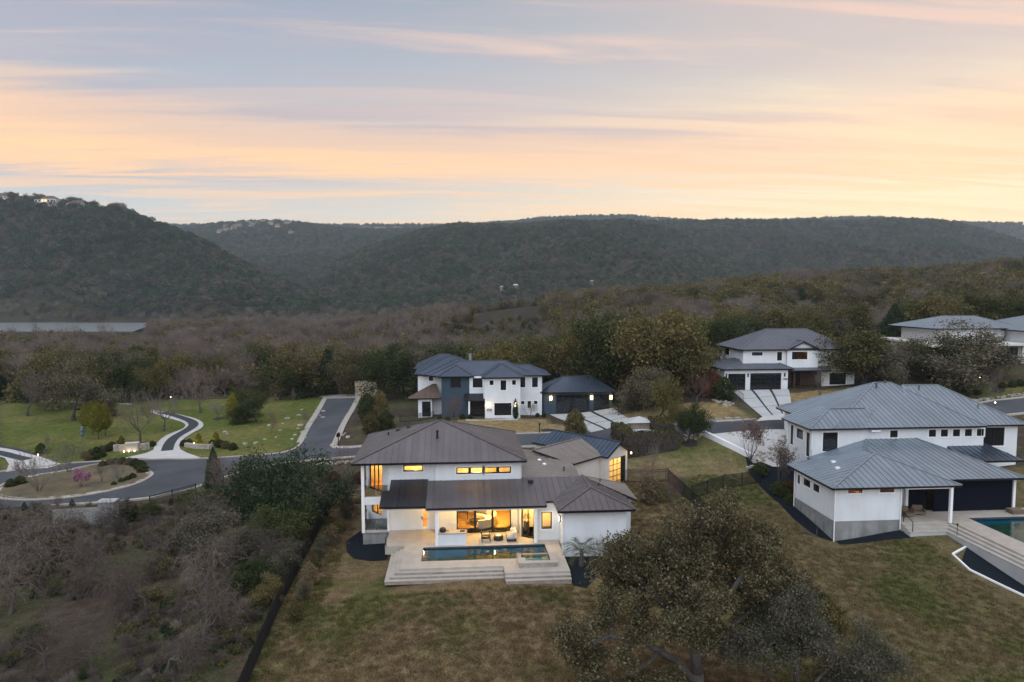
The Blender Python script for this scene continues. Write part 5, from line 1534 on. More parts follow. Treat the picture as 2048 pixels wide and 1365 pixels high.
def ridge_house():
    z0 = 9.2
    H = thing('flat_roof_house', (84, 112, z0), 'pale modern house with flat white canopies and hip roofs behind an oak', 'house')
    b = MB()
    b.box(77.2, 96, 104.5, 116, z0 - .8, z0 + 3.7); b.box(80.5, 92, 108.0, 118, z0 + 3.7, z0 + 6.2); b.box(92.5, 106, 100.5, 116, z0 - .8, z0 + 6.0)
    b.build('wall', 'white_stucco', H)
    fl = MB(); fl.prism([(73.5, 100.2), (79.5, 99.6), (80.5, 102.2), (92.5, 102.0), (92.5, 106), (80, 118.5), (77.5, 119.5)], z0 + 3.72, z0 + 4.05)
    fl.build('canopy', 'cream_stucco', H)
    MB().box(80, 91, 103.9, 104.45, z0 - .3, z0 + 3.3).build('glass_wall', 'dark_glass', H)
    for x in (80.2, 85.5, 90.8): MB().box(x - .15, x + .15, 102.6, 102.9, z0 - .6, z0 + 3.7).build('column', 'cream_stucco', H)
    kw = dict(single=False)
    pl, cp = hip_planes(78.6, 95, 106.8, 119, z0 + 6.25, (84.0, 112.5), (90, 112.5), z0 + 8.1); roof_block(H, pl, 'grey_metal', .55, caps=cp, **kw)
    pl, cp = hip_planes(91.2, 107, 99.5, 117, z0 + 6.05, (98.2, 105.5), (98.2, 111), z0 + 8.2); roof_block(H, pl, 'grey_metal', .55, caps=cp, **kw)
    s = Seg((92.5, 100.48), (106, 100.48)); MB().box(94.6, 98, 100.35, 100.47, z0 + 3.6, z0 + 5.4).build('window', 'dark_glass', H); MB().box(94, 97.5, 100.35, 100.47, z0 - .5, z0 + 2.6).build('window', 'dark_glass', H)
    MB().box(93.0, 93.4, 98.6, 99.0, z0 - .9, z0 + 3.2).build('column', 'cream_stucco', H)
ridge_house()

# ================================================================ VEGETATION
def unit(v):
    return v / max(np.linalg.norm(v), 1e-9)
class Skel:
    """branch skeleton: straight pieces with radii and level, and the tips where leaves sit"""
    def __init__(self, seed):
        self.r = np.random.default_rng(seed); self.s = []; self.tips = []
    def limb(self, pts, r0, r1, lev):
        P = [np.array(p, float) for p in pts]; n = len(P) - 1
        for i in range(n):
            self.s.append((P[i], P[i + 1], r0 + (r1 - r0) * i / n, r0 + (r1 - r0) * (i + 1) / n, lev))
    def branch(self, p, d, L, r, lev, st):
        mx = st['levels']; n = st.get('pieces', 3); R = self.r
        q = p
        for i in range(n):
            d = unit(d + R.normal(0, st['wig'], 3) + np.array((0, 0, st['lift'][min(lev, len(st['lift']) - 1)])))
            q2 = q + d * (L / n)
            self.s.append((q, q2, r * (1 - .55 * i / n), r * (1 - .55 * (i + 1) / n), lev))
            q = q2
            if lev < mx and i >= (0 if lev else n - 1):
                k = st['kids'][min(lev, len(st['kids']) - 1)]
                k = int(k) + (1 if R.random() < k - int(k) else 0)
                for _ in range(k if i == n - 1 else max(k - 1, 1)):
                    self.child(q, d, L, r * (1 - .5 * (i + 1) / n), lev, st)
        if lev >= mx: self.tips.append((q, d))
    def child(self, q, d, L, r, lev, st):
        R = self.r
        a = math.radians(R.normal(st['ang'][min(lev, len(st['ang']) - 1)], 12)); t = R.uniform(0, 2 * math.pi)
        s = unit(np.cross(d, (0.3, .2, 1) if abs(d[2]) < .9 else (1, 0, 0))); u = np.cross(d, s)
        nd = unit(d * math.cos(a) + (s * math.cos(t) + u * math.sin(t)) * math.sin(a))
        self.branch(q, nd, L * st['ratio'][min(lev, len(st['ratio']) - 1)] * R.uniform(.75, 1.2), r * .62, lev + 1, st)
    def side_shoots(self, pts, L, r, st, per=3, start=.35):
        P = [np.array(p, float) for p in pts]; n = len(P) - 1
        for i in range(n):
            for _ in range(per):
                t = self.r.uniform(0, 1)
                if (i + t) / n < start: continue
                q = P[i] + (P[i + 1] - P[i]) * t
                self.child(q, unit(P[i + 1] - P[i]), L, r, 0, st)
        self.child(P[-1], unit(P[-1] - P[-2]), L, r, 0, st); self.child(P[-1], unit(P[-1] - P[-2]), L, r, 0, st)
    def wood(self, maxlev, sides=(7, 5, 4, 3)):
        mb = MB()
        for a, b, r0, r1, lev in self.s:
            if lev <= maxlev: mb.tube([a, b], [r0, r1], sides[min(lev, len(sides) - 1)])
        return mb
    def twigs(self, minlev, wmin=.012, boost=1.0):
        S = [x for x in self.s if x[4] >= minlev]
        if not S: return np.zeros((0, 3)), []
        a = np.array([x[0] for x in S]); b = np.array([x[1] for x in S])
        w0 = np.maximum(np.array([x[2] for x in S]), wmin) * boost; w1 = np.maximum(np.array([x[3] for x in S]), wmin * .6) * boost
        d = b - a; rv = self.r.normal(0, 1, d.shape); s = np.cross(d, rv); s /= np.maximum(np.linalg.norm(s, axis=1, keepdims=True), 1e-9)
        v = np.stack((a - s * w0[:, None], a + s * w0[:, None], b + s * w1[:, None], b - s * w1[:, None]), 1).reshape(-1, 3)
        return v, len(S)
def quads_mesh(name, v, mat):
    me = bpy.data.meshes.new(name)
    n = len(v) // 4
    me.vertices.add(n * 4); me.vertices.foreach_set('co', np.asarray(v, np.float32).ravel())
    me.loops.add(n * 4); me.loops.foreach_set('vertex_index', np.arange(n * 4, dtype=np.int32))
    me.polygons.add(n); me.polygons.foreach_set('loop_start', np.arange(0, n * 4, 4, dtype=np.int32))
    try: me.polygons.foreach_set('loop_total', np.full(n, 4, np.int32))
    except Exception: pass
    me.update(calc_edges=True); me.validate()
    me.materials.append(MATS[mat])
    return me
def leaf_quads(R, centres, size, asp=.55, upbias=.25):
    n = len(centres)
    nrm = R.normal(0, 1, (n, 3)); nrm[:, 2] = np.abs(nrm[:, 2]) + upbias; nrm /= np.linalg.norm(nrm, axis=1, keepdims=True)
    t = np.cross(nrm, R.normal(0, 1, (n, 3))); t /= np.maximum(np.linalg.norm(t, axis=1, keepdims=True), 1e-9); b = np.cross(nrm, t)
    s = size * R.uniform(.6, 1.35, (n, 1))
    t = t * s; b = b * s * asp
    return np.stack((centres - t, centres - b, centres + t, centres + b), 1).reshape(-1, 3)
def tip_points(R, sk, per, sig, flat=.75):
    q = np.array([t[0] for t in sk.tips]); d = np.array([t[1] for t in sk.tips])
    k = np.repeat(np.arange(len(q)), per)
    off = R.normal(0, 1, (len(k), 3)) * sig; off[:, 2] *= flat
    return q[k] + off - d[k] * R.uniform(0, sig * 1.6, (len(k), 1))
PROTO = {}
def norm_height(*meshes):
    top = max(v.co.z for m in meshes for v in m.vertices)
    for m in meshes:
        a = np.empty(len(m.vertices) * 3, np.float32); m.vertices.foreach_get('co', a); a *= 10.0 / top; m.vertices.foreach_set('co', a); m.update()
def remat(me, mat):
    c = me.copy(); c.materials.clear(); c.materials.append(MATS[mat]); return c
OAK = dict(levels=3, wig=.20, lift=(0, .06, .10, .08), kids=(5, 3, 2.6), ang=(58, 46, 42), ratio=(2.1, .62, .60), pieces=3)
def make_oak(seed, per=70, leaf=.175, sig=.62, st=OAK, trunk=2.0, r=.42):
    sk = Skel(seed)
    sk.branch(np.zeros(3), np.array((.06, .03, 1.0)), trunk, r, 0, st)
    R = sk.r
    tr = sk.wood(2, (7, 5, 3)).mesh('trunk', 'bark_dark')
    cr = quads_mesh('crown', leaf_quads(R, tip_points(R, sk, per, sig), leaf), 'leaf_oak')
    norm_height(tr, cr)
    return tr, cr
BARE = dict(levels=4, wig=.17, lift=(0, .10, .14, .10, .05), kids=(5, 2.6, 2.3, 2.2), ang=(46, 40, 38, 36), ratio=(1.55, .66, .62, .62), pieces=3)
def make_bare(seed, st=BARE, trunk=2.3, r=.34, mat='twig_mauve', wmin=.020, fuzz=2, fl=.5):
    sk = Skel(seed)
    sk.branch(np.zeros(3), np.array((.08, .0, 1.0)), trunk, r, 0, st)
    tr = sk.wood(1, (7, 5)).mesh('trunk', 'bark_grey')
    v, _ = sk.twigs(2, wmin)
    R = sk.r
    if fuzz:                                   # the finest twigs beyond the skeleton
        q = np.repeat(np.array([t[0] for t in sk.tips]), fuzz, 0); d = np.repeat(np.array([t[1] for t in sk.tips]), fuzz, 0)
        e = q + (d + R.normal(0, .55, d.shape)) * fl * R.uniform(.5, 1.2, (len(q), 1))
        s = np.cross(e - q, R.normal(0, 1, d.shape)); s /= np.maximum(np.linalg.norm(s, axis=1, keepdims=True), 1e-9); s *= wmin * .7
        v = np.vstack((v, np.stack((q - s, q + s, e + s * .4, e - s * .4), 1).reshape(-1, 3)))
    cr = quads_mesh('crown', v, mat)
    norm_height(tr, cr)
    return tr, cr
def shell_points(R, n, prof, clump=0, rad=1.0):
    """points near the surface of a lumpy body of revolution, prof: [(z, radius)]"""
    zs = np.array([p[0] for p in prof]); rs = np.array([p[1] for p in prof])
    z = R.uniform(zs[0], zs[-1], n * 3); rr = np.interp(z, zs, rs)
    keep = R.uniform(0, rs.max(), n * 3) < rr + .1
    z = z[keep][:n]; rr = rr[keep][:n]
    a = R.uniform(0, 2 * math.pi, len(z))
    lump = 1 + .16 * np.sin(a * 3 + z * 1.3 + R.uniform(0, 6)) + .12 * np.sin(a * 5 - z * 2.1 + R.uniform(0, 6))
    f = rr * lump * np.sqrt(R.uniform(.25, 1.05, len(z))) * rad
    return np.stack((f * np.cos(a), f * np.sin(a), z), 1)
def make_shell(seed, n, leaf, prof, mat, trunk_r=.2, trunk_top=.6, asp=.5, stems=1, bark='bark_dark'):
    R = np.random.default_rng(seed)
    cr = quads_mesh('crown', leaf_quads(R, shell_points(R, n, prof), leaf, asp), mat)
    mb = MB(); top = prof[-1][0] * trunk_top
    for k in range(stems):
        a = 2 * math.pi * k / max(stems, 1); o = .0 if stems == 1 else .12
        mb.tube([(o * math.cos(a), o * math.sin(a), 0), ((o + .25 * (stems > 1)) * math.cos(a) * 1.6, (o + .25 * (stems > 1)) * math.sin(a) * 1.6, top * .5), ((o + .6 * (stems > 1)) * math.cos(a) * 2, (o + .6 * (stems > 1)) * math.sin(a) * 2, top)], [trunk_r, trunk_r * .7, trunk_r * .25], 6)
    tr = mb.mesh('trunk', bark)
    norm_height(tr, cr)
    return tr, cr
VASE = dict(levels=3, wig=.12, lift=(0, .06, .08, .04), kids=(5, 2.6, 2.4), ang=(24, 30, 32), ratio=(2.6, .62, .6), pieces=3)
def protos():
    for i in range(4):
        t, c = make_oak(11 + i * 7)
        PROTO[f'oak{i}'] = (t, c); PROTO[f'olive{i}'] = (t, remat(c, 'leaf_olive')); PROTO[f'grey{i}'] = (t, remat(c, 'leaf_grey')); PROTO[f'dark{i}'] = (t, remat(c, 'leaf_shrub')); PROTO[f'deep{i}'] = (t, remat(c, 'leaf_cedar'))
    for i in range(4):
        t, c = make_bare(41 + i * 5)
        PROTO[f'bare{i}'] = (t, c); PROTO[f'bareg{i}'] = (t, remat(c, 'twig_grey'))
        if i < 2: PROTO[f'barer{i}'] = (t, remat(c, 'twig_red'))
    for i in range(2):
        PROTO[f'cedar{i}'] = make_shell(71 + i, 11000, .20, [(.5, 1.6), (1.6, 3.0), (3.2, 3.3), (5.5, 2.7), (8, 1.5), (10, .3)], 'leaf_cedar', .25, .85)
    PROTO['lime'] = make_shell(81, 7000, .18, [(2.0, 1.0), (3.2, 2.6), (5, 3.1), (7, 2.5), (9, 1.2), (10, .25)], 'leaf_lime', .17, .8)
    PROTO['juniper'] = make_shell(83, 8000, .19, [(.3, 2.0), (2, 2.9), (4, 2.4), (6, 1.9), (8, 1.2), (10, .15)], 'leaf_cedar', .2, .9)
    PROTO['column'] = make_shell(84, 4500, .2, [(.2, .9), (2, 1.6), (5, 1.5), (8, .9), (10, .12)], 'leaf_cedar', .2, .9)
    for nm, mt in (('bush', 'leaf_shrub'), ('hedgebush', 'leaf_hedge'), ('drybush', 'leaf_dry'), ('russet', 'leaf_russet'), ('limebush', 'leaf_lime'), ('olivebush', 'leaf_olive')):
        if nm == 'bush': base = make_shell(91, 5200, .42, [(.1, 3.2), (2, 5.4), (5, 5.6), (8, 3.8), (10, .8)], 'leaf_shrub', .25, .5, stems=4); PROTO[nm] = base
        else: PROTO[nm] = (base[0], remat(base[1], mt))
    sk = Skel(99)
    for k in range(6):
        a = k * 1.05; sk.branch(np.array((.1 * math.cos(a), .1 * math.sin(a), 0)), unit(np.array((.28 * math.cos(a), .28 * math.sin(a), 1))), 3.2, .10, 0, dict(VASE, kids=(3, 2.4, 2.2), ratio=(1.0, .62, .6)))
    tr = sk.wood(1, (5, 4)).mesh('trunk', 'bark_grey'); v, _ = sk.twigs(2, .022)
    lf = leaf_quads(sk.r, tip_points(sk.r, sk, 7, .22), .13)
    cr = quads_mesh('crown', np.vstack((v, lf)), 'leaf_mauve'); norm_height(tr, cr); PROTO['crepe'] = (tr, cr)
    PROTO['crepe_bare'] = (tr, remat(quads_mesh('crown', v, 'twig_grey'), 'twig_grey')); norm_height(PROTO['crepe_bare'][1])
    lf2 = leaf_quads(sk.r, tip_points(sk.r, sk, 22, .35), .18)
    c2 = quads_mesh('crown', np.vstack((v, lf2)), 'blossom_pink'); norm_height(c2); PROTO['redbud'] = (tr, c2)
    # vase shaped bare shrub
    sk = Skel(105)
    for k in range(9):
        a = k * .7; sk.branch(np.array((.15 * math.cos(a), .15 * math.sin(a), 0)), unit(np.array((.45 * math.cos(a), .45 * math.sin(a), 1))), 4.0, .07, 0, dict(VASE, kids=(3, 2.6, 2.4), ratio=(.8, .6, .6), levels=3))
    tr = sk.wood(0, (5,)).mesh('trunk', 'bark_grey'); v, _ = sk.twigs(1, .03)
    cr = quads_mesh('crown', v, 'twig_grey'); norm_height(tr, cr); PROTO['baresh'] = (tr, cr)
protos()
RNG = random.Random(77)
def plant(kind, at, h, label, cat='tree', group=None, name=None, w=None, rz=None):
    """one tree or shrub: an Empty at its foot with trunk and crown"""
    x, y = at
    nm = name or {'tree': 'tree', 'shrub': 'shrub', 'bush': 'bush'}.get(cat, 'tree')
    o = bpy.data.objects.new(nm, None); COL.objects.link(o); o.empty_display_size = .3
    o.location = (x, y, gz(x, y) - .06)
    o.rotation_euler = (0, 0, RNG.uniform(0, 6.28) if rz is None else rz)
    s = h / 10.0; ww = (w or 1.0) * s
    o.scale = (ww, ww, s)
    tag(o, label, cat, group)
    t, c = PROTO[kind]
    for part, me in (('trunk', t), ('crown', c)):
        p = bpy.data.objects.new(part, me); COL.objects.link(p); p.parent = o
    return o
def T(kind, px, py, h, label, **kw):
    return plant(kind, G(px, py), h, label, **kw)

# ---------------------------------------------------------------- park trees on the left
T('grey1', 148, 842, 12.0, 'broad brown-green oak with forked dark trunk at the lawn edge', w=.95)
T('bareg0', 56, 832, 9.5, 'grey leafless tree with twin trunks at the back of the park lawn')
T('olive2', 112, 816, 12.5, 'tall olive crowned oak standing behind the forked oak on the lawn')
T('bareg1', 279, 886, 9.0, 'sparse grey tree with crooked forked trunk beside the low stone wall', w=.85)
T('bareg2', 328, 862, 8.4, 'slim grey leafless tree inside the bend of the winding driveway', w=.8)
T('bare2', 297, 848, 5.0, 'young leafless tree in a mulch ring near the winding driveway', w=.55)
T('bare1', 401, 826, 9.2, 'mauve leafless tree with leaning side limb behind the driveway bend')
T('cedar0', 190, 832, 5.6, 'dark cedar behind the cluster of lime green trees')
for k, (px, py, h) in enumerate(((171, 864, 4.6), (186, 870, 5.4), (197, 879, 5.9), (211, 872, 5.2))):
    T('lime', px, py, h, 'small lime green evergreen tree in the cluster on the park lawn', group='lime green trees on the park lawn', w=.62)
T('bareg3', 435, 838, 3.9, 'little round leafless tree in a mulch ring beside the lime tree', w=1.0)
T('lime', 466, 846, 5.2, 'lime green oval tree beside the dark round oak on the lawn', w=.62)
T('dark1', 512, 846, 6.6, 'dark round live oak standing on the open park lawn', w=.95)
T('dark2', 488, 834, 5.6, 'smaller dark live oak behind the round oak on the lawn', w=.8)
T('barer0', 543, 868, 3.9, 'slim reddish sapling on the park lawn among scattered stones', w=.4)
T('bareg1', 588, 808, 3.8, 'thin grey sapling near the far end of the side street', w=.35)
T('crepe_bare', 607, 862, 3.9, 'round leafless shrub on the lawn beside the side street', cat='shrub', w=.8)
T('olive0', 585, 796, 12.0, 'golden olive oak rising behind the park lawn', w=.95)
T('dark3', 560, 800, 10.0, 'dark green oak below the golden olive oak', w=.9)
T('bareg2', 682, 789, 10.5, 'pale leafless tree at the end of the side street')
T('cedar1', 655, 786, 9.5, 'dark cedar beside the pale leafless tree at the side street')
T('dark0', 772, 800, 11.5, 'large dark green oak between the side street and the blue house', w=.9)
T('grey0', 800, 792, 9.5, 'grey green oak beside the blue walled house', w=.85)
for k, (px, py, h, w, kd, lb) in enumerate(((735, 842, 4.6, .55, 'bush', 'tall dark evergreen shrub beside the side street kerb'), (760, 838, 4.8, .5, 'olivebush', 'olive evergreen shrub in the screen beside the side street'), (742, 866, 3.2, .7, 'hedgebush', 'low brownish shrub in the screen beside the side street'), (772, 858, 3.0, .7, 'bush', 'low dark shrub under the evergreen screen by the guest wing'))):
    T(kd, px, py, h, lb, cat='shrub', w=w)
# ---------------------------------------------------------------- turning circle planting
T('baresh', 138, 946, 4.4, 'bushy leafless multi-stem shrub at the back of the planted island', cat='shrub', w=.9)
T('baresh', 77, 985, 5.2, 'wide leafless multi-stem shrub on the planted island', cat='shrub', w=1.0)
T('redbud', 163, 976, 2.4, 'small redbud in pink blossom on the planted island', w=.9)
T('crepe_bare', 204, 966, 2.6, 'little bare ornamental tree on the planted island beside the redbud', w=.9)
T('crepe_bare', 237, 960, 2.8, 'little bare ornamental tree near the tip of the planted island', w=.9)
T('crepe_bare', 100, 902, 2.8, 'little bare tree behind the clipped ball shrub', w=.9)
for k, (px, py, h) in enumerate(((206, 934, .9), (219, 931, 1.0), (232, 930, 1.0), (246, 930, 1.1), (259, 931, 1.1), (271, 934, 1.2), (281, 939, 1.3), (286, 946, 1.2), (22, 975, 1.1), (40, 970, 1.2), (228, 972, .6), (243, 966, .7), (255, 962, .7), (265, 958, .8))):
    T(('hedgebush', 'drybush', 'bush')[k % 3] if k < 6 else 'bush', px, py, h, 'low mounded shrub planted round the edge of the turning island', cat='shrub', group='mounded shrubs on the turning island', w=1.0)
T('bush', 82, 908, 1.6, 'clipped dark ball shrub beside the short driveway', cat='shrub', w=.75)
for k, (px, py, h) in enumerate(((170, 916, 1.0), (182, 912, 1.0), (193, 908, 1.1), (204, 905, 1.1), (215, 903, 1.1), (224, 899, 1.2), (178, 922, .9), (192, 919, .9), (205, 914, .9), (235, 894, 1.0), (305, 893, .9), (368, 892, 1.0), (378, 890, 1.0), (425, 892, 1.0), (440, 895, 1.2), (452, 897, 1.2), (466, 900, 1.1))):
    T('bush' if k % 3 else 'olivebush', px, py, h, 'low rounded shrub in the bed along the park entrance', cat='shrub', group='low shrubs along the park entrance', w=1.0)
# ---------------------------------------------------------------- between street and white house
T('barer1', 695, 968, 5.6, 'leafless young street tree with rust leaves beside the white house', w=.7)
T('russet', 668, 962, 1.3, 'rust coloured low shrub under the young street tree', cat='shrub', w=1.1)
T('russet', 720, 965, 1.4, 'rust coloured shrub against the west side of the white house', cat='shrub', w=1.1)
T('column', 1031, 838, 3.2, 'narrow dark cypress beside the blue house entrance', w=.8)
T('barer0', 908, 846, 4.6, 'russet rounded bare tree before the dark blue wall', w=.85)
T('crepe_bare', 1061, 838, 2.8, 'spreading little bare tree trained against the white wall', w=1.3)
for px, py, h in ((925, 838, .9), (940, 838, .8), (990, 836, .7), (1075, 834, .7), (1088, 834, .7), (880, 842, .9), (895, 844, .9)):
    T('bush', px, py, h, 'small clipped shrub at the foot of the blue and white house', cat='shrub', group='clipped shrubs before the blue and white house', w=.9)
T('olivebush', 1150, 877, 4.2, 'olive evergreen tree behind the angled garage roof', w=.62)
T('bareg1', 1096, 862, 3.6, 'thin sapling in a mulch ring on the straw lawn', w=.25)
# oaks behind the blue house
for k, (px, py, h, kd, lb) in enumerate(((1168, 788, 14.5, 'olive1', 'big olive live oak rising behind the white and blue house'), (1225, 792, 15.5, 'dark2', 'tall dark live oak behind the detached garage'), (1256, 800, 13.5, 'olive3', 'spreading live oak with dark leaning trunk beyond the garage'), (1305, 796, 15.0, 'olive0', 'golden topped live oak beyond the straw lawn'), (1352, 786, 13.5, 'oak2', 'rounded live oak between golden oak and the rise'), (1120, 770, 12.0, 'oak1', 'dark olive oak over the ridge of the blue house'), (1200, 770, 14.0, 'olive2', 'olive oak crown behind the two tallest oaks'))):
    T(kd, px, py, h, lb, w=.88)
T('grey3', 1314, 814, 6.8, 'pale grey-green spreading tree over the straw lawn', w=.9)
T('oak3', 1318, 842, 6.6, 'small multi-stem tree in a dark mulch ring on the straw lawn', w=.55)
T('barer1', 1394, 808, 5.2, 'round russet leafless tree beside the rising driveway', w=.9)
T('bush', 1448, 800, 3.6, 'bright dark green shrub at the head of the rising driveway', cat='shrub', w=.75)
T('russet', 1425, 792, 4.0, 'dark russet hedge shrub along the white garage wall', cat='shrub', w=.8)
T('hedgebush', 1404, 786, 3.4, 'brownish hedge shrub behind the russet tree', cat='shrub', w=.8)
T('dark0', 1380, 888, 5.4, 'dark round headed street tree on a slim trunk', w=.75)
T('crepe', 1500, 922, 5.6, 'crepe myrtle with fine russet crown beside the pale drive', w=1.05)
T('crepe', 1562, 985, 6.2, 'crepe myrtle with slender pale trunks against the neighbour house', w=.75)
T('bush', 1520, 950, 1.6, 'dark shrub under the crepe myrtle beside the iron fence', cat='shrub')
T('russet', 1578, 985, 1.5, 'rust shrub at the corner of the grey roofed house', cat='shrub', w=.8)
T('bush', 1560, 990, 1.7, 'dark green shrub under the slender crepe myrtle', cat='shrub')
T('bush', 1578, 1008, 1.3, 'round dark shrub beside the grey foundation wall', cat='shrub', w=.7)
T('oak0', 1725, 772, 9.6, 'large olive live oak in front of the white hillside house', w=1.25)
T('grey2', 1762, 772, 7.5, 'grey green oak beside the large olive live oak', w=1.0)
T('crepe_bare', 1640, 792, 4.2, 'fine leafless tree before the dark entrance', w=.8)
T('grey1', 1935, 762, 10.5, 'gnarled sparse live oak spreading before the flat roofed house', w=1.35)
T('dark0', 1905, 752, 7.0, 'added dark spreading oak standing in for shade before the flat roofed house', w=1.2)  # dark crown added where shade lies under the oaks
T('dark1', 1980, 756, 6.2, 'added low dark oak standing in for shade between gnarled oak and upper street bed', w=1.2)  # another dark crown added to fill that shade
T('grey0', 1835, 758, 7.0, 'grey oak hiding the corner of the flat roofed house', w=1.0)
T('dark3', 1890, 762, 6.0, 'dark shrubby oak under the gnarled live oak', w=1.0)
T('bareg0', 1862, 772, 5.5, 'pale leafless tree in the bed before the flat roofed house', w=.6)
T('barer0', 1965, 770, 5.6, 'rust twigged bare tree near the garden lamp', w=.7)
T('bareg3', 1995, 782, 4.4, 'thin leafless tree in a dark ring on the upper lawn', w=.5)
T('bare1', 1985, 800, 3.0, 'little reddish bare tree on the verge of the upper street', w=.6)
for px, py, h in ((1850, 782, 1.0), (1872, 786, 1.0), (1930, 786, .9), (1955, 790, 1.0), (2005, 776, 1.0), (2025, 774, 1.1), (2040, 772, 1.1), (1915, 792, .8), (1935, 794, .8)):
    T('bush', px, py, h, 'small dark shrub in the beds of the upper lawn', cat='shrub', group='dark shrubs in the upper lawn beds')
# ---------------------------------------------------------------- around the yards
T('deep2', 592, 1062, 8.9, 'big dark evergreen oak at the corner of the garden fence', w=.82)
T('deep3', 560, 1046, 7.0, 'smaller dark evergreen tree leaning on the big dark oak', w=.8)
T('juniper', 428, 985, 5.2, 'narrow dark juniper beside the street bend', w=.7)
T('deep1', 520, 1075, 5.0, 'dark evergreen thicket tree below the big cedar', w=1.1)
T('bare0', 452, 1010, 5.8, 'mauve leafless tree beside the juniper at the street bend', w=1.0)
T('drybush', 1300, 1006, 3.0, 'straw coloured sparse shrub beside the white garden wing', cat='shrub', w=.7)
T('barer0', 1285, 990, 3.8, 'rust brown leafless shrub behind the garden wing', cat='shrub', w=1.1)
T('bareg2', 1305, 945, 4.4, 'slim pale sapling before the clipped hedge', w=.4)
T('barer1', 1345, 1010, 3.4, 'low russet twiggy bush beside the black fence', cat='shrub', w=1.1)
for k in range(9):                               # soft shrubs along the inside of the left fence
    y = 71 - k * 3.0
    plant(('drybush', 'grey1', 'olivebush')[k % 3], (-11.6 + .3 * math.sin(k), y), 2.0 + .5 * math.sin(k * 2.1), 'soft feathery shrub planted along the black garden fence', 'shrub', 'feathery shrubs along the garden fence', w=.62)
for k in range(7):
    plant(('olivebush', 'drybush', 'bush')[k % 3], (25.6 + .5 * math.sin(k * 1.7), 57.5 - k * 2.4), 2.3 + .5 * math.cos(k * 1.9), 'mixed olive shrub along the neighbour side of the fence', 'shrub', 'shrubs along the neighbour side of the fence', w=.75)

# ---------------------------------------------------------------- the big oak in front and its companion
def custom_oak(name, base, limbs, label, seed, per, leaf, sig, mat, st, trunk_r, w=.8):
    o = thing(name, (base[0], base[1], base[2]), label, 'tree')
    sk = Skel(seed)
    for pts, r0, L in limbs:
        sk.limb(pts, r0, r0 * .35, 0)
        sk.side_shoots(pts, L, r0 * .35, st, 4)
    tr = sk.wood(2, (9, 5, 3)).build('trunk', 'bark_grey', o, True, off=(0, 0, 0))
    v, n = sk.twigs(3, .010)
    lf = leaf_quads(sk.r, tip_points(sk.r, sk, per, sig), leaf)
    c = bpy.data.objects.new('crown', quads_mesh('crown', lf, mat)); COL.objects.link(c); c.parent = o
    if n:
        t2 = bpy.data.objects.new('twigs', quads_mesh('twigs', v, 'twig_grey')); COL.objects.link(t2); t2.parent = o
    return o, len(sk.tips)
FG = dict(levels=3, wig=.20, lift=(.05, .06, .05, .02), kids=(2.6, 2.4, 2.3), ang=(52, 45, 42), ratio=(.80, .66, .62), pieces=3)
bx, by = atz(1392, 1398, -1.45)
o, nt = custom_oak('live_oak', (bx, by, -1.5), [
    ([(0, 0, 0), (.05, 0, 1.6), (-.1, .1, 3.4), (-.4, .3, 5.4), (-.5, .5, 7.8), (-.3, .6, 10.0)], .42, 1.7),
    ([(0, 0, 1.0), (-1.2, .1, 2.3), (-3.0, .2, 3.4), (-5.0, .1, 3.9), (-6.6, -.2, 3.4)], .26, 1.7),
    ([(-.1, .1, 3.2), (-1.5, .5, 5.0), (-2.8, .9, 6.4), (-3.6, 1.0, 7.1)], .22, 1.7),
    ([(-.1, .1, 3.4), (1.3, -.1, 5.4), (2.6, .1, 7.2), (3.4, .3, 8.4)], .24, 1.7),
    ([(.0, 0, 2.4), (1.8, .3, 3.8), (3.4, .5, 4.9), (4.7, .3, 5.3)], .22, 1.7),
    ([(-.2, .2, 4.2), (.4, 2.0, 5.8), (.5, 4.0, 7.2)], .20, 1.6),
    ([(-.2, .2, 3.8), (-.8, -1.6, 5.2), (-1.2, -3.2, 6.4)], .18, 1.6),
    ([(-.2, .3, 5.0), (1.0, 1.2, 7.2), (2.4, 1.8, 9.2)], .18, 1.5),
    ([(-2.0, .3, 2.9), (-3.2, -1.2, 2.9), (-4.6, -1.6, 2.5)], .12, 1.4),
    ([(-.2, .4, 4.8), (-1.6, 2.0, 5.8), (-2.6, 2.8, 6.4)], .15, 1.5)],
    'large sparse-leaved live oak in the garden, the biggest tree of the yard', 5, 42, .080, .24, 'leaf_big', FG, .4)
print('oak tips', nt)
bx2, by2 = atz(1590, 1440, -1.7)
o, nt = custom_oak('oak_tree', (bx2, by2, -1.8), [
    ([(0, 0, 0), (.1, .1, 2.2), (0, .2, 4.2), (.2, .2, 5.6)], .2, 1.4),
    ([(0, 0, .6), (-1.3, .3, 2.4), (-2.6, .4, 3.6)], .12, 1.4),
    ([(0, 0, .8), (1.5, .2, 2.4), (3.0, .3, 3.6)], .12, 1.4),
    ([(0, 0, .8), (2.2, 0, 1.8), (4.6, .2, 2.6)], .12, 1.4),
    ([(0, .1, 1.5), (.7, 1.6, 3.2), (1.2, 2.6, 4.0)], .10, 1.3)],
    'dense bushy young oak with pale glinting leaves beside the big oak', 9, 60, .062, .28, 'leaf_grey', FG, .2)
print('oak2 tips', nt)
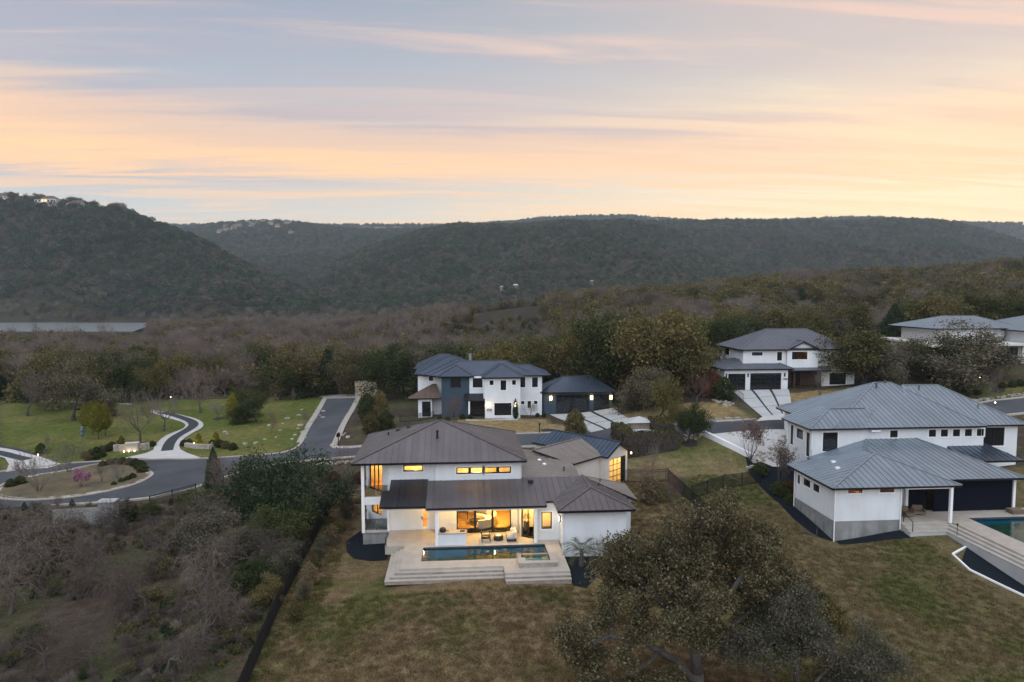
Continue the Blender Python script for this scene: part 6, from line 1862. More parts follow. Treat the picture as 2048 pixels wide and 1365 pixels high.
# ---------------------------------------------------------------- wild lot: drooping leafless mesquites
MESQ = dict(levels=4, wig=.24, lift=(.02, .02, -.04, -.14, -.26), kids=(3.2, 2.7, 2.4, 2.2), ang=(60, 50, 46, 42), ratio=(1.25, .72, .70, .72), pieces=3)
for i in range(3):
    t, c = make_bare(141 + i * 3, MESQ, 1.9, .24, 'twig_brown' if i else 'twig_mid', .014, 5, .5)
    PROTO[f'mesq{i}'] = (t, c)
for k, (px, py, h, w, lb) in enumerate((
        (80, 1176, 7.0, .95, 'tall drooping leafless mesquite in the wild lot'),
        (330, 1124, 5.6, 1.15, 'arching leafless mesquite with dark spreading limbs'),
        (402, 1308, 5.4, .95, 'drooping grey mesquite on bare red soil beside the fence'),
        (165, 1148, 4.8, .8, 'small leafless mesquite behind the tall drooping one'),
        (500, 1150, 5.6, .9, 'grey leafless tree tangled in the thicket by the fence'),
        (30, 1110, 6.5, .9, 'leafless mesquite leaning over the white gate end'),
        (440, 1075, 5.5, 1.0, 'leafless tree above the thicket behind the arching mesquite'),
        (185, 1345, 3.6, 1.1, 'low tangled leafless brush tree at the near end of the lot'),
        (255, 1062, 4.4, .9, 'low arching leafless tree beside the white gate'),
        (120, 1085, 5.0, 1.0, 'leafless mesquite in front of the white slatted gate'),
        (225, 1190, 5.0, 1.0, 'grey leafless tree between the tall mesquite and the arching one'),
        (300, 1230, 4.6, 1.0, 'twiggy leafless tree in the middle of the wild lot'),
        (20, 1230, 5.0, 1.0, 'leafless thorny tree at the outer side of the wild lot'),
        (90, 1340, 4.0, 1.1, 'leafless thorny brush tree in the weedy hollow'),
        (330, 1350, 3.4, 1.1, 'low grey brush tree beside the bare red soil'),
        (395, 1190, 5.0, 1.0, 'leafless tree behind the drooping grey mesquite'),
        (545, 1140, 5.0, .8, 'leafless tree crowding the garden fence thicket'))):
    T(f'mesq{k % 3}', px, py, h, lb, w=w)
for k, (px, py, h, kd) in enumerate(((470, 1120, 3.2, 'grey0'), (545, 1110, 4.0, 'dark2'), (560, 1160, 3.0, 'grey2'), (260, 1040, 1.6, 'bush'), (300, 1035, 1.6, 'bush'), (540, 1210, 2.6, 'olive1'), (60, 1290, 1.6, 'dark0'), (480, 1190, 2.6, 'dark3'), (510, 1130, 4.4, 'dark1'), (450, 1100, 4.2, 'grey3'), (565, 1105, 4.6, 'dark0'), (430, 1045, 4.0, 'dark2'), (500, 1035, 5.0, 'oak1'))):
    T(kd, px, py, h, 'small evergreen scrub bush in the wild lot thicket', cat='shrub', group='evergreen scrub in the wild lot', w=1.1, name='shrub')
# ---------------------------------------------------------------- palm beside the garden wing
def palm():
    x, y = 9.9, 53.4; z = gz(x, y)
    o = thing('palm', (x, y, z), 'small pindo palm with grey-green arching fronds beside the garden wing', 'palm')
    MB().tube([(0, 0, 0), (.05, 0, .6), (.04, 0, 1.1)], [.22, .19, .16], 8).build('trunk', 'bark_grey', o, off=(0, 0, 0))
    rg = random.Random(3)
    for k in range(24):
        a = k * 2.4 + rg.uniform(-.2, .2); e = rg.uniform(.25, 1.25); L = rg.uniform(1.5, 2.1)
        mb = MB(); pts = []
        p = Vector((.04, 0, 1.1)); 
        for i in range(9):
            ee = e - i * .17
            p = p + Vector((math.cos(a) * math.cos(ee), math.sin(a) * math.cos(ee), math.sin(ee))) * (L / 9); pts.append(p.copy())
        mb.tube([(.04, 0, 1.1)] + pts, .012, 3)
        side = Vector((-math.sin(a), math.cos(a), 0))
        for i, q in enumerate(pts):
            for sg in (-1, 1):
                for j in range(2):
                    l = .42 * math.sin(math.pi * (i + .8) / 10.5) + .06
                    d = (side * sg + (pts[min(i + 1, 8)] - pts[max(i - 1, 0)]).normalized() * .8 + Vector((0, 0, .25))).normalized()
                    b0 = q + (pts[min(i + 1, 8)] - q) * (j * .5)
                    mb.add([b0 - Vector((0, 0, .015)), b0 + Vector((0, 0, .015)), b0 + d * l], [(0, 1, 2)])
        mb.build('frond', 'leaf_palm', o, off=(0, 0, 0))
palm()
for k, (x, y, h) in enumerate(((11.4, 53.6, 2.6), (12.6, 53.0, 2.4), (10.9, 52.0, 1.5), (13.6, 53.8, 2.6))):
    plant('baresh', (x, y), h, 'leafless ornamental shrub in the dark bed beside the palm', 'shrub', 'leafless shrubs beside the palm', w=.8)

# ---------------------------------------------------------------- the woods: nearest trees one by one, the rest as masses
def far_protos():
    src = bpy.data.collections.new('forest_sources')
    st = dict(OAK, levels=2, kids=(6, 3.4)); sb = dict(BARE, levels=3, kids=(5, 3, 3))
    def joined(name, t, c):
        bm = bmesh.new(); bm.from_mesh(t); n = len(bm.faces); bm.from_mesh(c)
        for i, f in enumerate(bm.faces): f.material_index = 0 if i < n else 1
        me = bpy.data.meshes.new(name); bm.to_mesh(me); bm.free()
        me.materials.append(t.materials[0]); me.materials.append(c.materials[0])
        o = bpy.data.objects.new(name, me); src.objects.link(o)
    order = []
    for i in range(3):
        t, c = make_oak(211 + i, 34, .44, .85, st); joined(f'a{len(order):02d}', t, c); order.append('oak')
        joined(f'a{len(order):02d}', t, remat(c, 'leaf_olive')); order.append('olive')
    for i in range(3):
        t, c = make_bare(231 + i, sb, 2.2, .3, 'twig_mauve', .042, 4, .9); joined(f'a{len(order):02d}', t, c); order.append('bare')
        joined(f'a{len(order):02d}', t, remat(c, 'twig_grey')); order.append('bareg')
    for i in range(2):
        t, c = make_shell(251 + i, 420, .75, [(.5, 1.6), (1.6, 3.2), (3.2, 3.6), (5.5, 3.0), (8, 1.7), (10, .4)], 'leaf_cedar', .3, .6); joined(f'a{len(order):02d}', t, c); order.append('cedar')
    t, c = make_bare(271, sb, 1.6, .25, 'twig_brown', .045, 5, .9); joined(f'a{len(order):02d}', t, c); order.append('brush')
    for i in range(2):
        for mt, nm in (('leaf_hill', 'hill'), ('leaf_hillbrown', 'hillb')):
            t, c = make_shell(261 + i, 190, 1.45, [(.0, 4.6), (2, 6.6), (5, 6.4), (8, 4.2), (10, 1.2)], mt, .4, .4); joined(f'a{len(order):02d}', t, c); order.append(nm)
    R = np.random.default_rng(5)
    for mt, nm in (('grass_tan', 'tuft_tan'), ('grass_tan', 'tuft_tan'), ('grass_green', 'tuft_green')):
        n = 26; a = R.uniform(0, 6.28, n); rr = .30 * np.sqrt(R.uniform(0, 1, n)); b = np.c_[rr * np.cos(a), rr * np.sin(a), np.zeros(n)]
        t = b + np.c_[R.normal(0, .07, (n, 2)), R.uniform(.05, .14, n)]; w = np.c_[np.cos(a + 1), np.sin(a + 1), np.zeros(n)] * .022
        o = bpy.data.objects.new(f'a{len(order):02d}', quads_mesh('tuft', np.stack((b - w, b + w, t + w * .4, t - w * .4), 1).reshape(-1, 3), mt)); src.objects.link(o); order.append(nm)
    return src, order
FSRC, FORDER = far_protos()
FIDX = {}
for i, n in enumerate(FORDER): FIDX.setdefault(n, []).append(i)
def instancer(name, pts, idx, scl, rot, label):
    me = bpy.data.meshes.new(name)
    me.from_pydata([tuple(p) for p in pts], [], [])
    for nm, typ, dat in (('idx', 'INT', idx), ('scl', 'FLOAT', scl), ('rot', 'FLOAT', rot)):
        a = me.attributes.new(nm, typ, 'POINT'); a.data.foreach_set('value', np.asarray(dat, np.int32 if typ == 'INT' else np.float32))
    o = bpy.data.objects.new(name, me); COL.objects.link(o)
    tag(o, label, 'woodland', kind='stuff')
    g = bpy.data.node_groups.get('scatter_trees')
    if g is None:
        g = bpy.data.node_groups.new('scatter_trees', 'GeometryNodeTree')
        g.interface.new_socket('Geometry', in_out='INPUT', socket_type='NodeSocketGeometry')
        g.interface.new_socket('Geometry', in_out='OUTPUT', socket_type='NodeSocketGeometry')
        N = g.nodes; L = g.links
        gi = N.new('NodeGroupInput'); go = N.new('NodeGroupOutput')
        ci = N.new('GeometryNodeCollectionInfo'); ci.inputs[0].default_value = FSRC; ci.inputs[1].default_value = True; ci.inputs[2].default_value = True
        ip = N.new('GeometryNodeInstanceOnPoints'); ip.inputs['Pick Instance'].default_value = True
        def att(nm, typ):
            a = N.new('GeometryNodeInputNamedAttribute'); a.data_type = typ; a.inputs[0].default_value = nm
            return [s for s in a.outputs if s.enabled and s.name == 'Attribute'][0]
        cx = N.new('ShaderNodeCombineXYZ'); L.new(att('rot', 'FLOAT'), cx.inputs[2])
        cs = N.new('ShaderNodeCombineXYZ'); sc = att('scl', 'FLOAT')
        for k in range(3): L.new(sc, cs.inputs[k])
        er = N.new('FunctionNodeEulerToRotation'); L.new(cx.outputs[0], er.inputs[0])
        L.new(gi.outputs[0], ip.inputs['Points']); L.new(ci.outputs[0], ip.inputs['Instance']); L.new(att('idx', 'INT'), ip.inputs['Instance Index'])
        L.new(er.outputs[0], ip.inputs['Rotation']); L.new(cs.outputs[0], ip.inputs['Scale']); L.new(ip.outputs[0], go.inputs[0])
    m = o.modifiers.new('scatter', 'NODES'); m.node_group = g
    return o
EDGE_X = np.array([-200, -75, -45, -25, -15, -9, 14, 20, 27, 36, 40, 66, 74, 108, 200.]); EDGE_Y = np.array([150, 146, 144, 141, 138, 124, 121, 120, 119, 119, 124, 122, 124, 124, 124.])
def woods():
    R = np.random.default_rng(12)
    allp = []
    for d0, d1, s in ((112, 260, 5.2), (260, 600, 6.6), (600, 1000, 8.0), (1000, 1700, 9.0), (1700, 2500, 13), (2500, 3300, 17)):
        ext = d1 * 1.05
        gx, gy = np.meshgrid(np.arange(-ext, ext, s), np.arange(d0 * .55, d1 * 1.12, s))
        gx = gx.ravel() + R.uniform(-.48, .48, gx.size) * s; gy = gy.ravel() + R.uniform(-.48, .48, gy.size) * s
        px, dep = pxof(gx, gy)
        k = (dep >= d0) & (dep < d1) & (px > -520) & (px < 2560) & (gy > np.interp(gx, EDGE_X, EDGE_Y))
        allp.append(np.stack((gx[k], gy[k], np.full(k.sum(), s)), 1))
    P = np.vstack(allp); x, y, s = P.T
    px, dep = pxof(x, y); z = ground_z(x, y)
    n = len(x); u = R.uniform(0, 1, n); v = R.uniform(0, 1, n)
    patch = fbm(x / 45, y / 45, 40, 3); big = fbm(x / 160, y / 160, 44, 3)
    kind = np.full(n, 'oak      ')
    left = px + 260 * (big - .45) < 930
    valley = dep < np.where(px < 650, 770, np.where(px < 1500, 840, 480)) + 60 * (big - .45)
    # valley woods
    pb = np.where(left, .70, .30) + (patch - .45) * 1.0
    pb = np.where(dep < 185, pb - .30, pb)
    kind[valley & (u < pb)] = 'bare     '
    kind[valley & (u < pb) & (v < np.where(left, .3, .6))] = 'bareg    '
    ev = valley & (u >= pb)
    kind[ev & (v < .42)] = 'oak      '; kind[ev & (v >= .42) & (v < .80)] = 'olive    '; kind[ev & (v >= .80)] = 'cedar    '
    hill = ~valley
    slope = np.clip((z + 10) / 120, 0, 1)
    ph = .52 + (patch - .45) * 1.6 + .25 * slope - np.where(px > 1000, .12, 0)
    kind[hill] = np.where(u[hill] < ph[hill], 'hill     ', 'hillb    ')
    right_ridge = (px > 1100) & (dep < 700) & (dep > 300)
    kind[right_ridge & (v < .5)] = 'olive    '
    kind = np.char.strip(kind)
    h = R.uniform(.6, 1.2, n) * np.select([kind == 'cedar', kind == 'hill', kind == 'hillb', kind == 'bare', kind == 'bareg'], [6.5, 7.6, 7.4, 10.0, 9.5], 9.0)
    h = h * np.where(s > 12, s / 10.5, 1.0)
    los = CAM_H - .0622 * dep - z                       # keep the river in sight
    h = np.where((px < 300) & (dep > 170) & (dep < 590), np.minimum(h, np.maximum(los, 0) * R.uniform(.85, 1.5, n)), h)
    keep = (h > 2.2) & ~((z < -12.9) & (px < 420) & (dep < 900))
    mead = (px > 940) & (px < 1090) & (dep > 330) & (dep < 470)
    keep &= ~mead
    lane = (px > 880) & (px < 1110) & (dep > 150) & (dep <= 330)
    h = np.where(lane, np.minimum(h, np.maximum(CAM_H - .062 * dep - z, 3.0)), h)
    keep &= ~((dep < 200) & (R.uniform(0, 1, n) < .06))
    x, y, z, px, dep, h, kind = (a[keep] for a in (x, y, z, px, dep, h, kind)); n = len(x)
    seen = (px > -30) & (px < 2080)
    order = np.argsort(np.where(seen, dep / np.maximum(h, 1), 1e9))[:290]
    single = np.zeros(n, bool); single[order] = True
    protos_of = {'oak': ['oak0', 'oak1', 'oak2', 'oak3', 'dark0', 'dark3'], 'olive': ['olive0', 'olive1', 'olive2', 'olive3', 'grey0', 'grey2'], 'bare': ['bare0', 'bare1', 'bare2', 'bare3'], 'bareg': ['bareg0', 'bareg1', 'bareg2', 'bareg3'], 'cedar': ['cedar0', 'cedar1']}
    names = {'oak': ('oak_tree', 'green live oak in the wood behind the lawns and houses', 'live oaks in the wood'), 'olive': ('oak_tree', 'olive brown oak in the wood behind the lawns and houses', 'olive oaks in the wood'),
             'bare': ('leafless_tree', 'mauve leafless tree in the wood behind the lawns and houses', 'mauve leafless trees in the wood'), 'bareg': ('leafless_tree', 'grey leafless tree in the wood behind the lawns and houses', 'grey leafless trees in the wood'), 'cedar': ('cedar_tree', 'dark cedar in the wood behind the lawns and houses', 'cedars in the wood')}
    for k, (ppx, dd, hh) in enumerate(((28, 330, 11), (70, 360, 12), (118, 340, 12.5), (150, 370, 11), (196, 350, 12), (225, 330, 11))):
        lat = (ppx - 1024) / FPX * dd
        plant(f'bareg{k % 4}', (lat * _ca + dd * _sa, -lat * _sa + dd * _ca), hh, 'tall bare tree standing out against the river', 'tree', 'bare trees before the river', name='leafless_tree', w=.8)
    for i in np.nonzero(single)[0]:
        k = str(kind[i]); nm, lb, gr = names.get(k, names['oak'])
        plant(RNG.choice(protos_of.get(k, protos_of['oak'])), (float(x[i]), float(y[i])), float(h[i]), lb, 'tree', gr, name=nm, w=RNG.uniform(.85, 1.15))
    idx = np.array([FIDX[str(k)][int(r * len(FIDX[str(k)])) % len(FIDX[str(k)])] for k, r in zip(kind, R.uniform(0, 1, n))])
    rot = R.uniform(0, 6.28, n)
    def mass(name, mask, label):
        m = mask & ~single
        instancer(name, np.stack((x, y, z - .1), 1)[m], idx[m], h[m] / 10.0, rot[m], label)
    h1 = (px < 660) & (dep > 740) & (dep < 1500)
    mass('valley_wood', (dep < 740) & (px < 1000), 'brown leafless wood filling the valley behind the park')
    mass('ridge_wood', (dep < 740) & (px >= 1000), 'olive oak wood on the rising ground behind the houses')
    mass('near_hill_wood', h1, 'dark green cedar wood covering the steep river hill')
    mass('middle_hill_wood', (dep >= 740) & ~h1 & (dep < 1700), 'blue-green wood covering the middle hills')
    mass('far_hill_wood', (dep >= 1700), 'hazy wood covering the farthest hills')
    print('trees', n)
    return R
woods()
# low brush and dead grass of the wild lot
def brush():
    R = np.random.default_rng(31)
    x = R.uniform(-62, -13.8, 2600); y = R.uniform(37, 74, 2600)
    k = (fbm(x / 5, y / 5, 61, 3) > .40); x, y = x[k], y[k]
    idx = np.array([FIDX['brush'][0] for i in range(len(x))]); idx[2::5] = FIDX['bareg'][1]; idx[::4] = FIDX['cedar'][0]; idx[1::6] = FIDX['oak'][0]
    sc = R.uniform(.04, .15, len(x)); sc[::4] *= .6
    instancer('undergrowth', np.stack((x, y, ground_z(x, y) - .05), 1), idx, sc, R.uniform(0, 6.28, len(x)), 'dry brush and weeds covering the wild lot')
brush()

def lawn_grass():
    R = np.random.default_rng(9)
    for name, poly, dens, label, bias in (('lawn_grass', MAIN_YARD, 9, 'dormant tan grass of the main garden', .0), ('lawn_grass', D_YARD, 8, 'olive green grass of the neighbour garden', .06)):
        P = np.array(poly); lo, hi = P.min(0), P.max(0); hi[1] = min(hi[1], 74); lo[1] = 37
        n = int((hi - lo).prod() * dens); x = R.uniform(lo[0], hi[0], n); y = R.uniform(lo[1], hi[1], n)
        k = in_poly(x, y, poly)
        for bx0, bx1, by0, by1 in ((-10, 8.9, 49.8, 82), (8.5, 16, 49, 90), (33, 80, 58, 90), (42, 80, 30, 60)):
            k &= ~((x > bx0) & (x < bx1) & (y > by0) & (y < by1))
        x, y = x[k], y[k]
        nz = fbm(x / 7, y / 7, 21, 4) * .7 + fbm(x / 2.2, y / 2.2, 31, 3) * .3
        g = R.uniform(0, 1, len(x)) < sstep(.42, .66, nz + bias)
        idx = np.where(g, FIDX['tuft_green'][0], FIDX['tuft_tan'][0]); idx[::2] = np.where(g[::2], FIDX['tuft_green'][0], FIDX['tuft_tan'][1])
        instancer(name, np.stack((x, y, ground_z(x, y)), 1), idx, R.uniform(.6, 1.15, len(x)), R.uniform(0, 6.28, len(x)), label)['category'] = 'grass'
lawn_grass()

# ================================================================ FENCES, GATE, GARDEN PIECES
def picket_fence(name, pts, label, h=1.45, bay=2.4, gap=.115, group=None):
    """iron picket fence: posts and rails and the pickets of each bay"""
    L = densify(pts, bay, False)
    x, y = L[0]
    o = thing(name, (x, y, gz(x, y)), label, 'fence', group)
    for i, (px_, py_) in enumerate(L):
        z = gz(px_, py_)
        MB().box(px_ - .04, px_ + .04, py_ - .04, py_ + .04, z - .1, z + h + .12).build('post', 'black_metal', o)
    for (a, b) in zip(L[:-1], L[1:]):
        za, zb = gz(*a), gz(*b)
        r = MB()
        for k in (.14, h - .22, h):
            r.bar((a[0], a[1], za + k), (b[0], b[1], zb + k), .035, .045)
        r.build('rail', 'black_metal', o)
        p = MB(); n = max(2, int(math.hypot(b[0] - a[0], b[1] - a[1]) / gap))
        for j in range(1, n):
            t = j / n; cx = a[0] + (b[0] - a[0]) * t; cyy = a[1] + (b[1] - a[1]) * t; z = za + (zb - za) * t
            p.box(cx - .014, cx + .014, cyy - .014, cyy + .014, z + .05, z + h + .06)
        tag(p.build('pickets', 'black_metal', o), kind='stuff')
    return o
picket_fence('iron_fence', [(-12.3, 37.5), (-12.9, 48), (-13.3, 60), (-13.5, 72.3)], 'black iron fence between the wild lot and the main garden')
picket_fence('iron_fence', [(-13.3, 72.5), (-9.0, 72.2)], 'short black iron fence joining the white house to the big cedar')
picket_fence('iron_fence', [(23.2, 73.0), (23.9, 61), (23.3, 48), (22.6, 38)], 'black iron fence between the main garden and the grey roofed house')
picket_fence('iron_fence', [(24.0, 67.6), (28.5, 70.4), (33.6, 72.4)], 'black iron fence crossing the side lawn to the grey roofed house')
picket_fence('iron_fence', [(23.0, 73.0), (18.6, 74.2)], 'black iron fence between clipped hedge lawn and angled garage')
picket_fence('iron_fence', GP([(1236, 832), (1290, 818), (1360, 806)]), 'distant dark iron fence beyond the blue garage')
picket_fence('iron_fence', GP([(300, 1016), (345, 1003), (392, 990)]), 'black iron fence along the street bend behind the wild lot', h=1.2)
picket_fence('iron_fence', GP([(868, 838), (840, 842), (800, 846)]), 'low black iron fence in front of the brown bay roof', h=1.1)
def white_gate():
    a, b = G(108, 1056), G(205, 1050)
    o = thing('slatted_gate', (*a, gz(*a)), 'white slatted gate between the mesquites and the street', 'gate')
    n = 34; z = gz(*a)
    for k in range(n):
        t = k / (n - 1); x = a[0] + (b[0] - a[0]) * t; y = a[1] + (b[1] - a[1]) * t; zz = gz(x, y)
        MB().box(x - .05, x + .05, y - .02, y + .02, zz + .05, zz + 1.8).build('slat', 'gate_white', o)
    r = MB()
    for k in (.4, 1.5): r.bar((a[0], a[1] + .06, gz(*a) + k), (b[0], b[1] + .06, gz(*b) + k), .06, .1)
    r.build('rail', 'gate_white', o)
    c = G(218, 1052); w = thing('gate_pier', (*c, gz(*c)), 'square rendered gate pier with pale cap', 'pier')
    zc = gz(*c)
    MB().box(c[0] - .75, c[0] + .75, c[1] - .5, c[1] + .5, zc - .2, zc + 2.45).build('shaft', 'foundation', w)
    MB().box(c[0] - .85, c[0] + .85, c[1] - .6, c[1] + .6, zc + 2.452, zc + 2.56).build('cap', 'concrete', w)
white_gate()
def entry_walls():
    for k, (p0, p1, lb) in enumerate((((227, 903), (300, 898), 'low pale stone entry wall with lit sign block beside the winding driveway'), ((371, 894), (426, 897), 'low dry-laid stone entry wall on the garden side of the driveway'))):
        a, b = np.array(G(*p0)), np.array(G(*p1)); d = b - a; Ln = np.linalg.norm(d); d /= Ln; nr = np.array((d[1], -d[0]))
        o = thing('entry_wall', (a[0], a[1], gz(*a)), lb, 'wall', 'park entry walls')
        rg = random.Random(k); rows = 3 if k == 0 else 2
        for r in range(rows):
            u = 0
            while u < Ln - .1:
                w = min(rg.uniform(.4, .85), Ln - u); c = a + d * (u + w / 2); z = gz(*a) * (1 - u / Ln) + gz(*b) * (u / Ln)
                bow = .5 * math.sin(math.pi * u / Ln)
                c = c + nr * bow
                m = MB().obox((c[0], c[1]), w / 2 - .015, .2 + rg.uniform(-.02, .03), z + r * .3 - (.1 if r == 0 else 0), z + r * .3 + .285, math.atan2(d[1], d[0]))
                m.build('stone', 'limestone', o); u += w
        mid = a + d * Ln * .54 + nr * .55
        if k == 0:
            z = gz(*mid)
            MB().obox((mid[0], mid[1]), .75, .32, z, z + 1.05, math.atan2(d[1], d[0])).build('sign_block', 'limestone', o)
            MB().obox((mid[0], mid[1]), .85, .40, z + 1.052, z + 1.18, math.atan2(d[1], d[0])).build('cap', 'pale_concrete', o)
            for s_ in (-.35, .35):
                q = mid + d * s_ + nr * .55
                l = MB().lathe((q[0], q[1], z + .02), [(.05, 0), (.07, .1), (.05, .14)], 8).build('uplight', 'lamp_white', o); point_lamp(l, (q[0], q[1], z + .3), 1.2, (1, .75, .45), .05)
    for k, (px, py, h) in enumerate(((397, 886, 1.5), (432, 884, 1.6), (243, 892, 1.6))):
        p = G(px, py); T('limebush', px, py, h, 'spotlit golden shrub behind the park entry walls', cat='shrub', group='spotlit shrubs at the park entry', w=.5)
        o = thing('spotlight', (p[0] - .25, p[1] - 1.0, gz(*p)), 'small ground spotlight lighting a golden shrub', 'spotlight', 'garden spotlights at the park entry')
        z = gz(*p)
        l = MB().lathe((0, 0, 0), [(.05, 0), (.08, .14), (.06, .2)], 8).build('head', 'lamp_warm', o, off=(0, 0, 0))
        MB().tube([(0, .05, -.1), (0, .02, .02)], .02, 5).build('spike', 'black_metal', o, off=(0, 0, 0))
        point_lamp(l, (p[0] - .25, p[1] - .85, z + .35), 12, (1, .68, .2), .05)
    p = G(310, 905)
    for px, py, lb in ((76, 912, 'tiny ground lamp beside the clipped ball shrub'), (248, 905, 'tiny ground lamp before the stone sign block'),):
        q = G(px, py); o = thing('ground_lamp', (*q, gz(*q)), lb, 'lamp')
        l = MB().lathe((0, 0, 0), [(.04, 0), (.06, .18), (.04, .22)], 8).build('head', 'lamp_white', o, off=(0, 0, 0)); point_lamp(l, (q[0], q[1] - .15, gz(*q) + .3), 4)
    for px, py, lb in ((1958, 782, 'slim garden lamp with lit head on the upper lawn'), (1990, 814, 'small lit lamp on the street verge'), (342, 800, 'small lit lamp high on a post in the park')):
        q = G(px, py); o = thing('garden_lamp', (*q, gz(*q)), lb, 'lamp'); hh = 2.0 if px < 1980 and px > 1000 else .5
        MB().tube([(0, 0, -.1), (0, 0, hh)], .03, 6).build('post', 'black_metal', o, off=(0, 0, 0)); MB().lathe((0, 0, hh), [(.04, 0), (.09, .08), (.04, .16)], 8).build('head', 'lamp_white', o, off=(0, 0, 0))
entry_walls()
def sculpture():
    q = G(165, 882); o = thing('sculpture', (*q, gz(*q)), 'slim blue-grey abstract sculpture standing on the park lawn', 'sculpture', scale=.8)
    MB().lathe((0, 0, 0), [(.05, 0), (.05, .9)], 8).build('stem', 'blue_glaze', o, off=(0, 0, 0))
    MB().lathe((0, 0, .9), [(.18, 0), (.36, .3), (.30, .8), (.40, 1.1), (.28, 1.5)], 8).build('body', 'blue_glaze', o, off=(0, 0, 0))
    MB().lathe((0, 0, 2.4), [(.28, 0), (.34, .1), (.1, .3)], 8).build('head', 'blue_glaze', o, off=(0, 0, 0))
sculpture()
def mailbox():
    q = G(677, 892); o = thing('mailbox', (*q, gz(*q)), 'black mailbox on a post at the side street corner', 'mailbox')
    MB().box(-.06, .06, -.06, .06, -.1, 1.25).build('post', 'black_metal', o, off=(0, 0, 0))
    MB().box(-.22, .22, -.28, .28, 1.25, 1.62).build('box', 'black_metal', o, off=(0, 0, 0)); MB().tube([(0, -.28, 1.62), (0, .28, 1.62)], .2, 10).build('lid', 'black_metal', o, off=(0, 0, 0))
    for px, py in ((1079, 868),):
        q = G(px, py); o = thing('signpost', (*q, gz(*q)), 'thin dark post on the verge of the straw lawn', 'post')
        MB().box(-.06, .06, -.06, .06, -.1, 1.5).build('post', 'black_metal', o, off=(0, 0, 0)); MB().box(-.12, .12, -.08, .08, 1.2, 1.5).build('box', 'black_metal', o, off=(0, 0, 0))
mailbox()
def ragged_stone(R, s):
    bm = bmesh.new(); bmesh.ops.create_cube(bm, size=1)
    bmesh.ops.bevel(bm, geom=list(bm.edges), offset=.14, segments=1, affect='EDGES')
    for v in bm.verts: v.co = Vector((v.co.x * s[0] * R.uniform(.8, 1.15), v.co.y * s[1] * R.uniform(.8, 1.15), (v.co.z + .35) * s[2] * R.uniform(.8, 1.15)))
    me = bpy.data.meshes.new('boulder'); bm.to_mesh(me); bm.free(); me.materials.append(MATS['limestone']); return me
def stones():
    R = random.Random(8)
    pile = [ragged_stone(R, (R.uniform(.7, 1.2), R.uniform(.5, .8), R.uniform(.3, .5))) for _ in range(5)]
    for k, (px, py) in enumerate(((640, 816), (634, 822), (647, 824), (628, 828), (640, 832), (646, 836), (632, 838), (622, 846), (618, 850), (601, 852), (596, 858), (607, 866), (590, 872), (612, 876), (584, 880), (560, 862), (566, 848), (552, 876), (538, 852), (575, 838), (598, 832), (530, 880), (512, 888), (490, 889), (450, 866), (455, 868), (604, 820), (690, 868), (696, 876), (686, 872))):
        q = G(px, py); o = bpy.data.objects.new('boulder', pile[k % 5]); COL.objects.link(o); o.location = (*q, gz(*q)); o.rotation_euler = (0, 0, R.uniform(0, 6.3)); sc = R.uniform(.4, .95); o.scale = (sc, sc, sc * .8)
        tag(o, 'pale limestone boulder lying in the grass beside the side street', 'boulder', 'boulders beside the side street')
    def row(name, line, label, w=.5):
        mb = MB(); L = densify(GP(line), .42, False)
        for x, y in L:
            for _ in range(2):
                a = x + R.uniform(-w, w); b = y + R.uniform(-w, w) * .6; s = R.uniform(.14, .30)
                z = gz(a, b); rz = R.uniform(0, 3.1)
                mb.obox((a, b), s, s * R.uniform(.6, .9), z - .08, z + s * R.uniform(.6, 1.0), rz)
        tag(mb.build(name, 'limestone', None), label, 'stones', kind='stuff')
    row('edging_stones', [(1290, 850), (1350, 847), (1420, 842), (1480, 838)], 'row of small white stones along the kerb of the straw lawn')
    row('edging_stones', [(637, 930), (665, 928), (695, 925), (720, 922)], 'row of pale stones along the verge behind the white house')
    row('edging_stones', [(1700, 826), (1850, 812), (1990, 796), (2060, 788)], 'row of white stones along the upper street')
    row('edging_stones', [(1358, 878), (1380, 877), (1398, 876)], 'little patch of white stones beside the dark street tree', .7)
    row('edging_stones', [(1500, 930), (1530, 915), (1565, 900), (1572, 880)], 'bank of pale stones beside the neighbour drive', 1.2)
    row('edging_stones', [(1435, 800), (1448, 806), (1462, 812)], 'pale stones beside the black driveway railing', .8)
    row('garden_stones', [(-20, 790), (40, 797), (100, 806), (180, 806), (260, 810)], 'low pale stone edge along the back of the park lawn', .5)
    # stone pier at the end of the side street
    q = G(733, 792); o = thing('stone_pier', (*q, gz(*q)), 'square rough stone gate pier at the end of the side street', 'pier')
    z = gz(*q); rg = random.Random(5)
    for r in range(6):
        u = -2.2
        while u < 2.2:
            w = min(rg.uniform(.5, 1.0), 2.2 - u)
            if w > .1: MB().box(q[0] + u, q[0] + u + w - .02, q[1] - .4 - rg.uniform(0, .05), q[1] + .4, z + r * .5 - .1 * (r == 0), z + r * .5 + .48).build('stone', 'tan_stone', o)
            u += w
    for px, py in ((1318, 842), (1380, 888), (1096, 862), (695, 968), (437, 838), (1995, 782)):
        x, y = G(px, py); c = [(x + 1.0 * math.cos(t) * (1 + .1 * math.sin(3 * t)), y + 1.0 * math.sin(t)) for t in np.linspace(0, 6.28, 15)[:-1]]
        struct(drape(c, .05, .5), 'mulch_ring', 'mulch', 'dark mulch ring round a tree')
stones()
